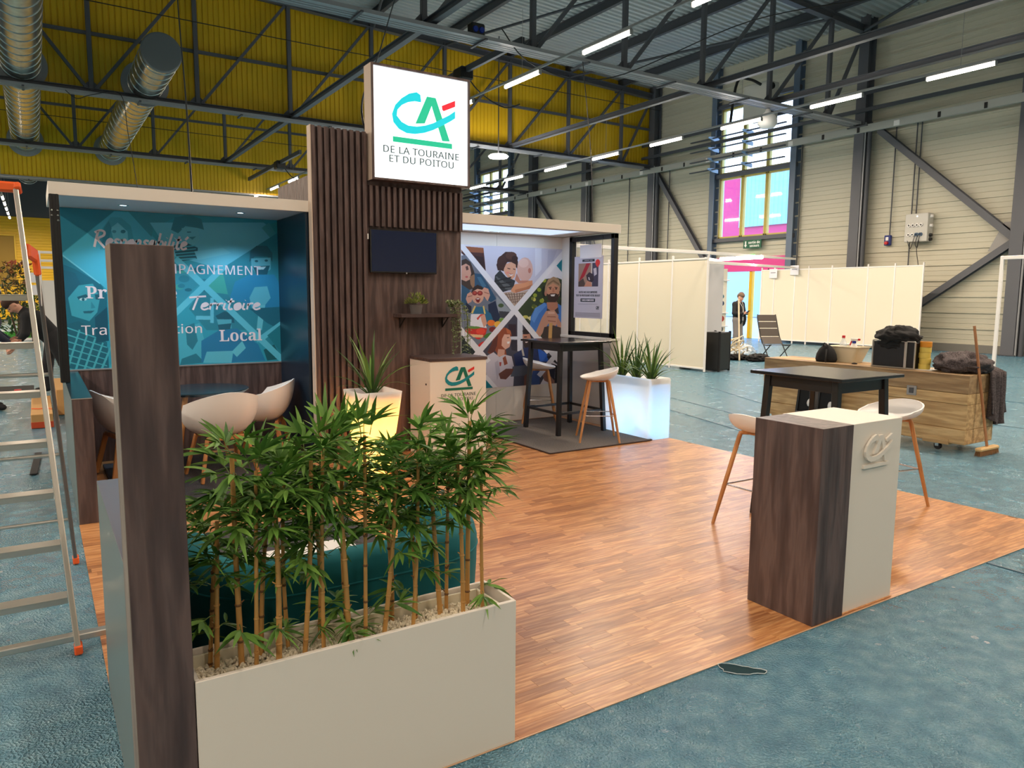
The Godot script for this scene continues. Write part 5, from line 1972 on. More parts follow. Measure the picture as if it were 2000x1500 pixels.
func crate() -> void:
	var pine: Material = mats["pine boards"]
	var grey: Material = mats["grey pine boards"]
	var t := thing("wooden_crate", "long low wooden transport crate on castors, loaded with bags and cases", "crate", Vector3(8.25, 0, -3.88))
	var w := 0.6
	var d := -2.62
	var b: B
	for q in [[0.134, 0.259, 0.0, pine], [0.262, 0.53, 0.012, pine], [0.533, 0.646, 0.0, pine], [0.65, 0.83, 0.004, grey]]:
		for s in [0, 1]:
			b = B.new()
			b.span(Vector3(w * s + (q[2] if s == 0 else -0.022), q[0], d), Vector3(w * s + (q[2] + 0.022 if s == 0 else 0.0), q[1], 0.0), 0.003)
			part("side_board", b, q[3], t)
			b = B.new()
			b.span(Vector3(0.024, q[0], d * s - (0.022 if s == 0 else -0.022)), Vector3(w - 0.024, q[1], d * s), 0.003)
			part("end_board", b, q[3], t)
	for k in 3:
		b = B.new()
		b.span(Vector3(w * k / 3.0 + 0.002, 0.83, d), Vector3(w * (k + 1) / 3.0 - 0.002, 0.85, 0.0), 0.003)
		part("lid_board", b, pine if k == 1 else grey, t)
	b = B.new()
	b.span(Vector3(0.0, 0.1, d), Vector3(w, 0.136, 0), 0.004)
	part("floor_board", b, pine, t)
	for z in [-0.3, d + 0.3]:
		b = B.new()
		b.span(Vector3(-0.01, 0.08, z - 0.14), Vector3(w + 0.01, 0.14, z + 0.14), 0.004)
		part("skid", b, pine, t)
		for x in [0.06, w - 0.06]:
			b = B.new()
			b.lathe([Vector2(0, -0.02), Vector2(0.036, -0.018), Vector2(0.042, -0.008), Vector2(0.042, 0.008), Vector2(0.036, 0.018), Vector2(0, 0.02)], 18, Transform3D(Basis(Vector3.FORWARD, PI / 2), Vector3(x, 0.042, z)))
			var wheel := part("castor", b, mats["rubber"], t)
			b = B.new()
			b.span(Vector3(x - 0.03, 0.04, z - 0.02), Vector3(x - 0.024, 0.085, z + 0.02), 0.001)
			b.span(Vector3(x + 0.024, 0.04, z - 0.02), Vector3(x + 0.03, 0.085, z + 0.02), 0.001)
			part("fork", b, mats["chrome"], wheel)
	for z in [-0.6, -2.0]:
		b = B.new()
		b.box(Vector3(-0.004, 0.63, z), Vector3(0.012, 0.11, 0.11), 0.006)
		var la := part("latch", b, mat("zinc plate", c8(170, 172, 172), 0.35, 0.7), t)
		b = B.new()
		b.box(Vector3(-0.012, 0.63, z), Vector3(0.012, 0.06, 0.05), 0.004)
		part("latch_key", b, mats["dark steel"], la)
	# things on the crate
	var k := thing("tub", "cream plastic tub holding bottles on the crate", "tub", Vector3(8.66, 0.85, -5.54))
	b = B.new()
	var rows := []
	for q in [[0.0, 0.11, 0.14], [0.19, 0.15, 0.215], [0.2, 0.165, 0.23], [0.195, 0.168, 0.232], [0.2, 0.148, 0.214], [0.02, 0.105, 0.135]]:
		rows.append(round_rect(q[1], q[2], 0.05, q[0]))
	b.grid(rows, true, true)
	b.face(rows[5], Vector3.UP)
	part("body", b, mat("cream plastic", c8(222, 212, 184), 0.5), k)
	var bo := thing("spray_bottle", "clear bottle with a red cap standing in the tub", "bottle", Vector3(8.66, 0.875, -5.62))
	b = B.new()
	b.lathe([Vector2(0, 0), Vector2(0.042, 0), Vector2(0.044, 0.02), Vector2(0.044, 0.2), Vector2(0.018, 0.26), Vector2(0.016, 0.28)], 18)
	part("body", b, mat("clear plastic", Color(0.85, 0.9, 0.95, 0.35), 0.1), bo)
	mats["clear plastic"].transparency = BaseMaterial3D.TRANSPARENCY_ALPHA
	b = B.new()
	b.lathe([Vector2(0.02, 0.275), Vector2(0.02, 0.305), Vector2(0, 0.31)], 14)
	part("cap", b, mats["red"], bo)
	bo = thing("spray_bottle", "white spray bottle with a red and blue trigger head in the tub", "bottle", Vector3(8.64, 0.875, -5.46))
	b = B.new()
	b.lathe([Vector2(0, 0), Vector2(0.04, 0), Vector2(0.042, 0.18), Vector2(0.02, 0.22), Vector2(0.015, 0.24)], 16)
	part("body", b, mats["plastic white"], bo)
	b = B.new()
	b.box(Vector3(0, 0.262, 0.005), Vector3(0.024, 0.04, 0.1), 0.008)
	part("head", b, mats["plastic white"], bo)
	b = B.new()
	b.bar(Vector3(0, 0.25, -0.03), Vector3(0, 0.19, -0.055), 0.012, 0.016, 0.003)
	b.box(Vector3(0, 0.265, 0.065), Vector3(0.02, 0.026, 0.03), 0.005)
	part("trigger", b, mats["red"], bo)
	b = B.new()
	b.lathe([Vector2(0.0225, 0.2), Vector2(0.024, 0.24), Vector2(0.02, 0.245)], 14)
	part("collar", b, mat("cobalt", c8(30, 50, 150), 0.4), bo)
	var bp := thing("backpack", "black soft backpack slumped at the front of the crate lid", "bag", Vector3(8.42, 0.845, -5.69))
	b = B.new()
	b.lathe([Vector2(0.0, 0.0), Vector2(0.125, 0.0), Vector2(0.14, 0.04), Vector2(0.13, 0.1), Vector2(0.1, 0.16), Vector2(0.06, 0.205), Vector2(0.02, 0.225), Vector2(0, 0.23)], 20, Transform3D(Basis.from_scale(Vector3(0.75, 1, 1)), Vector3.ZERO), true)
	part("body", b, mats["matt black"], bp)
	b = B.new()
	b.tube(smooth_path([Vector3(-0.04, 0.2, -0.02), Vector3(-0.05, 0.245, 0.0), Vector3(-0.04, 0.2, 0.05)]), 0.008, 6)
	b.tube(smooth_path([Vector3(-0.09, 0.17, 0.06), Vector3(-0.125, 0.08, 0.08), Vector3(-0.11, 0.0, 0.07)]), 0.01, 6)
	part("strap", b, mats["black"], bp)
	var names := ["larger black case with silver edges on the crate, under the black jacket", "narrow black case with silver edges standing beside the larger case on the crate"]
	for i in 2:
		var z0: float = [-5.05, -4.645][i]
		var z1: float = [-4.66, -4.545][i]
		var c := thing("flight_case", names[i], "case", Vector3(8.38, 0.852, 0), 0.0, "black cases on the crate")
		b = B.new()
		b.span(Vector3(0.006, 0.006, z0 + 0.006), Vector3(0.3, 0.3, z1 - 0.006), 0.004)
		part("body", b, mats["black"], c)
		b = B.new()
		for e in [[z0, 0.0, z1, 0.0], [z0, 0.306, z1, 0.306]]:
			b.bar(Vector3(0, e[1] + 0.006, e[0]), Vector3(0, e[3] + 0.006, e[2]), 0.014, 0.014, 0.002)
		for z in [z0, z1]:
			b.bar(Vector3(0, 0.0, z), Vector3(0, 0.31, z), 0.016, 0.016, 0.002)
		part("edge_profile", b, mats["aluminium"], c)
	var j := thing("jacket", "crumpled black jacket heaped on the two black cases", "jacket", Vector3(8.5, 1.14, -4.83))
	b = B.new()
	blob(b, Vector3(0.02, 0.06, 0), Vector3(0.2, 0.13, 0.235), 41, 0.3)
	blob(b, Vector3(-0.09, 0.0, -0.02), Vector3(0.05, 0.1, 0.15), 42, 0.25)
	part("cloth", b, mats["matt black"], j)
	for i in 5:
		var r := thing("tape_roll", ["orange roll of tape on top of the yellow rolls", "yellow roll of tape just under the orange one", "second yellow roll of tape from the top of the stack", "third yellow roll of tape from the top of the stack", "lowest yellow roll of tape, on white paper"][i], "tape", Vector3(8.5 + 0.003 * (i % 2), 0.856 + 0.063 * (4 - i), -4.49 - 0.004 * (i % 3)), 0.0, "stacked tape rolls on the crate")
		b = B.new()
		b.lathe([Vector2(0.036, 0), Vector2(0.06, 0), Vector2(0.062, 0.004), Vector2(0.062, 0.058), Vector2(0.06, 0.062), Vector2(0.036, 0.062), Vector2(0.036, 0)], 28)
		part("roll", b, mat("orange tape", c8(214, 140, 40), 0.4) if i == 0 else mat("yellow tape", c8(214, 190, 92), 0.4), r)
		b = B.new()
		b.lathe([Vector2(0.033, 0.001), Vector2(0.0362, 0.001), Vector2(0.0362, 0.061), Vector2(0.033, 0.061), Vector2(0.033, 0.001)], 24)
		part("core", b, mat("card core", c8(150, 124, 92), 0.8), r)
	b = B.new()
	b.box(Vector3(8.52, 0.853, -4.46), Vector3(0.24, 0.006, 0.2), 0.001)
	one("paper_sheet", b, mats["plastic white"], "white sheets of paper under the tape rolls on the crate", "paper")
	b = B.new()
	b.lathe([Vector2(0, 0), Vector2(0.03, 0), Vector2(0.034, 0.012), Vector2(0, 0.02)], 14)
	one("puck", b, mats["black"], "small flat black puck lying on the crate lid before the tub", "puck", Vector3(8.42, 0.851, -5.3))
	var bl := thing("blanket", "grey brown moving blanket heaped on the crate's end and hanging down", "blanket", Vector3(8.56, 0.85, -4.12))
	b = B.new()
	blob(b, Vector3(0.02, 0.08, 0.0), Vector3(0.24, 0.14, 0.28), 51, 0.3)
	var bm := mat("blanket grey", Color.WHITE, 0.95)
	bm.albedo_texture = noise("blanket fibre", 256, 0.08, 4, [0.0, c8(44, 39, 40), 0.5, c8(76, 68, 70), 1.0, c8(112, 102, 102)])
	tri(bm, Vector3(2.5, 2.5, 2.5))
	part("heap", b, bm, bl)
	b = B.new()
	rows = []
	for i in 14:
		var f := i / 13.0
		var row := []
		for q in 22:
			var g := q / 21.0
			var fold := 0.03 * sin(g * 17.0 + f * 2.0) * f + 0.02 * sin(g * 31.0)
			var top := Vector3(-0.05 + 0.42 * g, 0.16 * (1.0 - f) + 0.02, 0.0)
			if f < 0.3:
				row.append(Vector3(0.06 + 0.34 * g, 0.1 - f * 0.25 + fold * 0.5, 0.02 + f * 0.85))
			else:
				var h := (f - 0.3) / 0.7
				row.append(Vector3(0.06 + 0.34 * g - 0.05 * h * (0.5 - g), 0.02 - 0.58 * h * (0.75 + 0.25 * sin(g * 3.0)), 0.28 + fold + 0.03 * h))
		rows.append(row)
	b.grid(rows)
	for i in rows.size():
		for q in rows[i].size():
			rows[i][q] = rows[i][q] + Vector3(0, -0.004, -0.012)
	b.grid(rows, false, true)
	part("drape", b, bm, bl)
	var br := thing("broom", "wooden broom leaning against the crate's end, bristles on the floor", "broom", Vector3(8.47, 0, -3.75))
	b = B.new()
	b.tube([Vector3(0, 0.07, 0), Vector3(-0.06, 1.37, -0.2)], 0.014, 10)
	part("handle", b, mats["broom wood"], br)
	b = B.new()
	b.box(Vector3(0, 0.07, 0), Vector3(0.4, 0.04, 0.07), 0.012)
	part("head", b, mat("pale broom head", c8(206, 170, 116), 0.6), br)
	b = B.new()
	for i in 40:
		for q in 4:
			var x := -0.19 + 0.38 * i / 39.0
			b.tube([Vector3(x, 0.055, -0.022 + 0.015 * q), Vector3(x * 1.06 + rng.randf_range(-0.006, 0.006), 0.0, -0.03 + 0.02 * q)], [0.004, 0.0015], 4, false)
	var bs := part("bristles", b, mat("bristle brown", c8(150, 104, 62), 0.8), br)
	bs.set_meta("kind", "stuff")
	for i in 2:
		var fc := thing("folded_stool", ["folded black camp stool with white clips under the bar table, the left one", "folded black camp stool with white clips under the bar table, next to the crate's middle"][i], "stool", Vector3(8.1, 0, -5.72 + 0.29 * i), 0.0, "folded stools leaning on the crate")
		b = B.new()
		b.box(Vector3(0.0, 0.34, 0), Vector3(0.05, 0.56, 0.25), 0.01, Transform3D(Basis(Vector3.BACK, -0.12), Vector3.ZERO))
		part("canvas", b, mats["matt black"], fc)
		for z in [-0.125, 0.125]:
			b = B.new()
			b.bar(Vector3(-0.04, 0.0, z), Vector3(0.05, 0.64, z), 0.022, 0.03, 0.003, Vector3.BACK)
			part("leg", b, mats["dark steel"] if z > 0.0 else mats["black"], fc)
		b = B.new()
		b.bar(Vector3(-0.03, 0.2, -0.12), Vector3(-0.03, 0.2, 0.12), 0.02, 0.05, 0.003)
		part("crossbar", b, mat("mid grey bar", c8(110, 112, 118), 0.5), fc)
		for z in [-0.06, -0.02]:
			b = B.new()
			b.bar(Vector3(0.004, 0.5, z), Vector3(0.012, 0.59, z), 0.012, 0.016, 0.004, Vector3.BACK)
			part("clip", b, mats["plastic white"], fc)
		b = B.new()
		blob(b, Vector3(-0.01, 0.34, 0.06), Vector3(0.02, 0.05, 0.035), 60 + i, 0.3)
		part("care_label", b, mats["plastic white"], fc)


func blob(b: B, at: Vector3, r: Vector3, sd: int, rough: float) -> void:     # a crumpled lump of cloth
	var f := FastNoiseLite.new()
	f.seed = sd
	f.noise_type = FastNoiseLite.TYPE_SIMPLEX
	f.fractal_type = FastNoiseLite.FRACTAL_RIDGED
	f.frequency = 0.9
	f.fractal_octaves = 3
	var rows := []
	for i in 23:
		var a := PI * i / 22.0
		var row := []
		for k in 36:
			var c := TAU * k / 36.0
			var d := Vector3(sin(a) * cos(c), cos(a), sin(a) * sin(c))
			var e := 1.0 + rough * (f.get_noise_3dv(d * 1.3) - 0.15)
			var p := d * r * e
			if d.y < 0.0:
				p.y *= 0.75
			row.append(at + p)
		rows.append(row)
	b.grid(rows, true)


func clutter() -> void:
	var b := B.new()
	# reclined garden chair behind the crate
	var ch := thing("deck_chair", "reclining chair with a dark brown mesh back, behind the crate's left end", "chair", Vector3(16.6, 0, -12.75), -0.45)
	var brown := mat("mesh brown", c8(74, 66, 60), 0.7)
	for s in [-0.27, 0.27]:
		b = B.new()
		b.tube(smooth_path([Vector3(s, 0.42, 0.3), Vector3(s, 0.4, -0.1), Vector3(s, 0.55, -0.3), Vector3(s, 1.05, -0.55), Vector3(s * 0.95, 1.2, -0.6)], 6), 0.016, 8)
		part("side_tube", b, mats["black"], ch)
		b = B.new()
		b.tube([Vector3(s, 0.62, -0.35), Vector3(s, 0.0, 0.25)], 0.014, 8)
		b.tube([Vector3(s, 0.42, 0.28), Vector3(s, 0.0, -0.35)], 0.014, 8)
		part("leg", b, mats["black"], ch)
	for q in [[0.42, 0.28, 0.4, -0.08], [0.42, -0.12, 0.6, -0.33], [0.62, -0.34, 0.82, -0.43], [0.84, -0.44, 1.0, -0.52], [1.02, -0.53, 1.19, -0.595]]:
		b = B.new()
		b.bar(Vector3(0, q[0], q[1]), Vector3(0, q[2], q[3]), 0.52, 0.012, 0.003)
		part("mesh_panel", b, brown, ch)
	# black trunk, dark cabinet and boards by the near partition's end
	var tr := thing("equipment_case", "tall black equipment case at the end of the near white partition", "trunk", Vector3(12.93, 0, -11.5), 0.25)
	b = B.new()
	b.box(Vector3(0, 0.45, 0), Vector3(0.52, 0.86, 0.4), 0.02)
	part("body", b, mats["black"], tr)
	b = B.new()
	for x in [-0.24, 0.24]:
		for z in [-0.18, 0.18]:
			b.box(Vector3(x, 0.45, z), Vector3(0.05, 0.9, 0.05), 0.01)
	part("edge_guard", b, mats["matt black"], tr)
	var gc := thing("glass_cabinet", "narrow dark framed glass cabinet beside the near white partition's end", "cabinet", Vector3(12.85, 0, -12.2), 0.2)
	b = B.new()
	b.box(Vector3(0, 1.15, -0.14), Vector3(0.5, 2.3, 0.02), 0.0)
	b.box(Vector3(0, 0.06, 0), Vector3(0.5, 0.12, 0.3), 0.01)
	b.box(Vector3(0, 2.27, 0), Vector3(0.5, 0.05, 0.3), 0.01)
	part("carcass", b, mat("slate grey", c8(62, 64, 68), 0.5), gc)
	b = B.new()
	for x in [-0.24, 0.24]:
		b.bar(Vector3(x, 0.1, 0.14), Vector3(x, 2.25, 0.14), 0.025, 0.025, 0.002)
	b.bar(Vector3(-0.24, 1.5, 0.14), Vector3(0.24, 1.5, 0.14), 0.02, 0.02, 0.002)
	part("door_frame", b, mats["aluminium"], gc)
	b = B.new()
	b.span(Vector3(-0.22, 0.13, 0.13), Vector3(0.22, 2.24, 0.135), 0.0)
	part("pane", b, glass(), gc)
	var bd := thing("white_board", "large pale grey board standing behind the tall black case", "board", Vector3(14.0, 0, -12.6), -0.5)
	b = B.new()
	b.box(Vector3(0, 1.28, 0), Vector3(0.42, 2.5, 0.03), 0.003)
	part("board", b, mat("pale board", c8(200, 200, 204), 0.6), bd)
	b = B.new()
	b.box(Vector3(0, 0.02, 0), Vector3(0.3, 0.04, 0.4), 0.005)
	part("foot", b, mats["tray grey"], bd)
	var bn := thing("roll_up_banner", "narrow white banner with coloured round symbols beside the man with a phone", "banner", Vector3(15.2, 0, -13.4), -0.5)
	b = B.new()
	b.box(Vector3(0, 1.25, 0), Vector3(0.22, 2.3, 0.008), 0.001)
	part("sheet", b, mat("banner white", c8(226, 222, 208), 0.6), bn)
	for q in [[0.62, 0.09, c8(40, 42, 46)], [0.82, 0.07, c8(90, 92, 92)], [1.1, 0.085, c8(170, 60, 52)], [1.5, 0.07, c8(30, 60, 100)], [1.68, 0.06, c8(40, 110, 130)]]:
		b = B.new()
		b.lathe([Vector2(q[1], 0), Vector2(q[1], 0.002), Vector2(q[1] * 0.55, 0.002), Vector2(q[1] * 0.5, 0.001), Vector2(0, 0.001)], 18, Transform3D(Basis(Vector3.RIGHT, PI / 2), Vector3(-0.02, q[0], 0.004)))
		part("symbol", b, mat("symbol " + str(q[0]), q[2], 0.5), bn)
	for y in [0.5, 0.9, 1.25, 2.1]:
		b = B.new()
		b.box(Vector3(0.03, y, 0.03), Vector3(0.26, 0.03, 0.03), 0.003)
		part("cross_rail", b, mats["plastic white"], bn)
	b = B.new()
	b.box(Vector3(0, 0.05, 0), Vector3(0.3, 0.1, 0.2), 0.01)
	part("base", b, mats["tray grey"], bn)
	b = B.new()
	b.tube([Vector3(15.55, 0.0, -13.05), Vector3(15.95, 1.62, -13.5)], 0.022, 8)
	one("pole", b, mat("cream pole", c8(222, 206, 176), 0.5), "slim cream pole leaning in front of the man with a phone", "pole")
	rng.seed = 77
	var cb := thing("cable_heap", "tangled heap of cream cable loops on the floor before the man with a phone", "cable", Vector3(15.7, 0, -13.3))
	for k in 9:
		b = B.new()
		var pts := []
		var c := Vector3(rng.randf_range(-0.25, 0.3), 0.12 + 0.05 * k, rng.randf_range(-0.2, 0.2))
		for i in 7:
			var a := TAU * i / 6.0
			pts.append(Vector3(c.x + cos(a) * rng.randf_range(0.14, 0.26), maxf(0.02, c.y + sin(a) * rng.randf_range(0.08, 0.2)), c.z + sin(a * 1.0) * 0.12))
		b.tube(smooth_path(pts, 5), 0.016, 6)
		part("loop", b, mats["cream pole"], cb)
	b = B.new()
	blob(b, Vector3(0.05, 0.06, 0.0), Vector3(0.3, 0.09, 0.22), 71, 0.4)
	part("dark_bundle", b, mats["matt black"], cb)
	b = B.new()
	blob(b, Vector3(0.6, 0.12, -0.3), Vector3(0.3, 0.22, 0.3), 72, 0.6)
	var pm := mat("clear wrap", Color(0.9, 0.93, 0.95, 0.35), 0.12)
	pm.transparency = BaseMaterial3D.TRANSPARENCY_ALPHA
	one("plastic_wrap", b, pm, "crumpled clear plastic wrap beside the heap of cream cable", "plastic wrap", Vector3(15.7, 0, -13.3))
	b = B.new()
	blob(b, Vector3(0, 0.06, 0), Vector3(0.34, 0.12, 0.22), 73, 0.4)
	one("cloth_heap", b, mats["matt black"], "black cloth dropped on the floor left of the reclining chair", "cloth", Vector3(15.9, 0, -12.75))
	b = B.new()
	blob(b, Vector3(0, 0.012, 0), Vector3(0.1, 0.02, 0.06), 74, 0.5)
	one("strap_loop", b, mats["black"], "little black strap lying on the film left of the bar table", "strap", Vector3(8.15, 0, -6.75))
	b = B.new()
	blob(b, Vector3(0, 0.008, 0), Vector3(0.022, 0.012, 0.014), 75, 0.5)
	one("red_scrap", b, mats["red"], "tiny red scrap on the crinkled blue film", "scrap", Vector3(3.72, 0, -1.33))


func left_corner() -> void:
	var b := B.new()
	var card := mat("cardboard", c8(196, 152, 96), 0.8)
	var bx := thing("cardboard_box", "long flat cardboard box with an orange band, behind the stepladder", "box", Vector3(-0.03, 0, -10.6))
	b.span(Vector3(-0.11, 0.0, -1.9), Vector3(0.12, 0.17, 0.0), 0.006)
	part("carton", b, card, bx)
	b = B.new()
	b.span(Vector3(-0.112, 0.0, -1.8), Vector3(0.122, 0.075, 0.004), 0.002)
	part("orange_band", b, mat("orange print", c8(200, 76, 40), 0.7), bx)
	b = B.new()
	b.tube(smooth_path([Vector3(-0.1, 0.175, -0.55), Vector3(-0.02, 0.18, -0.45), Vector3(0.06, 0.18, -0.5), Vector3(0.11, 0.175, -0.4)]), 0.006, 5)
	part("strap", b, mats["orange"], bx)
	b = B.new()
	b.span(Vector3(0.15, 0.0, -13.2), Vector3(0.4, 0.35, -11.6), 0.008)
	one("cardboard_box", b, card, "second cardboard box, half hidden by the low teal topped wall", "box")
	b = B.new()
	b.span(Vector3(-1.2, 0.002, -15.2), Vector3(-0.12, 0.05, -14.2), 0.01)
	var bk := one("black_mat", b, mats["matt black"], "flat black pack with a red dot on the floor behind the stepladder", "pack")
	b = B.new()
	b.lathe([Vector2(0.05, 0), Vector2(0.05, 0.03), Vector2(0, 0.035)], 14, Transform3D(Basis(), Vector3(-0.34, 0.05, -14.35)))
	part("red_knob", b, mats["red"], bk)
	b = B.new()
	b.bar(Vector3(-0.115, 0.008, -7.85), Vector3(-0.075, 0.008, -8.9), 0.06, 0.014, 0.004)
	one("rubber_strip", b, mats["rubber"], "short black rubber strip lying on the film seen through the stepladder", "strip")
	# neighbouring stand: white frame with a panel, turf, planter bowl, shrubs
	var st := thing("neighbour_stand", "white panelled stand frame in front of the far yellow wall, beside the black post", "stand", Vector3(0, 0, -18))
	for x in [0.09, 1.1, 2.1]:
		b = B.new()
		b.box(Vector3(x, 1.25, 0), Vector3(0.06, 2.5, 0.06), 0.008)
		part("post", b, mats["plastic white"], st)
	for y in [2.47, 2.3, 2.16]:
		b = B.new()
		b.bar(Vector3(0.09, y, 0), Vector3(2.1, y, 0), 0.04, 0.05, 0.004)
		part("rail", b, mats["plastic white"], st)
	for x in [0.12, 1.13]:
		b = B.new()
		b.span(Vector3(x, 0.95, -0.012), Vector3(x + 0.94, 1.9, 0.012), 0.002)
		part("panel", b, mat("pale panel", c8(222, 220, 218), 0.6), st)
	for q in [[-0.12, 1.95, 0.2, 0.2], [-0.1, 1.7, 0.16, 0.2]]:
		b = B.new()
		b.box(Vector3(q[0], q[1], -0.3), Vector3(q[2], q[3], 0.01), 0.001)
		one("notice_sheet", b, mats["card white"], "white notice sheet on the far stand behind the ladder rail, the %s one" % ("upper" if q[1] > 1.8 else "lower"), "notice", Vector3(0.1, 0, -17.66), "notices behind the ladder")
	rng.seed = 61
	b = B.new()
	b.span(Vector3(-2.6, 0.0, -36), Vector3(2.4, 0.06, -30.5), 0.01)
	var turf := one("turf_mat", b, mat("turf green", c8(40, 130, 34), 0.95), "bright green artificial turf of the far left stand", "turf")
	b = B.new()
	for k in 5000:
		var p := Vector3(rng.randf_range(-2.55, 2.35), 0.06, rng.randf_range(-35.9, -30.55))
		b.tint = Color(0.01, 0.1, 0.01).lerp(Color(0.04, 0.32, 0.03), rng.randf())
		var e := Vector3(rng.randf_range(-0.02, 0.02), 0.05, rng.randf_range(-0.02, 0.02))
		b.face([p, p + Vector3(0.012, 0, 0), p + e], Vector3.BACK)
	var gl := part("turf_blades", b, mats["bamboo leaf"], turf)
	gl.set_meta("kind", "stuff")
	b = B.new()
	b.span(Vector3(-2.7, 0.0, -30.48), Vector3(2.5, 0.09, -30.3), 0.01)
	one("turf_kerb", b, mats["plastic white"], "white edging along the green turf", "edging")
	var bowl := thing("planter_bowl", "round white planter bowl on the green turf beside the black post", "planter", Vector3(0.62, 0.06, -31.2))
	b = B.new()
	b.lathe([Vector2(0, 0), Vector2(0.3, 0), Vector2(0.48, 0.2), Vector2(0.5, 0.42), Vector2(0.44, 0.44), Vector2(0, 0.36)], 28, Transform3D(), false)
	part("bowl", b, mats["plastic white"], bowl)
	b = B.new()
	blob(b, Vector3(0, 0.55, 0), Vector3(0.3, 0.3, 0.3), 81, 0.6)
	part("topiary", b, mat("olive plant", c8(96, 92, 50), 0.9), bowl)
	shrub("shrub", "dark shrub with red new leaves behind the stooping worker", Vector3(-0.55, 0.05, -28), 2.5, 0.75, Color(0.03, 0.09, 0.02), Color(0.4, 0.08, 0.04), 520)
	shrub("shrub", "light green low shrub on the turf behind the workers", Vector3(-0.2, 0.06, -31), 1.1, 0.5, Color(0.12, 0.22, 0.03), Color(0.3, 0.34, 0.06), 360)
	sword_plant("potted_palm", "small spiky palm sticking up behind the stooping worker's head", Vector3(-0.08, 1.35, -27.5), 18, 0.75, 83)
	b = B.new()
	b.tube([Vector3(-0.08, 0, -27.5), Vector3(-0.08, 1.36, -27.5)], [0.12, 0.05], 10)
	one("palm_trunk_pot", b, mats["grey pot"], "tall slim grey pot carrying the small spiky palm", "pot")


func shrub(called: String, label: String, at: Vector3, h: float, r: float, lo: Color, hi: Color, n: int) -> void:
	var t := thing(called, label, "shrub", at)
	var b := B.new()
	for k in 5:
		b.tube([Vector3(0, 0, 0), Vector3(cos(k * 1.3) * r * 0.5, h * 0.8, sin(k * 1.3) * r * 0.5)], [0.03, 0.01], 6)
	part("stems", b, mats["bark"], t)
	b = B.new()
	for k in n:
		var f := rng.randf()
		var a := rng.randf() * TAU
		var p := Vector3(cos(a) * r * sqrt(rng.randf()) * (1.0 - 0.4 * f), h * (0.12 + 0.88 * f), sin(a) * r * sqrt(rng.randf()) * (1.0 - 0.4 * f))
		b.tint = lo.lerp(hi, pow(f, 2.5) * rng.randf())
		small_leaf(b, p, Vector3(rng.randf_range(-1, 1), rng.randf_range(-0.2, 1.0), rng.randf_range(-1, 1)).normalized(), 0.2, 0.045)
	var o := part("foliage", b, mats["bamboo leaf"], t)
	o.set_meta("kind", "stuff")


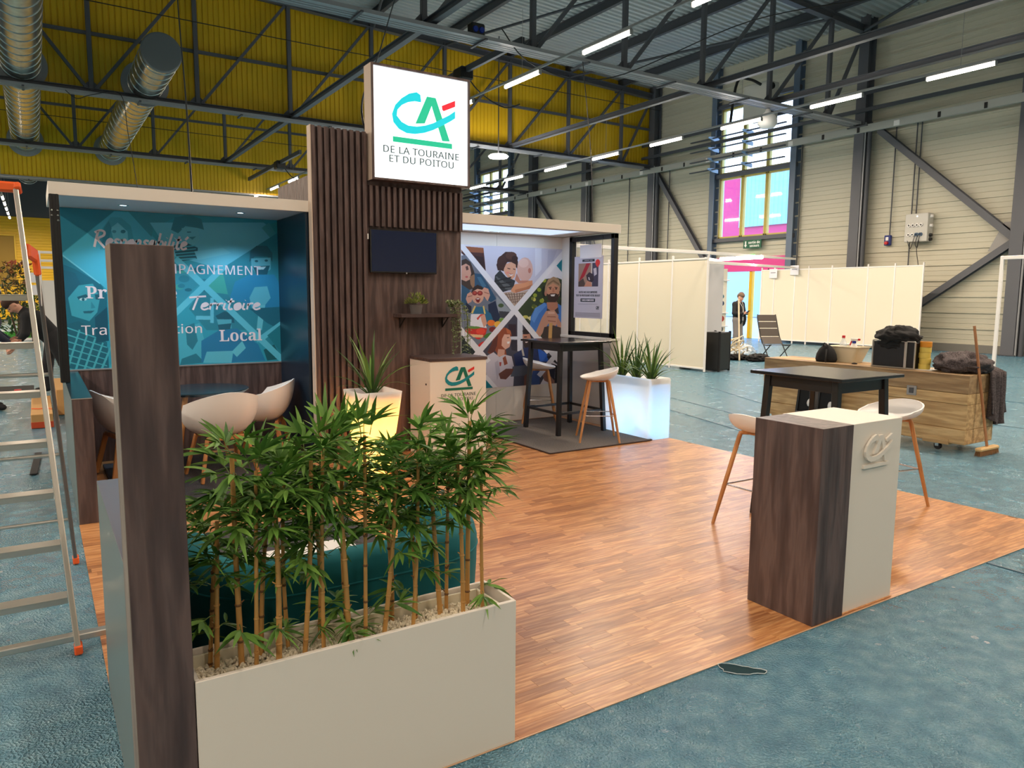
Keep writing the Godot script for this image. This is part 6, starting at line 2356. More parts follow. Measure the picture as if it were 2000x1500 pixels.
# ---- people --------------------------------------------------------------------------------------------------------
func skin(bones: Array, cell: float, k := 0.03) -> B:     # one smooth surface round tapered bones [from, to, radius, radius], as surface nets
	var lo := Vector3(1e9, 1e9, 1e9)
	var hi := -lo
	for q in bones:
		var r: float = maxf(q[2], q[3]) + cell * 3.0
		for e in 2:
			lo = lo.min(q[e] - Vector3.ONE * r)
			hi = hi.max(q[e] + Vector3.ONE * r)
	var n := Vector3i(((hi - lo) / cell).ceil()) + Vector3i.ONE
	var f := PackedFloat32Array()
	f.resize(n.x * n.y * n.z)
	f.fill(1.0)
	for q in bones:
		var a: Vector3 = q[0]
		var ab: Vector3 = q[1] - a
		var l2 := maxf(ab.length_squared(), 1e-9)
		var r := maxf(q[2], q[3]) + maxf(k, cell * 2.0)
		var i0 := Vector3i(((a.min(q[1]) - Vector3.ONE * r - lo) / cell).floor()).clamp(Vector3i.ZERO, n - Vector3i.ONE)
		var i1 := Vector3i(((a.max(q[1]) + Vector3.ONE * r - lo) / cell).ceil()).clamp(Vector3i.ZERO, n - Vector3i.ONE)
		for z in range(i0.z, i1.z + 1):
			for y in range(i0.y, i1.y + 1):
				var at := (z * n.y + y) * n.x
				for x in range(i0.x, i1.x + 1):
					var p := lo + Vector3(x, y, z) * cell - a
					var t := clampf(p.dot(ab) / l2, 0.0, 1.0)
					var d: float = (p - ab * t).length() - lerpf(q[2], q[3], t)
					var o := f[at + x]
					var h := maxf(k - absf(o - d), 0.0) / k
					f[at + x] = minf(o, d) - h * h * k * 0.25
	var b := B.new()
	var ids := {}
	for z in n.z - 1:
		for y in n.y - 1:
			for x in n.x - 1:
				var at := (z * n.y + y) * n.x + x
				var s := 0
				for c in 8:
					if f[at + (c & 1) + ((c >> 1) & 1) * n.x + (c >> 2) * n.x * n.y] < 0.0:
						s += 1
				if s == 0 or s == 8:
					continue
				var sum := Vector3.ZERO
				var m := 0
				for c in 8:
					for e in 3:
						if (c >> e) & 1:
							continue
						var c2 := c | (1 << e)
						var va := f[at + (c & 1) + ((c >> 1) & 1) * n.x + (c >> 2) * n.x * n.y]
						var vb := f[at + (c2 & 1) + ((c2 >> 1) & 1) * n.x + (c2 >> 2) * n.x * n.y]
						if (va < 0.0) != (vb < 0.0):
							var p := Vector3(c & 1, (c >> 1) & 1, c >> 2)
							p[e] += va / (va - vb)
							sum += p
							m += 1
				ids[at] = b.v.size()
				b.v.append(lo + (Vector3(x, y, z) + sum / m) * cell)
				b.n.append(-Vector3(f[at + 1] - f[at], f[at + n.x] - f[at], f[at + n.x * n.y] - f[at]).normalized() * -1.0)
				b.u.append(Vector2.ZERO)
				b.c.append(Color.WHITE)
	var step := [1, n.x, n.x * n.y]
	for at in ids:
		for e in 3:
			var inside := f[at] < 0.0
			if inside == (f[at + step[e]] < 0.0):
				continue
			var u: int = step[(e + 1) % 3]
			var w: int = step[(e + 2) % 3]
			if not (ids.has(at - u) and ids.has(at - w) and ids.has(at - u - w)):
				continue
			var q := [ids[at], ids[at - u], ids[at - u - w], ids[at - w]]
			if inside:
				b.ix.append_array(PackedInt32Array([q[0], q[2], q[1], q[0], q[3], q[2]]))
			else:
				b.ix.append_array(PackedInt32Array([q[0], q[1], q[2], q[0], q[2], q[3]]))
	return b


func hand(wrist: Vector3, fwd: Vector3, palm: Vector3, side: float, curl: float) -> Array:     # bones of a palm, four bent fingers and a thumb
	var x := palm.cross(fwd).normalized() * side
	var out := [[wrist, wrist + fwd * 0.05, 0.026, 0.028], [wrist + fwd * 0.05 - x * 0.02, wrist + fwd * 0.085 - x * 0.025, 0.02, 0.014], [wrist + fwd * 0.05 + x * 0.02, wrist + fwd * 0.085 + x * 0.025, 0.02, 0.014]]
	for k in 4:
		var p := wrist + fwd * (0.088 - 0.004 * absf(k - 1.2)) + x * (0.03 - 0.02 * k)
		var l: float = [0.07, 0.08, 0.074, 0.058][k]
		var d := fwd
		for j in 3:
			d = (d + palm * curl * (0.5 + 0.3 * j)).normalized()
			var e: Vector3 = p + d * l * [0.45, 0.32, 0.23][j]
			out.append([p, e, 0.0092 - 0.0009 * j, 0.0085 - 0.0009 * j])
			p = e
	var t := wrist + fwd * 0.025 + x * 0.028
	var t2 := t + (fwd * 0.6 + x * 0.7 + palm * 0.4).normalized() * 0.035
	out.append([t, t2, 0.013, 0.011])
	out.append([t2, t2 + (fwd + palm * 0.5).normalized() * 0.045, 0.0105, 0.0085])
	return out


func person(label: String, at: Vector3, turn: float, j: Dictionary, top: Material, legs: Material, hair: Material, shoes: Material) -> Node3D:
	var t := thing("person", label, "person", at, turn)
	var s := mat("skin", c8(206, 152, 128), 0.55)
	var head: Vector3 = j.head
	var face: Vector3 = j.face
	var up: Vector3 = j.up
	var side := up.cross(face).normalized()
	var body := [[j.pelvis, j.chest, 0.13, 0.14], [j.chest, j.neck, 0.13, 0.06], [j.neck, head - up * 0.06, 0.055, 0.06], [head - up * 0.05 + face * 0.02, head + up * 0.045, 0.078, 0.09], [head - up * 0.09 + face * 0.045, head - up * 0.04 + face * 0.05, 0.045, 0.05],
		[head - up * 0.01 + face * 0.09, head - up * 0.045 + face * 0.112, 0.012, 0.016], [head + side * 0.086 - up * 0.02, head + side * 0.092 - up * 0.05, 0.016, 0.01], [head - side * 0.086 - up * 0.02, head - side * 0.092 - up * 0.05, 0.016, 0.01]]
	var shirt := [[j.pelvis, j.chest, 0.155, 0.17], [j.chest + side * 0.04, j.neck - up * 0.03, 0.15, 0.07], [j.chest - side * 0.04, j.neck - up * 0.03, 0.15, 0.07]]
	var pants := [[j.pelvis + side * 0.05, j.pelvis - side * 0.05, 0.14, 0.14]]
	for k in 2:
		var a: Array = j.arms[k]
		body.append_array([[a[0], a[1], 0.05, 0.04], [a[1], a[2], 0.04, 0.027]])
		shirt.append_array([[j.neck - up * 0.05, a[0], 0.075, 0.08], [a[0], a[1], 0.078, 0.062], [a[1], a[2].lerp(a[1], 0.1), 0.06, 0.045]])
		var l: Array = j.legs[k]
		body.append_array([[l[0], l[1], 0.085, 0.055], [l[1], l[2], 0.055, 0.04], [l[2], l[3], 0.04, 0.03]])
		pants.append_array([[l[0], l[1], 0.105, 0.08], [l[1], l[2], 0.08, 0.068]])
	part("body", skin(body, 0.016), s, t)
	var hands := []
	for k in 2:
		var a: Array = j.arms[k]
		hands.append_array(hand(a[2], a[3], a[4], 1.0 if k == 0 else -1.0, a[5]))
	part("hands", skin(hands, 0.0052, 0.008), s, t)
	part("top_garment", skin(shirt, 0.02), top, t)
	part("trousers", skin(pants, 0.02), legs, t)
	for k in 2:
		var l: Array = j.legs[k]
		part("shoe", skin([[l[2] - Vector3(0, 0.02, 0), l[3] + Vector3(0, 0.005, 0), 0.052, 0.042]], 0.014), shoes, t)
	part("hair", skin([[head + up * 0.05 - face * 0.015, head + up * 0.0 - face * 0.05, 0.093, 0.08], [head + up * 0.06 + face * 0.03, head + up * 0.06 - face * 0.02, 0.075, 0.085]], 0.014), hair, t)
	for k in [-1.0, 1.0]:
		var b := B.new()
		b.lathe([Vector2(0, -0.011), Vector2(0.011, 0), Vector2(0, 0.011)], 10, Transform3D(Basis(), head + face * 0.092 + side * 0.034 * k - up * 0.012), true)
		part("eye", b, mats["black"], t)
	var b := B.new()
	b.tube([head + face * 0.096 - up * 0.085 - side * 0.022, head + face * 0.102 - up * 0.088, head + face * 0.096 - up * 0.085 + side * 0.022], 0.005, 5)
	part("mouth", b, mat("lips", c8(150, 84, 76), 0.6), t)
	return t


func people() -> void:
	var black_cloth := mat("black cloth", c8(26, 27, 31), 0.9)
	var up := Vector3(0, 0.86, 0.5).normalized()
	var fc := Vector3(0, -0.5, 0.86).normalized()
	var j := {"pelvis": Vector3(0, 0.96, 0), "chest": Vector3(0, 1.3, 0.0), "neck": Vector3(0, 1.53, 0.02), "head": Vector3(0, 1.68, 0.075), "face": fc, "up": up,
		"arms": [[Vector3(0.19, 1.45, 0.0), Vector3(0.27, 1.17, 0.04), Vector3(0.1, 1.16, 0.27), Vector3(-0.75, 0.25, 0.6).normalized(), Vector3(-0.5, 0.6, -0.5).normalized(), 0.5], [Vector3(-0.19, 1.45, 0.0), Vector3(-0.27, 1.17, 0.04), Vector3(-0.1, 1.16, 0.27), Vector3(0.75, 0.25, 0.6).normalized(), Vector3(0.5, 0.6, -0.5).normalized(), 0.5]],
		"legs": [[Vector3(0.1, 0.93, 0), Vector3(0.115, 0.5, 0.03), Vector3(0.12, 0.09, -0.01), Vector3(0.15, 0.04, 0.16)], [Vector3(-0.1, 0.93, 0), Vector3(-0.11, 0.5, 0.02), Vector3(-0.12, 0.09, -0.03), Vector3(-0.16, 0.04, 0.14)]]}
	var man := person("person in black hooded top and grey trousers looking down at a phone", Vector3(18.55, 0, -15.7), 0.1, j, black_cloth, mat("grey trousers", c8(120, 114, 112), 0.9), mat("grey brown hair", c8(112, 90, 74), 0.9), mats["rubber"])
	var b := B.new()
	b.box(Vector3.ZERO, Vector3(0.075, 0.012, 0.15), 0.003, Transform3D(Basis(Vector3.RIGHT, -0.6), Vector3(0, 1.215, 0.37)))
	one("phone", b, mats["black"], "dark phone held in both hands of the man in black", "phone", man.position)
	b = B.new()
	b.tube(smooth_path([Vector3(-0.07, 1.52, 0.08), Vector3(-0.03, 1.35, 0.17), Vector3(0.0, 1.1, 0.185), Vector3(0.03, 1.35, 0.17), Vector3(0.07, 1.52, 0.08)]), 0.005, 5)
	part("lanyard", b, mats["plastic white"], man)
	b = B.new()
	b.box(Vector3(0.0, 1.0, 0.185), Vector3(0.08, 0.12, 0.008), 0.004)
	part("badge", b, mats["tray grey"], man)
	b = B.new()
	blob(b, Vector3(0, 0, 0), Vector3(0.14, 0.26, 0.1), 91, 0.2)
	b.tube(smooth_path([Vector3(0, 0.2, 0), Vector3(-0.06, 0.5, 0.0), Vector3(-0.2, 0.62, 0.02)]), 0.012, 6)
	one("shoulder_bag", b, mats["matt black"], "black shoulder bag hanging at the side of the man in black", "bag", man.position + Vector3(0.3, 0.95, -0.08))
	# two workers behind the stepladder
	up = Vector3(-0.75, 0.45, 0.2).normalized()
	fc = Vector3(-0.5, -0.8, 0.2).normalized()
	j = {"pelvis": Vector3(0.2, 0.93, 0), "chest": Vector3(-0.02, 1.2, 0.02), "neck": Vector3(-0.2, 1.36, 0.04), "head": Vector3(-0.32, 1.46, 0.06), "face": fc, "up": up,
		"arms": [[Vector3(-0.14, 1.28, -0.17), Vector3(-0.18, 1.02, -0.2), Vector3(-0.34, 0.82, -0.1), Vector3(-0.5, -0.8, 0.2).normalized(), Vector3(-0.6, 0.3, 0.6).normalized(), 0.4], [Vector3(-0.12, 1.26, 0.2), Vector3(-0.16, 1.0, 0.24), Vector3(-0.32, 0.8, 0.2), Vector3(-0.5, -0.8, 0.1).normalized(), Vector3(-0.6, 0.3, -0.6).normalized(), 0.4]],
		"legs": [[Vector3(0.2, 0.9, -0.1), Vector3(0.12, 0.48, -0.08), Vector3(0.1, 0.09, -0.1), Vector3(-0.05, 0.04, -0.1)], [Vector3(0.2, 0.9, 0.1), Vector3(0.34, 0.5, 0.16), Vector3(0.5, 0.12, 0.14), Vector3(0.4, 0.05, 0.2)]]}
	person("person in dark clothes stooping forward behind the stepladder, brown hair hanging", Vector3(-0.02, 0, -14.3), 0.0, j, black_cloth, mat("dark trousers", c8(34, 34, 38), 0.9), mat("brown hair", c8(58, 38, 28), 0.9), mats["rubber"])
	up = Vector3(0.2, 0.95, 0.1).normalized()
	fc = Vector3(0.9, -0.3, 0.3).normalized()
	j = {"pelvis": Vector3(0, 0.95, 0), "chest": Vector3(0.06, 1.25, 0), "neck": Vector3(0.1, 1.45, 0), "head": Vector3(0.14, 1.6, 0.0), "face": fc, "up": up,
		"arms": [[Vector3(0.08, 1.38, -0.18), Vector3(0.12, 1.1, -0.22), Vector3(0.3, 0.98, -0.1), Vector3(0.9, -0.3, 0.2).normalized(), Vector3(0, 0.4, 0.9).normalized(), 0.5], [Vector3(0.08, 1.38, 0.18), Vector3(0.14, 1.1, 0.22), Vector3(0.3, 0.95, 0.14), Vector3(0.9, -0.35, -0.1).normalized(), Vector3(0, 0.4, -0.9).normalized(), 0.5]],
		"legs": [[Vector3(0, 0.92, -0.1), Vector3(0.03, 0.5, -0.11), Vector3(-0.02, 0.09, -0.11), Vector3(0.14, 0.04, -0.14)], [Vector3(0, 0.92, 0.1), Vector3(0.05, 0.5, 0.11), Vector3(0.02, 0.09, 0.11), Vector3(0.18, 0.04, 0.13)]]}
	person("person in a dark blue jacket cut off by the left edge, forearm reaching out", Vector3(-0.66, 0, -12.6), 0.0, j, mat("blue black jacket", c8(44, 48, 66), 0.9), mat("dark trousers", c8(34, 34, 38), 0.9), mats["black"], mats["rubber"])


# ---- printed posters -----------------------------------------------------------------------------------------------
class Pic:     # a small painter of flat shapes for printed pictures
	var im: Image

	func _init(w: int, h: int, bg: Color) -> void:
		im = Image.create_empty(w, h, false, Image.FORMAT_RGBA8)
		im.fill(bg)

	func c8(r: int, g: int, b: int) -> Color:
		return Color(r / 255.0, g / 255.0, b / 255.0)

	func poly(q: Array, col: Color) -> void:     # x, y, x, y ... filled by scan lines
		var n := q.size() / 2
		var y0 := 100000
		var y1 := -1
		for k in n:
			y0 = mini(y0, q[2 * k + 1])
			y1 = maxi(y1, q[2 * k + 1])
		for y in range(maxi(y0, 0), mini(y1, im.get_height() - 1) + 1):
			var xs := []
			var f := y + 0.5
			for k in n:
				var ya: float = q[2 * k + 1]
				var m := (k + 1) % n
				var yb: float = q[2 * m + 1]
				if (ya <= f) != (yb <= f):
					xs.append(q[2 * k] + (f - ya) / (yb - ya) * (q[2 * m] - q[2 * k]))
			xs.sort()
			for k in range(0, xs.size() - 1, 2):
				var a := clampi(roundi(xs[k]), 0, im.get_width())
				var b := clampi(roundi(xs[k + 1]), 0, im.get_width())
				if b > a:
					im.fill_rect(Rect2i(a, y, b - a, 1), col)

	func texture(w: int, h: int) -> ImageTexture:
		im.resize(w / 2, h / 2, Image.INTERPOLATE_BILINEAR)
		im.resize(w, h, Image.INTERPOLATE_CUBIC)
		return ImageTexture.create_from_image(im)


func picture(w: float, h: float, d: float) -> B:     # a sheet with its picture on the front, facing +z
	var b := B.new()
	b.face([Vector3(0, 0, 0), Vector3(w, 0, 0), Vector3(w, h, 0), Vector3(0, h, 0)], Vector3.BACK, [Vector2(0, 1), Vector2(1, 1), Vector2(1, 0), Vector2(0, 0)])
	var e := Vector2(0.001, 0.001)
	for q in [[0.0, 0.0, w, 0.0, 0, -1], [w, 0.0, w, h, 1, 0], [w, h, 0.0, h, 0, 1], [0.0, h, 0.0, 0.0, -1, 0]]:
		b.face([Vector3(q[0], q[1], 0), Vector3(q[2], q[3], 0), Vector3(q[2], q[3], -d), Vector3(q[0], q[1], -d)], Vector3(q[4], q[5], 0), [e, e, e, e])
	b.face([Vector3(0, 0, -d), Vector3(w, 0, -d), Vector3(w, h, -d), Vector3(0, h, -d)], Vector3.FORWARD, [e, e, e, e])
	return b


func posters() -> void:
	# photo mural on the right display wall
	var m := mat("mural print", Color.WHITE, 0.55)
	m.albedo_texture = mural_picture()
	var t := thing("photo_mural", "photo mural of family scenes in white edged diamonds on the white display wall", "mural", Vector3(3.97, 0.46, K + 0.003))
	part("print", picture(2.07, 1.825, 0.003), m, t)
	# turquoise poster with words
	m = mat("turquoise print", Color.WHITE, 0.4)
	m.albedo_texture = teal_picture()
	t = thing("turquoise_poster", "big turquoise poster of faded portraits with white French words", "poster", Vector3(0.205, 0.922, K + 0.004))
	part("print", picture(2.02, 1.518, 0.004), m, t)
	var ink := mat("white ink", c8(236, 228, 240), 0.5)
	var o := Vector3(0.205, 0.922, 0)
	script_word("Responsabilité", t, ink, Vector3(0.478, 2.09, 0.0015) - o, 0.155, 0.83)
	script_word("Territoire", t, ink, Vector3(1.3, 1.485, 0.0015) - o, 0.14, 0.715)
	for q in [["ACCOMPAGNEMENT", 0.735, 2.037, 1.851, 0.095, "Droid Sans", false], ["Proximité", 0.4, 1.2, 1.596, 0.115, "Droid Serif", true], ["Transformation", 0.344, 1.424, 1.247, 0.092, "Droid Sans", false], ["Local", 1.592, 2.027, 1.153, 0.12, "Droid Serif", true]]:
		var l := lettering(q[0], t, ink, Vector3.ZERO, q[4], q[2] - q[1], 0.0, q[5], q[6], 0.001, "printed_word")
		var bx := l.mesh.get_aabb()
		l.position = Vector3((q[1] + q[2]) / 2, q[3] - bx.position.y, 0.0015) - o
		l.position.x -= bx.get_center().x * l.scale.x
	# hanging offer poster in the framed window, two paper sheets above it
	t = thing("hanging_poster", "pale grey offer poster with a red drop hanging inside the black framed window", "poster", Vector3(6.04, 1.77, -7.57), -PI / 2)
	var b := B.new()
	b.box(Vector3.ZERO, Vector3(0.59, 0.8, 0.006), 0.001)
	part("sheet", b, mat("poster grey", c8(200, 194, 208), 0.5), t)
	var p := Pic.new(200, 250, c8(150, 116, 100))
	p.poly([0, 0, 130, 0, 130, 250, 0, 250], p.c8(156, 124, 108))
	p.poly([20, 150, 80, 0, 120, 0, 60, 140, 10, 190], p.c8(170, 30, 44))
	p.poly([128, 0, 140, 0, 140, 250, 128, 250], p.c8(206, 190, 180))
	p.poly([140, 0, 200, 0, 200, 250, 140, 250], p.c8(66, 62, 84))
	p.poly([150, 60, 180, 50, 186, 120, 160, 140], p.c8(196, 186, 196))
	p.poly([80, 130, 110, 96, 150, 120, 160, 180, 130, 210, 90, 180], p.c8(52, 40, 52))
	p.poly([60, 250, 90, 190, 130, 200, 140, 250], p.c8(196, 134, 110))
	p.poly([100, 150, 112, 150, 120, 180, 108, 182], p.c8(200, 190, 190))
	p.poly([0, 200, 50, 160, 70, 220, 60, 250, 0, 250], p.c8(84, 66, 62))
	m = mat("offer photo print", Color.WHITE, 0.5)
	m.albedo_texture = p.texture(200, 250)
	part("photo", picture(0.41, 0.3, 0.001), m, t, Vector3(-0.205, 0.01, 0.004))
	var dark := mat("offer ink", c8(30, 44, 52), 0.5)
	for q in [[0.0, 0.345, 0.25, 0.03, dark], [0.0, -0.165, 0.3, 0.042, dark], [0.06, 0.345, 0.05, 0.004, ink], [-0.03, 0.345, 0.1, 0.004, ink]]:
		b = B.new()
		b.box(Vector3(q[0], q[1], 0.004 if q[4] == dark else 0.0052), Vector3(q[2], q[3], 0.002), 0.0)
		part("print_block", b, q[4], t)
	lettering("FAITES FACE AUX IMPREVUS", t, dark, Vector3(0, -0.062, 0.004), 0.026, 0.38, 0.0, "Droid Sans", true, 0.001)
	lettering("TOUT EN PROTEGEANT VOTRE BUDGET", t, dark, Vector3(0, -0.104, 0.004), 0.026, 0.5, 0.0, "Droid Sans", true, 0.001)
	lettering("1 MOIS REMBOURSE", t, ink, Vector3(0, -0.165, 0.0058), 0.024, 0.26, 0.0, "Droid Sans", true, 0.001)
	for k in 6:
		b = B.new()
		b.box(Vector3(0.0 if k else 0.0, [-0.215, -0.33, -0.342, -0.354, -0.366, -0.378][k], 0.004), Vector3(0.4 if k == 0 else 0.52, 0.005, 0.001), 0.0)
		part("small_print", b, mat("small print grey", c8(150, 146, 158), 0.5), t)
	b = B.new()
	b.prism(PackedVector2Array([Vector2(0, -0.05), Vector2(0.04, -0.01), Vector2(0.046, 0.02), Vector2(0.03, 0.045), Vector2(0, 0.055), Vector2(-0.03, 0.045), Vector2(-0.046, 0.02), Vector2(-0.04, -0.01)]), 0.002, Transform3D(Basis(), Vector3(0.19, 0.3, 0.006)))
	part("red_drop", b, mats["print red"] if mats.has("print red") else mats["red"], t)
	monogram(t, Vector3(0.2, -0.26, 0.004), 0.09, 0.001, [dark, dark, dark])
	for q in [[-0.05, 0.46, 0.24, 0.17], [0.17, 0.46, 0.2, 0.17]]:
		b = B.new()
		b.box(Vector3(q[0], q[1], -0.004), Vector3(q[2], q[3], 0.002), 0.0, Transform3D(Basis(Vector3.RIGHT, 0.03), Vector3.ZERO))
		part("paper", b, mat("note paper", c8(236, 230, 232), 0.7), t)
	for x in [-0.27, 0.27]:
		b = B.new()
		b.tube([Vector3(x, 0.39, 0), Vector3(x, 0.64, 0)], 0.0025, 5)
		b.tube([Vector3(x, -0.39, 0), Vector3(x, -0.62, 0)], 0.0025, 5)
		part("hanging_wire", b, mats["dark steel"], t)


func script_word(word: String, parent: Node3D, m: Material, at: Vector3, cap: float, width: float) -> void:     # brush lettering, stroke by stroke
	var g := {
		"R": [0.62, [[0.1, -0.02], [0.11, 0.5], [0.14, 0.95]], [[-0.02, 0.86], [0.22, 1.0], [0.44, 0.92], [0.44, 0.7], [0.2, 0.5], [0.32, 0.28], [0.62, -0.06]]],
		"T": [0.5, [[0.32, 0.95], [0.26, 0.5], [0.2, 0.0]], [[-0.05, 0.9], [0.3, 0.96], [0.65, 1.0]]],
		"e": [0.36, [[0.03, 0.22], [0.2, 0.28], [0.3, 0.4], [0.2, 0.5], [0.07, 0.4], [0.05, 0.15], [0.18, 0.02], [0.36, 0.12]]],
		"s": [0.32, [[0.3, 0.45], [0.15, 0.5], [0.08, 0.38], [0.22, 0.22], [0.2, 0.04], [0.02, 0.06]]],
		"p": [0.38, [[0.08, 0.5], [0.06, 0.1], [0.02, -0.3]], [[0.08, 0.4], [0.22, 0.5], [0.32, 0.35], [0.26, 0.08], [0.08, 0.08]]],
		"o": [0.38, [[0.2, 0.5], [0.05, 0.35], [0.08, 0.06], [0.22, 0.02], [0.34, 0.2], [0.28, 0.45], [0.2, 0.5]]],
		"n": [0.4, [[0.06, 0.5], [0.05, 0.02]], [[0.06, 0.35], [0.18, 0.5], [0.28, 0.42], [0.27, 0.1], [0.38, 0.04]]],
		"a": [0.42, [[0.32, 0.45], [0.15, 0.5], [0.05, 0.3], [0.1, 0.05], [0.22, 0.08], [0.3, 0.4]], [[0.33, 0.5], [0.3, 0.12], [0.42, 0.05]]],
		"b": [0.38, [[0.1, 1.0], [0.07, 0.05]], [[0.07, 0.35], [0.22, 0.5], [0.33, 0.32], [0.25, 0.04], [0.07, 0.06]]],
		"i": [0.2, [[0.08, 0.5], [0.06, 0.1], [0.18, 0.03]], [[0.1, 0.7], [0.112, 0.72]]],
		"l": [0.22, [[0.14, 1.0], [0.07, 0.3], [0.1, 0.04], [0.22, 0.06]]],
		"t": [0.28, [[0.14, 0.85], [0.08, 0.2], [0.14, 0.03], [0.26, 0.08]], [[-0.02, 0.6], [0.28, 0.64]]],
		"r": [0.3, [[0.06, 0.5], [0.06, 0.02]], [[0.06, 0.3], [0.15, 0.46], [0.3, 0.48]]],
	}
	g["é"] = g["e"] + [[[0.2, 0.64], [0.33, 0.84]]]
	var total := 0.0
	for k in word.length():
		total += g[word[k]][0]
	var sx := width / total
	var x := 0.0
	for k in word.length():
		var q: Array = g[word[k]]
		var b := B.new()
		for s in range(1, q.size()):
			var pts := []
			for v in q[s]:
				pts.append(Vector2((x + v[0]) * sx + v[1] * cap * 0.22, v[1] * cap))
			var line := PackedVector2Array(smooth_path(pts, 5))
			for poly in Geometry2D.offset_polyline(line, cap * 0.066, Geometry2D.JOIN_ROUND, Geometry2D.END_ROUND):
				if not Geometry2D.is_polygon_clockwise(poly):
					b.prism(poly, 0.001, Transform3D(Basis(), at))
		part("script_letter", b, m, parent)
		x += q[0]



func mural_picture() -> ImageTexture:
	var p := Pic.new(1242, 1095, c8(222, 219, 226))
	p.poly([307, 13, 1260, -27, 1262, 58, 786, 476, 307, 37], c8(205, 203, 220))
	p.poly([974, 3, 1036, 0, 1039, 168, 977, 227], c8(222, 222, 236))
	p.poly([1100, 12, 1191, 9, 1138, 121, 1093, 166], c8(192, 190, 210))
	p.poly([307, 13, 498, 19, 523, 223, 307, 64], c8(74, 36, 32))
	p.poly([307, 13, 498, 19, 501, 57, 307, 54], c8(146, 84, 50))
	p.poly([418, 80, 498, 88, 517, 195], c8(52, 26, 26))
	p.poly([627, 185, 614, 143, 647, 79, 697, 41, 757, 40, 800, 77, 813, 116, 805, 166, 783, 146, 749, 118, 715, 119, 689, 148, 681, 191, 656, 184], c8(62, 34, 30))
	p.poly([708, 119, 705, 139, 695, 155, 681, 166, 664, 170, 648, 167, 633, 157, 624, 141, 620, 122, 624, 103, 633, 87, 647, 76, 664, 72, 680, 75, 695, 85, 704, 101], c8(70, 40, 34))
	p.poly([800, 67, 796, 78, 785, 88, 768, 95, 748, 98, 729, 97, 712, 91, 701, 82, 697, 70, 701, 59, 712, 49, 728, 42, 748, 39, 768, 40, 784, 46, 796, 55], c8(84, 50, 40))
	p.poly([812, 88, 810, 96, 803, 103, 794, 108, 783, 110, 772, 109, 762, 104, 756, 98, 754, 90, 756, 81, 762, 74, 771, 69, 782, 67, 794, 69, 803, 73, 810, 80], c8(56, 30, 28))
	p.poly([681, 177, 702, 134, 749, 117, 792, 135, 796, 181, 784, 231, 754, 255, 716, 233, 690, 205], c8(216, 160, 132))
	p.poly([715, 163, 742, 168, 741, 174, 715, 169], c8(70, 40, 36))
	p.poly([768, 167, 789, 171, 787, 177, 768, 173], c8(70, 40, 36))
	p.poly([725, 204, 749, 212, 771, 209, 758, 223, 739, 222], c8(240, 232, 228))
	p.poly([722, 201, 749, 211, 773, 206, 760, 213, 741, 215], c8(160, 80, 76))
	p.poly([729, 200, 728, 204, 725, 207, 721, 208, 715, 209, 710, 209, 706, 207, 703, 204, 702, 201, 703, 198, 706, 195, 710, 193, 715, 192, 720, 193, 725, 194, 728, 197], c8(226, 140, 124))
	p.poly([955, 170, 949, 207, 933, 238, 909, 259, 880, 267, 851, 260, 827, 240, 810, 210, 804, 174, 809, 137, 825, 106, 849, 85, 878, 77, 907, 83, 931, 103, 948, 133], c8(216, 172, 160))
	p.poly([913, 120, 910, 134, 900, 146, 884, 154, 866, 158, 847, 155, 832, 148, 821, 137, 817, 123, 821, 109, 831, 98, 847, 89, 865, 86, 883, 88, 899, 95, 910, 107], c8(228, 190, 178))
	p.poly([937, 179, 936, 187, 933, 193, 929, 198, 923, 200, 918, 198, 913, 194, 910, 187, 909, 180, 910, 172, 913, 165, 917, 161, 923, 159, 928, 160, 933, 165, 936, 171], c8(188, 120, 104))
	p.poly([801, 202, 836, 259, 924, 258, 906, 276, 819, 281, 784, 253], c8(190, 128, 108))
	p.poly([602, 224, 648, 181, 703, 233, 789, 260, 768, 325, 666, 353, 594, 291], c8(48, 52, 58))
	p.poly([606, 235, 619, 229, 716, 325, 704, 331], c8(92, 96, 100))
	p.poly([631, 249, 644, 243, 733, 328, 721, 334], c8(92, 96, 100))
	p.poly([657, 262, 669, 256, 750, 331, 738, 337], c8(92, 96, 100))
	p.poly([682, 276, 695, 270, 768, 333, 755, 339], c8(92, 96, 100))
	p.poly([707, 290, 720, 284, 785, 336, 772, 342], c8(92, 96, 100))
	p.poly([602, 263, 750, 232, 751, 241, 604, 272], c8(28, 30, 36))
	p.poly([602, 290, 750, 268, 752, 276, 604, 298], c8(28, 30, 36))
	p.poly([602, 317, 750, 303, 752, 312, 604, 325], c8(28, 30, 36))
	p.poly([750, 332, 784, 289, 889, 274, 924, 258, 952, 257, 953, 293, 898, 330, 785, 357, 751, 346], c8(216, 150, 112))
	p.poly([785, 332, 889, 310, 951, 286, 925, 323, 794, 357], c8(186, 120, 88))
	p.poly([649, 358, 751, 348, 794, 360, 925, 330, 890, 389, 786, 470, 717, 411], c8(184, 160, 144))
	p.poly([674, 358, 679, 358, 725, 411, 720, 411], c8(96, 74, 66))
	p.poly([699, 358, 705, 358, 743, 418, 737, 418], c8(96, 74, 66))
	p.poly([725, 357, 730, 357, 760, 425, 755, 425], c8(96, 74, 66))
	p.poly([751, 357, 756, 357, 777, 433, 772, 433], c8(96, 74, 66))
	p.poly([776, 357, 782, 357, 795, 440, 789, 440], c8(96, 74, 66))
	p.poly([802, 357, 808, 357, 812, 432, 807, 432], c8(96, 74, 66))
	p.poly([828, 357, 834, 356, 829, 425, 824, 425], c8(96, 74, 66))
	p.poly([855, 356, 860, 356, 847, 418, 841, 418], c8(96, 74, 66))
	p.poly([881, 356, 886, 356, 864, 411, 859, 411], c8(96, 74, 66))
	p.poly([683, 368, 907, 356, 907, 360, 683, 373], c8(120, 96, 84))
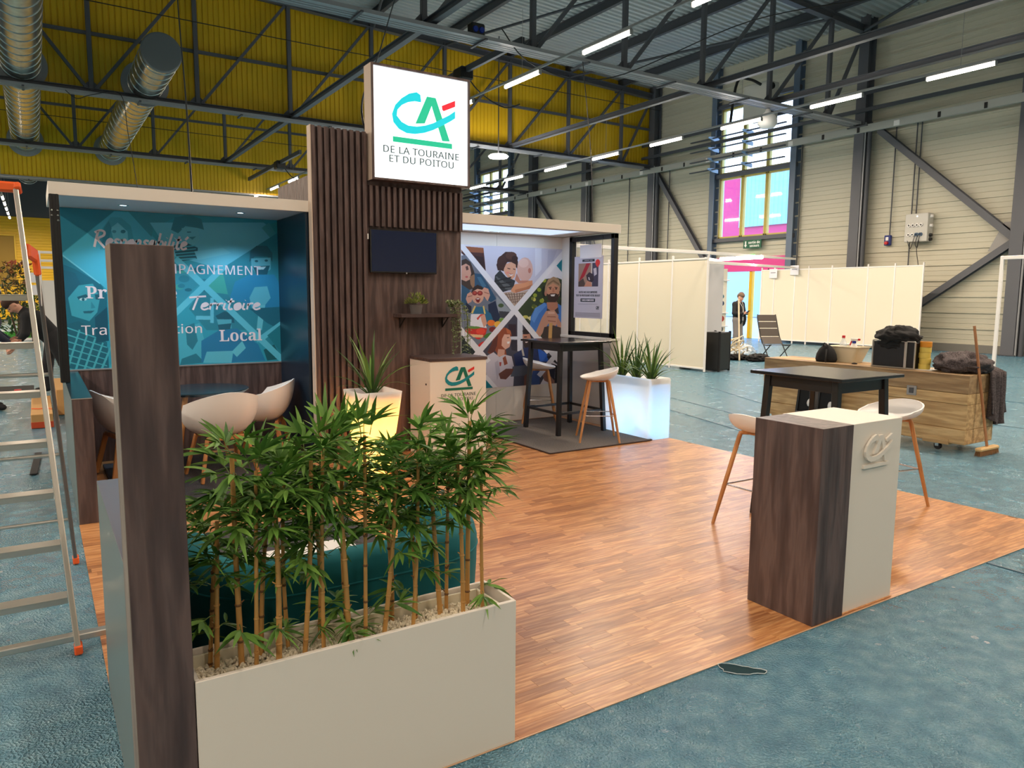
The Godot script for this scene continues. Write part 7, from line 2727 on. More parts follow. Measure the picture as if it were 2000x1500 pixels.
	p.poly([700, 390, 881, 376, 881, 381, 700, 394], c8(120, 96, 84))
	p.poly([717, 411, 855, 397, 855, 401, 717, 415], c8(120, 96, 84))
	p.poly([734, 433, 829, 417, 829, 422, 734, 437], c8(120, 96, 84))
	p.poly([799, 505, 1067, 244, 1265, 222, 1276, 781, 1047, 737, 1001, 721], c8(52, 66, 38))
	p.poly([1067, 244, 1262, 50, 1266, 252, 1177, 223], c8(226, 224, 232))
	p.poly([1180, 127, 1262, 45, 1265, 203], c8(0, 124, 142))
	p.poly([1093, 503, 1091, 509, 1085, 514, 1075, 517, 1063, 519, 1051, 517, 1042, 514, 1035, 509, 1032, 502, 1035, 496, 1041, 491, 1051, 488, 1063, 487, 1074, 488, 1084, 491, 1091, 497], c8(120, 128, 44))
	p.poly([987, 407, 986, 413, 982, 418, 977, 421, 972, 422, 966, 421, 961, 418, 958, 413, 956, 407, 957, 401, 961, 396, 965, 392, 971, 391, 977, 392, 982, 396, 985, 401], c8(206, 196, 96))
	p.poly([949, 557, 948, 563, 945, 569, 940, 573, 934, 574, 929, 573, 924, 569, 921, 563, 920, 556, 921, 550, 924, 544, 928, 540, 934, 539, 939, 540, 944, 544, 948, 550], c8(226, 218, 160))
	p.poly([1001, 466, 999, 471, 993, 476, 984, 479, 974, 480, 964, 479, 955, 476, 949, 471, 947, 466, 949, 460, 955, 455, 963, 452, 974, 451, 984, 452, 993, 455, 998, 460], c8(168, 160, 58))
	p.poly([860, 597, 859, 604, 855, 610, 849, 614, 842, 615, 834, 614, 828, 610, 824, 604, 822, 597, 824, 590, 828, 584, 834, 580, 841, 579, 848, 580, 855, 584, 859, 590], c8(168, 160, 58))
	p.poly([1049, 414, 1048, 420, 1046, 424, 1042, 427, 1037, 428, 1032, 427, 1028, 424, 1025, 420, 1024, 414, 1025, 409, 1028, 404, 1032, 401, 1037, 400, 1041, 401, 1045, 404, 1048, 408], c8(84, 96, 40))
	p.poly([1069, 573, 1066, 580, 1060, 586, 1051, 589, 1039, 591, 1028, 589, 1018, 585, 1012, 579, 1010, 572, 1012, 566, 1018, 560, 1028, 556, 1039, 555, 1050, 557, 1060, 560, 1066, 566], c8(120, 128, 44))
	p.poly([967, 399, 966, 404, 963, 409, 958, 412, 953, 413, 948, 412, 943, 409, 940, 404, 939, 399, 940, 394, 943, 389, 948, 386, 953, 385, 958, 386, 963, 389, 966, 394], c8(120, 128, 44))
	p.poly([1006, 468, 1004, 473, 999, 476, 991, 479, 982, 480, 973, 479, 965, 476, 960, 472, 958, 468, 960, 463, 965, 459, 973, 457, 982, 456, 991, 457, 999, 459, 1004, 463], c8(120, 128, 44))
	p.poly([987, 456, 986, 461, 981, 464, 975, 467, 967, 468, 960, 467, 953, 464, 949, 461, 947, 456, 949, 452, 953, 448, 959, 445, 967, 445, 975, 445, 981, 448, 986, 452], c8(84, 96, 40))
	p.poly([998, 585, 997, 590, 993, 595, 987, 598, 981, 599, 974, 598, 968, 595, 964, 590, 962, 584, 964, 579, 968, 574, 973, 571, 980, 570, 987, 571, 993, 574, 997, 579], c8(226, 218, 160))
	p.poly([1012, 597, 1011, 604, 1008, 610, 1002, 613, 996, 615, 989, 613, 983, 609, 980, 603, 978, 597, 979, 590, 983, 584, 989, 580, 995, 579, 1002, 580, 1007, 584, 1011, 590], c8(168, 160, 58))
	p.poly([1065, 469, 1063, 474, 1060, 479, 1054, 482, 1047, 483, 1041, 482, 1035, 479, 1031, 474, 1030, 469, 1031, 463, 1035, 459, 1040, 456, 1047, 455, 1054, 456, 1059, 459, 1063, 463], c8(226, 218, 160))
	p.poly([1030, 538, 1029, 542, 1023, 544, 1016, 546, 1006, 547, 997, 546, 989, 544, 984, 541, 982, 538, 984, 535, 989, 532, 997, 530, 1006, 530, 1015, 531, 1023, 532, 1028, 535], c8(226, 218, 160))
	p.poly([917, 545, 915, 550, 909, 555, 899, 558, 889, 558, 878, 557, 869, 554, 863, 550, 861, 545, 863, 540, 869, 536, 878, 533, 888, 532, 899, 533, 908, 536, 914, 540], c8(206, 196, 96))
	p.poly([860, 594, 859, 600, 856, 604, 851, 607, 846, 608, 841, 607, 837, 604, 834, 599, 832, 594, 833, 588, 836, 584, 841, 581, 846, 580, 851, 581, 856, 584, 859, 589], c8(168, 160, 58))
	p.poly([929, 554, 928, 557, 925, 560, 922, 562, 917, 562, 913, 562, 909, 560, 906, 557, 905, 554, 906, 550, 909, 547, 912, 546, 917, 545, 921, 546, 925, 548, 928, 550], c8(226, 218, 160))
	p.poly([1045, 593, 1044, 600, 1041, 606, 1037, 609, 1032, 610, 1026, 609, 1022, 605, 1019, 600, 1018, 593, 1019, 586, 1022, 581, 1026, 577, 1031, 576, 1036, 577, 1041, 581, 1044, 587], c8(168, 160, 58))
	p.poly([1054, 494, 1051, 500, 1045, 505, 1036, 508, 1024, 509, 1013, 508, 1004, 504, 997, 499, 995, 494, 997, 488, 1003, 483, 1013, 480, 1024, 478, 1035, 480, 1045, 483, 1051, 488], c8(120, 128, 44))
	p.poly([1066, 415, 1065, 422, 1062, 428, 1057, 432, 1052, 434, 1047, 432, 1042, 428, 1039, 422, 1038, 415, 1039, 408, 1042, 402, 1046, 398, 1052, 396, 1057, 398, 1061, 402, 1065, 408], c8(206, 196, 96))
	p.poly([993, 476, 992, 481, 989, 485, 984, 487, 978, 488, 972, 487, 966, 485, 963, 481, 962, 476, 963, 471, 966, 468, 971, 465, 977, 464, 983, 465, 989, 468, 992, 472], c8(84, 96, 40))
	p.poly([860, 579, 858, 584, 852, 588, 842, 591, 832, 591, 821, 590, 811, 587, 805, 583, 803, 578, 805, 573, 811, 569, 820, 566, 831, 565, 842, 566, 852, 569, 858, 573], c8(120, 128, 44))
	p.poly([1040, 455, 1039, 461, 1036, 466, 1032, 469, 1028, 470, 1023, 469, 1019, 466, 1017, 461, 1016, 455, 1016, 450, 1019, 445, 1023, 442, 1027, 441, 1032, 442, 1036, 445, 1039, 450], c8(84, 96, 40))
	p.poly([998, 373, 997, 380, 993, 385, 986, 388, 979, 390, 971, 388, 965, 385, 961, 380, 959, 374, 960, 368, 965, 362, 971, 359, 979, 357, 986, 359, 993, 362, 997, 367], c8(150, 164, 50))
	p.poly([1087, 255, 1086, 261, 1081, 266, 1075, 270, 1067, 271, 1060, 270, 1053, 267, 1049, 262, 1047, 255, 1049, 249, 1053, 244, 1059, 240, 1067, 239, 1075, 240, 1081, 243, 1086, 249], c8(150, 164, 50))
	p.poly([1038, 329, 1037, 335, 1033, 340, 1026, 344, 1019, 345, 1011, 344, 1005, 341, 1000, 336, 999, 329, 1000, 323, 1004, 318, 1011, 314, 1018, 313, 1026, 314, 1032, 318, 1037, 323], c8(150, 164, 50))
	p.poly([1062, 417, 1061, 424, 1057, 429, 1050, 432, 1043, 434, 1035, 432, 1028, 429, 1024, 424, 1022, 417, 1024, 411, 1028, 406, 1035, 402, 1042, 401, 1050, 402, 1056, 406, 1061, 411], c8(150, 164, 50))
	p.poly([1267, 327, 1266, 352, 1260, 374, 1251, 389, 1240, 394, 1229, 389, 1220, 375, 1214, 353, 1211, 327, 1213, 301, 1218, 280, 1227, 265, 1238, 260, 1249, 264, 1258, 279, 1265, 301], c8(28, 38, 26))
	p.poly([1270, 447, 1268, 464, 1263, 479, 1256, 489, 1247, 492, 1238, 489, 1230, 479, 1225, 464, 1223, 447, 1224, 430, 1229, 415, 1236, 405, 1245, 402, 1254, 405, 1262, 415, 1267, 430], c8(28, 38, 26))
	p.poly([1090, 343, 1089, 360, 1084, 375, 1078, 384, 1069, 388, 1061, 384, 1054, 375, 1049, 361, 1047, 344, 1048, 327, 1053, 312, 1060, 303, 1068, 299, 1076, 302, 1083, 312, 1088, 326], c8(28, 38, 26))
	p.poly([1069, 358, 1077, 299, 1103, 247, 1158, 222, 1209, 238, 1232, 282, 1225, 342, 1197, 320, 1159, 283, 1104, 306, 1092, 358], c8(172, 140, 108))
	p.poly([1095, 299, 1154, 262, 1220, 293, 1215, 276, 1159, 246, 1104, 277], c8(134, 104, 78))
	p.poly([1091, 351, 1100, 306, 1154, 274, 1215, 301, 1221, 372, 1190, 426, 1139, 429, 1101, 395], c8(204, 146, 116))
	p.poly([1095, 358, 1094, 366, 1092, 373, 1088, 377, 1083, 379, 1078, 377, 1074, 373, 1071, 366, 1070, 358, 1071, 350, 1073, 344, 1077, 339, 1082, 337, 1087, 339, 1091, 343, 1094, 350], c8(190, 128, 104))
	p.poly([1092, 358, 1115, 367, 1133, 356, 1184, 356, 1202, 366, 1218, 357, 1210, 402, 1180, 430, 1134, 431, 1102, 402], c8(62, 42, 36))
	p.poly([1127, 364, 1179, 360, 1170, 380, 1139, 381], c8(238, 232, 228))
	p.poly([1124, 359, 1183, 356, 1181, 363, 1126, 367], c8(96, 60, 52))
	p.poly([1112, 307, 1141, 304, 1141, 310, 1112, 315], c8(46, 30, 28))
	p.poly([1171, 304, 1200, 308, 1201, 314, 1171, 310], c8(46, 30, 28))
	p.poly([1138, 320, 1137, 322, 1135, 324, 1132, 325, 1129, 326, 1125, 325, 1122, 324, 1120, 323, 1119, 321, 1120, 319, 1122, 317, 1125, 316, 1128, 315, 1132, 316, 1135, 317, 1137, 319], c8(50, 32, 30))
	p.poly([1195, 320, 1194, 322, 1192, 324, 1189, 325, 1186, 325, 1182, 325, 1179, 324, 1177, 322, 1176, 320, 1177, 318, 1179, 316, 1182, 315, 1186, 315, 1189, 315, 1192, 316, 1194, 318], c8(50, 32, 30))
	p.poly([1150, 313, 1165, 313, 1171, 347, 1146, 347], c8(186, 122, 96))
	p.poly([929, 638, 941, 539, 980, 476, 1070, 431, 1107, 439, 1199, 436, 1270, 470, 1275, 720, 1204, 688, 1109, 619, 1019, 669, 974, 683], c8(72, 124, 200))
	p.poly([980, 476, 1070, 431, 1093, 454, 1017, 521, 973, 594, 945, 564], c8(98, 150, 220))
	p.poly([1107, 477, 1108, 551, 1128, 596, 1073, 625, 1046, 640], c8(50, 92, 160))
	p.poly([1093, 428, 1204, 428, 1209, 477, 1154, 503, 1103, 492], c8(188, 126, 100))
	p.poly([1098, 477, 1154, 507, 1209, 469, 1219, 522, 1090, 521], c8(66, 56, 62))
	p.poly([1049, 551, 1089, 499, 1172, 492, 1215, 541, 1193, 616, 1161, 636, 1114, 600, 1020, 725, 987, 676], c8(206, 152, 128))
	p.poly([1108, 506, 1172, 507, 1177, 522, 1108, 523], c8(226, 180, 160))
	p.poly([1099, 540, 1187, 544, 1187, 552, 1099, 548], c8(160, 104, 86))
	p.poly([1109, 574, 1188, 582, 1185, 590, 1109, 581], c8(160, 104, 86))
	p.poly([1210, 552, 1273, 644, 1275, 705, 1222, 673, 1193, 597], c8(196, 140, 116))
	p.poly([1038, 737, 1073, 629, 1165, 616, 1240, 636, 1252, 750], c8(72, 60, 56))
	p.poly([1120, 596, 1155, 597, 1149, 747, 1113, 743], c8(206, 160, 98))
	p.poly([307, 84, 346, 76, 761, 501, 484, 822, 306, 655], c8(112, 118, 132))
	p.poly([615, 376, 752, 497, 650, 590, 616, 475], c8(150, 158, 166))
	p.poly([641, 497, 752, 505, 718, 555, 641, 547], c8(60, 62, 70))
	p.poly([683, 454, 681, 460, 676, 465, 668, 469, 658, 470, 648, 469, 640, 465, 634, 460, 632, 454, 634, 448, 640, 443, 648, 440, 658, 438, 667, 440, 676, 443, 681, 448], c8(70, 92, 58))
	p.poly([307, 118, 346, 105, 386, 129, 416, 197, 436, 266, 422, 322, 378, 336, 307, 296], c8(64, 48, 42))
	p.poly([307, 159, 346, 141, 378, 157, 392, 212, 378, 260, 346, 274, 307, 261], c8(212, 160, 140))
	p.poly([342, 165, 362, 157, 370, 185, 350, 192], c8(90, 60, 56))
	p.poly([378, 239, 418, 218, 438, 266, 410, 329, 386, 295], c8(150, 112, 84))
	p.poly([365, 240, 364, 242, 361, 245, 357, 246, 352, 247, 348, 246, 344, 245, 341, 243, 340, 240, 341, 238, 344, 235, 348, 234, 352, 233, 357, 234, 361, 235, 364, 237], c8(196, 90, 90))
	p.poly([422, 211, 479, 217, 540, 292, 615, 404, 566, 429, 499, 391, 422, 322], c8(40, 82, 114))
	p.poly([307, 296, 378, 336, 386, 405, 346, 461, 306, 461], c8(44, 86, 116))
	p.poly([442, 238, 475, 238, 524, 306, 491, 321], c8(62, 110, 142))
	p.poly([541, 447, 607, 419, 650, 547, 625, 597, 549, 553], c8(28, 44, 74))
	p.poly([346, 433, 394, 461, 394, 517, 346, 495], c8(24, 34, 60))
	p.poly([504, 377, 500, 401, 488, 422, 470, 436, 449, 441, 428, 436, 410, 423, 398, 402, 394, 377, 398, 353, 410, 332, 428, 318, 449, 313, 470, 318, 488, 331, 500, 352], c8(218, 166, 142))
	p.poly([390, 364, 406, 322, 446, 297, 491, 313, 509, 349, 491, 335, 446, 328, 410, 346], c8(46, 30, 30))
	p.poly([445, 361, 443, 368, 438, 373, 431, 377, 422, 378, 414, 377, 406, 373, 401, 368, 400, 361, 401, 355, 406, 350, 414, 346, 422, 345, 431, 346, 438, 349, 443, 355], c8(142, 40, 40))
	p.poly([493, 361, 491, 368, 486, 374, 478, 378, 468, 379, 459, 378, 451, 374, 446, 368, 444, 361, 446, 354, 451, 348, 459, 344, 468, 343, 478, 344, 486, 348, 491, 354], c8(142, 40, 40))
	p.poly([435, 358, 434, 362, 431, 364, 427, 366, 422, 367, 417, 366, 413, 365, 410, 362, 409, 359, 410, 355, 413, 353, 417, 351, 422, 350, 427, 351, 431, 353, 434, 355], c8(190, 80, 66))
	p.poly([482, 358, 481, 362, 478, 364, 474, 366, 468, 367, 463, 367, 459, 365, 456, 362, 455, 358, 456, 355, 459, 352, 463, 350, 468, 349, 474, 350, 478, 352, 481, 355], c8(190, 80, 66))
	p.poly([345, 405, 358, 367, 386, 351, 410, 377, 394, 426, 362, 440], c8(214, 160, 138))
	p.poly([487, 335, 507, 315, 542, 327, 559, 376, 537, 422, 503, 384], c8(214, 160, 138))
	p.poly([362, 385, 402, 377, 402, 383, 362, 392], c8(160, 104, 90))
	p.poly([507, 349, 549, 362, 547, 368, 506, 356], c8(160, 104, 90))
	p.poly([428, 405, 449, 392, 473, 402, 460, 432, 441, 430], c8(120, 24, 28))
	p.poly([433, 405, 451, 397, 468, 404, 451, 409], c8(240, 230, 226))
	p.poly([386, 517, 426, 464, 500, 465, 566, 518, 600, 596, 525, 610, 390, 545], c8(36, 104, 138))
	p.poly([390, 518, 496, 519, 529, 627, 382, 607], c8(232, 228, 232))
	p.poly([390, 510, 422, 454, 433, 461, 406, 517], c8(222, 196, 110))
	p.poly([493, 461, 505, 454, 521, 517, 506, 520], c8(222, 196, 110))
	p.poly([471, 528, 512, 521, 533, 595, 504, 623, 484, 574], c8(214, 158, 134))
	p.poly([439, 552, 475, 521, 508, 519, 475, 535, 451, 566], c8(206, 70, 60))
	p.poly([342, 635, 418, 615, 533, 631, 517, 688, 459, 715, 378, 677, 342, 663], c8(200, 44, 36))
	p.poly([476, 623, 471, 627, 459, 630, 440, 631, 419, 632, 397, 631, 379, 628, 366, 625, 362, 621, 366, 617, 379, 614, 397, 613, 418, 612, 440, 613, 459, 616, 471, 619], c8(96, 140, 60))
	p.poly([517, 652, 514, 661, 505, 669, 491, 674, 476, 675, 460, 673, 447, 668, 438, 660, 435, 650, 438, 641, 447, 634, 460, 629, 476, 627, 491, 629, 505, 635, 514, 643], c8(226, 70, 50))
	p.poly([473, 690, 471, 698, 466, 705, 458, 709, 449, 711, 439, 709, 431, 704, 426, 697, 424, 689, 426, 681, 431, 674, 439, 670, 449, 668, 458, 670, 466, 675, 471, 682], c8(214, 34, 30))
	p.poly([378, 670, 500, 680, 492, 701, 411, 696], c8(228, 190, 140))
	p.poly([607, 589, 604, 599, 596, 606, 585, 611, 571, 613, 556, 611, 545, 606, 537, 598, 534, 588, 537, 579, 544, 571, 556, 566, 570, 565, 584, 567, 596, 572, 604, 580], c8(232, 120, 44))
	p.poly([671, 601, 668, 611, 660, 619, 648, 625, 634, 626, 619, 624, 607, 618, 599, 610, 596, 600, 599, 590, 607, 582, 619, 576, 633, 575, 647, 577, 660, 583, 668, 591], c8(236, 180, 66))
	p.poly([704, 569, 701, 576, 694, 581, 684, 585, 671, 586, 659, 584, 649, 581, 642, 575, 639, 568, 641, 562, 648, 556, 659, 553, 671, 551, 683, 553, 694, 557, 701, 562], c8(110, 150, 56))
	p.poly([598, 673, 597, 681, 588, 689, 574, 697, 556, 703, 538, 706, 521, 705, 509, 702, 503, 696, 504, 689, 512, 680, 526, 673, 544, 667, 562, 664, 579, 664, 592, 667], c8(64, 118, 50))
	p.poly([548, 732, 547, 739, 539, 748, 526, 756, 508, 764, 490, 768, 473, 770, 460, 768, 454, 763, 454, 756, 462, 748, 475, 739, 493, 732, 511, 727, 528, 725, 541, 727], c8(206, 44, 38))
	p.poly([617, 640, 614, 647, 607, 654, 596, 658, 583, 659, 570, 657, 560, 653, 552, 646, 550, 638, 552, 631, 560, 624, 570, 620, 583, 619, 596, 621, 607, 625, 614, 632], c8(120, 40, 40))
	p.poly([338, 718, 460, 828, 338, 824], c8(26, 40, 44))
	p.poly([306, 683, 338, 669, 338, 824, 306, 823], c8(26, 40, 44))
	p.poly([786, 495, 1030, 723, 1190, 876, 1035, 1101, 604, 1111, 517, 999, 461, 813, 602, 669], c8(66, 66, 82))
	p.poly([810, 513, 862, 567, 864, 818, 813, 816], c8(208, 212, 224))
	p.poly([748, 698, 887, 700, 887, 725, 748, 723], c8(208, 212, 224))
	p.poly([726, 601, 800, 602, 801, 695, 737, 694], c8(52, 36, 48))
	p.poly([875, 603, 963, 667, 942, 730, 876, 710], c8(40, 40, 56))
	p.poly([748, 730, 812, 731, 813, 816, 759, 806], c8(44, 42, 56))
	p.poly([633, 645, 690, 625, 747, 650, 760, 694, 727, 698, 701, 711, 680, 750, 707, 813, 720, 894, 681, 923, 639, 846, 603, 800, 572, 835, 536, 816, 572, 756, 602, 686], c8(148, 74, 48))
	p.poly([536, 816, 592, 721, 633, 678, 623, 766, 593, 827], c8(96, 48, 40))
	p.poly([705, 627, 747, 652, 756, 681, 716, 671], c8(190, 104, 66))
	p.poly([690, 679, 742, 681, 754, 730, 740, 780, 701, 799, 665, 767, 669, 714], c8(226, 176, 156))
	p.poly([714, 738, 744, 736, 736, 753, 719, 755], c8(244, 238, 236))
	p.poly([716, 703, 735, 702, 735, 707, 716, 708], c8(90, 56, 50))
	p.poly([634, 793, 696, 799, 691, 848, 624, 854], c8(210, 160, 142))
	p.poly([516, 850, 592, 816, 644, 855, 696, 839, 760, 855, 787, 950, 778, 1094, 604, 1111, 527, 1009], c8(206, 200, 212))
	p.poly([603, 898, 634, 881, 655, 971, 625, 1041], c8(184, 178, 194))
	p.poly([676, 865, 702, 848, 723, 912, 692, 924], c8(150, 80, 60))
	p.poly([645, 897, 665, 897, 661, 927, 649, 928], c8(170, 70, 66))
	p.poly([859, 656, 908, 632, 949, 651, 954, 703, 936, 685, 876, 688], c8(38, 30, 32))
	p.poly([863, 683, 932, 681, 948, 730, 863, 741], c8(190, 136, 114))
	p.poly([876, 701, 904, 700, 904, 708, 876, 709], c8(40, 28, 28))
	p.poly([863, 735, 893, 729, 950, 727, 944, 786, 910, 807, 879, 784], c8(46, 36, 36))
	p.poly([887, 743, 916, 742, 909, 751, 892, 752], c8(220, 200, 196))
	p.poly([776, 842, 845, 809, 888, 790, 964, 787, 1076, 825, 1117, 905, 966, 922, 879, 955, 798, 928], c8(34, 48, 92))
	p.poly([1009, 794, 1099, 845, 1120, 912, 1032, 908], c8(42, 94, 186))
	p.poly([851, 800, 868, 797, 884, 855, 865, 858], c8(180, 172, 160))
	p.poly([771, 936, 944, 928, 929, 1014, 751, 1017], c8(86, 92, 106))
	p.poly([640, 988, 708, 951, 782, 955, 761, 994, 708, 1036, 656, 1029], c8(112, 70, 62))
	p.poly([880, 1018, 945, 976, 967, 1005, 924, 1094, 880, 1100], c8(110, 74, 66))
	p.poly([1022, 943, 1113, 1003, 1217, 1074, 1194, 1115, 1080, 1066], c8(148, 100, 82))
	p.poly([944, 939, 1033, 953, 1035, 1101, 924, 1112], c8(52, 84, 150))
	p.poly([1191, 941, 1261, 972, 1264, 1114, 1183, 1100], c8(24, 24, 28))
	p.poly([1111, 919, 1191, 941, 1182, 1072, 1101, 993], c8(34, 36, 52))
	p.poly([506, 999, 615, 1101, 507, 1113], c8(0, 124, 138))
	p.poly([1099, 872, 1214, 942, 1260, 925, 1258, 822, 1178, 857], c8(38, 36, 40))
	p.poly([1181, 871, 1253, 822, 1255, 953], c8(0, 100, 96))
	p.poly([258, -10, 1102, 850, 1143, 824, 293, -36], c8(232, 230, 236))
	p.poly([1264, -8, 409, 827, 445, 855, 1305, 18], c8(232, 230, 236))
	p.poly([260, 617, 535, 900, 567, 878, 290, 595], c8(232, 230, 236))
	p.poly([1001, 726, 1243, 956, 1279, 932, 1036, 702], c8(232, 230, 236))
	p.poly([1239, 781, 1005, 1013, 1041, 1039, 1277, 807], c8(232, 230, 236))
	p.poly([467, 793, 280, 583, 248, 605, 434, 815], c8(232, 230, 236))
	p.poly([503, 1009, 622, 1131, 650, 1112, 530, 989], c8(232, 230, 236))
	p.poly([1261, 940, 1238, 939, 1238, 948, 1261, 949], c8(232, 230, 236))
	return p.texture(1242, 1095)


func teal_picture() -> ImageTexture:
	var p := Pic.new(1224, 912, c8(44, 160, 190))
	p.poly([-11, -11, 287, 3, 12, 253, -25, 225], c8(34, 132, 160))
	p.poly([-26, 255, 12, 253, 211, 430, 185, 585, -9, 403], c8(34, 132, 160))
	p.poly([12, 258, 287, 6, 361, 3, 600, 264, 316, 544, 193, 420], c8(70, 184, 216))
	p.poly([361, 3, 651, 0, 490, 89, 478, 142], c8(52, 150, 176))
	p.poly([472, 58, 1138, 19, 1227, 82, 865, 321, 581, 243], c8(96, 196, 226))
	p.poly([1137, 42, 1240, 2, 1236, 151], c8(50, 160, 176))
	p.poly([1125, 54, 1172, 17, 1226, 105, 1191, 130], c8(70, 170, 190))
	p.poly([205, 195, 223, 103, 267, 40, 322, 39, 371, 85, 381, 167, 350, 230, 203, 226], c8(58, 166, 196))
	p.poly([264, 101, 302, 68, 351, 117, 352, 199, 285, 223], c8(104, 204, 230))
	p.poly([228, 103, 257, 61, 269, 101, 241, 204, 213, 215], c8(44, 146, 176))
	p.poly([341, 117, 339, 121, 336, 125, 332, 127, 327, 128, 322, 128, 318, 126, 315, 123, 315, 119, 316, 115, 319, 111, 323, 109, 328, 108, 333, 108, 337, 110, 340, 114], c8(40, 130, 160))
	p.poly([292, 120, 291, 123, 289, 126, 285, 128, 281, 129, 277, 128, 273, 127, 271, 124, 270, 121, 271, 118, 274, 115, 277, 113, 282, 112, 286, 113, 289, 114, 292, 117], c8(60, 150, 180))
	p.poly([279, 167, 326, 159, 306, 181], c8(60, 150, 180))
	p.poly([587, 94, 610, 19, 691, -2, 762, 20, 775, 84, 739, 75, 668, 68, 626, 113], c8(46, 136, 162))
	p.poly([647, 80, 739, 75, 746, 150, 704, 185, 654, 154], c8(100, 198, 224))
	p.poly([686, 132, 727, 127, 705, 147], c8(50, 140, 166))
	p.poly([677, 100, 699, 99, 699, 105, 677, 106], c8(40, 120, 146))
	p.poly([593, 189, 664, 165, 734, 194, 731, 259, 619, 284], c8(24, 98, 122))
	p.poly([597, 200, 724, 178, 724, 185, 597, 206], c8(70, 184, 216))
	p.poly([597, 217, 724, 198, 723, 204, 596, 223], c8(70, 184, 216))
	p.poly([596, 234, 723, 217, 723, 224, 596, 240], c8(70, 184, 216))
	p.poly([595, 251, 722, 237, 722, 243, 595, 257], c8(70, 184, 216))
	p.poly([594, 268, 721, 256, 721, 263, 594, 275], c8(70, 184, 216))
	p.poly([713, 217, 881, 188, 933, 219, 731, 270], c8(110, 206, 232))
	p.poly([865, 321, 1238, 70, 1226, 897, 1102, 776, 746, 423], c8(40, 142, 168))
	p.poly([746, 423, 875, 332, 902, 477, 817, 477], c8(60, 172, 170))
	p.poly([1040, 272, 1048, 204, 1088, 168, 1156, 165, 1188, 210, 1187, 267, 1154, 234, 1075, 237], c8(34, 108, 132))
	p.poly([1052, 249, 1176, 239, 1174, 313, 1139, 343, 1082, 344, 1052, 305], c8(92, 186, 212))
	p.poly([1062, 299, 1169, 290, 1150, 348, 1082, 350], c8(24, 98, 122))
	p.poly([1084, 302, 1146, 297, 1128, 317, 1094, 318], c8(180, 230, 244))
	p.poly([1096, 264, 1095, 267, 1093, 269, 1089, 271, 1085, 271, 1081, 271, 1077, 270, 1075, 267, 1074, 265, 1075, 262, 1077, 260, 1081, 258, 1085, 258, 1090, 258, 1093, 259, 1095, 262], c8(24, 98, 122))
	p.poly([1158, 259, 1157, 261, 1155, 264, 1151, 265, 1147, 266, 1143, 266, 1139, 264, 1137, 262, 1136, 259, 1137, 257, 1139, 255, 1143, 253, 1147, 252, 1152, 253, 1155, 254, 1158, 256], c8(24, 98, 122))
	p.poly([912, 499, 948, 397, 1038, 351, 1196, 347, 1229, 404, 1229, 708, 1118, 625, 1031, 544], c8(38, 140, 190))
	p.poly([1033, 498, 1068, 430, 1148, 423, 1168, 498, 1121, 556, 1052, 590], c8(88, 186, 214))
	p.poly([1093, 544, 1132, 544, 1105, 706, 1071, 705], c8(100, 200, 224))
	p.poly([1030, 567, 1224, 556, 1229, 708, 1140, 660], c8(26, 108, 134))
	p.poly([600, 264, 736, 412, 586, 576, 514, 415], c8(48, 150, 178))
	p.poly([775, 459, 773, 467, 767, 474, 759, 479, 750, 480, 741, 479, 734, 474, 729, 467, 727, 459, 729, 451, 735, 444, 743, 439, 752, 438, 761, 439, 769, 444, 774, 451], c8(22, 112, 138))
	p.poly([659, 343, 657, 346, 651, 349, 642, 351, 632, 352, 622, 352, 614, 350, 608, 347, 606, 344, 608, 341, 614, 338, 623, 336, 633, 335, 643, 335, 652, 337, 657, 339], c8(60, 170, 170))
	p.poly([653, 321, 650, 328, 644, 333, 634, 337, 623, 338, 612, 337, 603, 334, 597, 329, 595, 323, 598, 317, 604, 311, 613, 308, 624, 306, 635, 307, 645, 310, 651, 315], c8(22, 112, 138))
	p.poly([645, 433, 642, 440, 636, 446, 628, 449, 618, 451, 608, 450, 600, 446, 594, 440, 593, 434, 595, 427, 601, 422, 609, 418, 619, 416, 629, 417, 637, 421, 643, 427], c8(60, 170, 170))
	p.poly([755, 329, 752, 335, 747, 341, 738, 345, 729, 346, 719, 345, 711, 342, 706, 336, 704, 330, 706, 323, 712, 318, 720, 314, 730, 312, 740, 313, 748, 317, 753, 322], c8(22, 112, 138))
	p.poly([651, 428, 649, 433, 645, 438, 638, 441, 630, 442, 622, 441, 616, 438, 611, 434, 610, 429, 612, 423, 617, 419, 623, 416, 631, 414, 639, 415, 646, 418, 650, 423], c8(34, 132, 160))
	p.poly([789, 403, 787, 411, 781, 418, 772, 422, 762, 424, 752, 423, 744, 418, 739, 412, 737, 404, 739, 396, 745, 390, 754, 385, 764, 383, 774, 385, 782, 389, 787, 395], c8(34, 132, 160))
	p.poly([679, 384, 676, 393, 669, 400, 658, 405, 646, 406, 635, 405, 625, 400, 618, 394, 616, 385, 619, 377, 626, 370, 636, 365, 648, 363, 660, 365, 670, 369, 677, 376], c8(34, 132, 160))
	p.poly([690, 452, 688, 456, 683, 459, 677, 461, 669, 462, 661, 461, 654, 459, 650, 456, 649, 452, 650, 448, 655, 445, 662, 442, 670, 441, 678, 442, 684, 444, 688, 448], c8(22, 112, 138))
	p.poly([734, 456, 902, 477, 1026, 704, 766, 700, 668, 566], c8(38, 136, 162))
	p.poly([707, 610, 790, 611, 790, 635, 706, 634], c8(96, 196, 226))
	p.poly([795, 499, 816, 499, 810, 656, 789, 655], c8(96, 196, 226))
	p.poly([-12, 304, 73, 341, 193, 420, 226, 482, 205, 909, -29, 909], c8(22, 112, 138))
	p.poly([-6, 343, 71, 362, 95, 422, 29, 503, -3, 604, -19, 584], c8(26, 104, 130))
	p.poly([29, 503, 85, 432, 157, 421, 189, 502, 171, 585, 128, 636, 41, 604], c8(60, 168, 192))
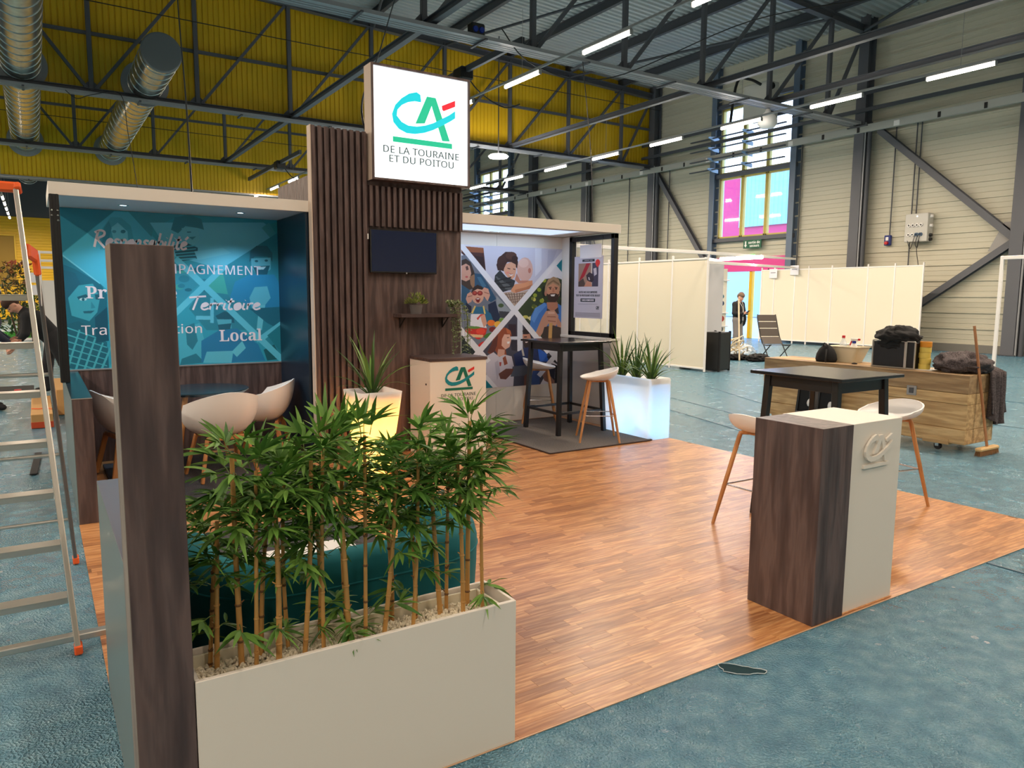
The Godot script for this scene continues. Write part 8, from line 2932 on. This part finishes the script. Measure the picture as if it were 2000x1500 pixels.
	p.poly([73, 498, 118, 482, 135, 498, 81, 513], c8(24, 98, 122))
	p.poly([123, 511, 121, 514, 117, 517, 110, 518, 103, 519, 95, 519, 89, 517, 85, 514, 84, 511, 85, 508, 90, 505, 96, 503, 104, 503, 111, 503, 117, 505, 121, 508], c8(180, 226, 236))
	p.poly([110, 512, 109, 515, 108, 518, 105, 520, 103, 520, 100, 520, 98, 518, 96, 515, 96, 512, 97, 509, 98, 506, 101, 504, 103, 504, 106, 504, 108, 506, 110, 509], c8(24, 98, 122))
	p.poly([163, 482, 185, 482, 185, 513, 166, 511], c8(24, 98, 122))
	p.poly([143, 523, 163, 559, 140, 564], c8(44, 144, 170))
	p.poly([99, 579, 158, 575, 139, 591, 103, 591], c8(28, 104, 128))
	p.poly([3, 655, 74, 635, 144, 678, 215, 794, 214, 910, -4, 908], c8(24, 104, 128))
	p.poly([7, 665, 213, 752, 212, 758, 6, 673], c8(70, 176, 196))
	p.poly([5, 704, 211, 787, 210, 794, 4, 712], c8(70, 176, 196))
	p.poly([2, 742, 209, 823, 209, 829, 2, 750], c8(70, 176, 196))
	p.poly([0, 781, 207, 859, 207, 865, 0, 789], c8(70, 176, 196))
	p.poly([-2, 820, 205, 895, 205, 901, -2, 828], c8(70, 176, 196))
	p.poly([-4, 859, 204, 930, 203, 937, -4, 867], c8(70, 176, 196))
	p.poly([-6, 897, 202, 966, 201, 973, -7, 906], c8(70, 176, 196))
	p.poly([-2, 908, 10, 908, 80, 687, 72, 682], c8(70, 176, 196))
	p.poly([40, 910, 52, 910, 118, 712, 110, 708], c8(70, 176, 196))
	p.poly([83, 912, 95, 913, 157, 738, 148, 734], c8(70, 176, 196))
	p.poly([126, 914, 138, 915, 195, 764, 187, 760], c8(70, 176, 196))
	p.poly([169, 916, 182, 917, 235, 790, 226, 786], c8(70, 176, 196))
	p.poly([213, 918, 226, 919, 274, 817, 265, 812], c8(70, 176, 196))
	p.poly([156, 616, 223, 554, 222, 752, 157, 761], c8(14, 86, 112))
	p.poly([601, 696, 726, 654, 762, 811, 747, 901, 602, 912], c8(70, 178, 206))
	p.poly([643, 675, 695, 654, 711, 765, 678, 820, 648, 786], c8(36, 126, 152))
	p.poly([614, 873, 698, 843, 747, 901, 602, 912], c8(34, 124, 150))
	p.poly([822, 611, 877, 583, 930, 600, 935, 657, 842, 645], c8(24, 98, 122))
	p.poly([828, 633, 918, 634, 916, 691, 841, 690], c8(80, 178, 204))
	p.poly([833, 667, 917, 659, 905, 702, 840, 701], c8(28, 100, 124))
	p.poly([732, 766, 840, 701, 949, 692, 1079, 798, 1121, 905, 908, 908, 727, 900], c8(30, 126, 176))
	p.poly([761, 834, 922, 834, 908, 910, 737, 903], c8(90, 190, 216))
	p.poly([911, 839, 979, 772, 1000, 819, 942, 874], c8(96, 196, 220))
	p.poly([1112, 834, 1182, 801, 1223, 897, 1133, 905], c8(20, 96, 110))
	p.poly([592, 277, 1223, 924, 1251, 895, 617, 250], c8(92, 198, 226))
	p.poly([875, 291, 553, 606, 575, 633, 899, 317], c8(92, 198, 226))
	p.poly([1225, 651, 1061, 764, 1075, 785, 1240, 672], c8(92, 198, 226))
	p.poly([195, 417, 10, 255, 5, 262, 191, 423], c8(110, 206, 230))
	p.poly([1098, 785, 1216, 694, 1202, 675, 1084, 766], c8(92, 198, 226))
	p.poly([1138, 741, 1226, 673, 1221, 850], c8(28, 128, 148))
	return p.texture(1224, 912)
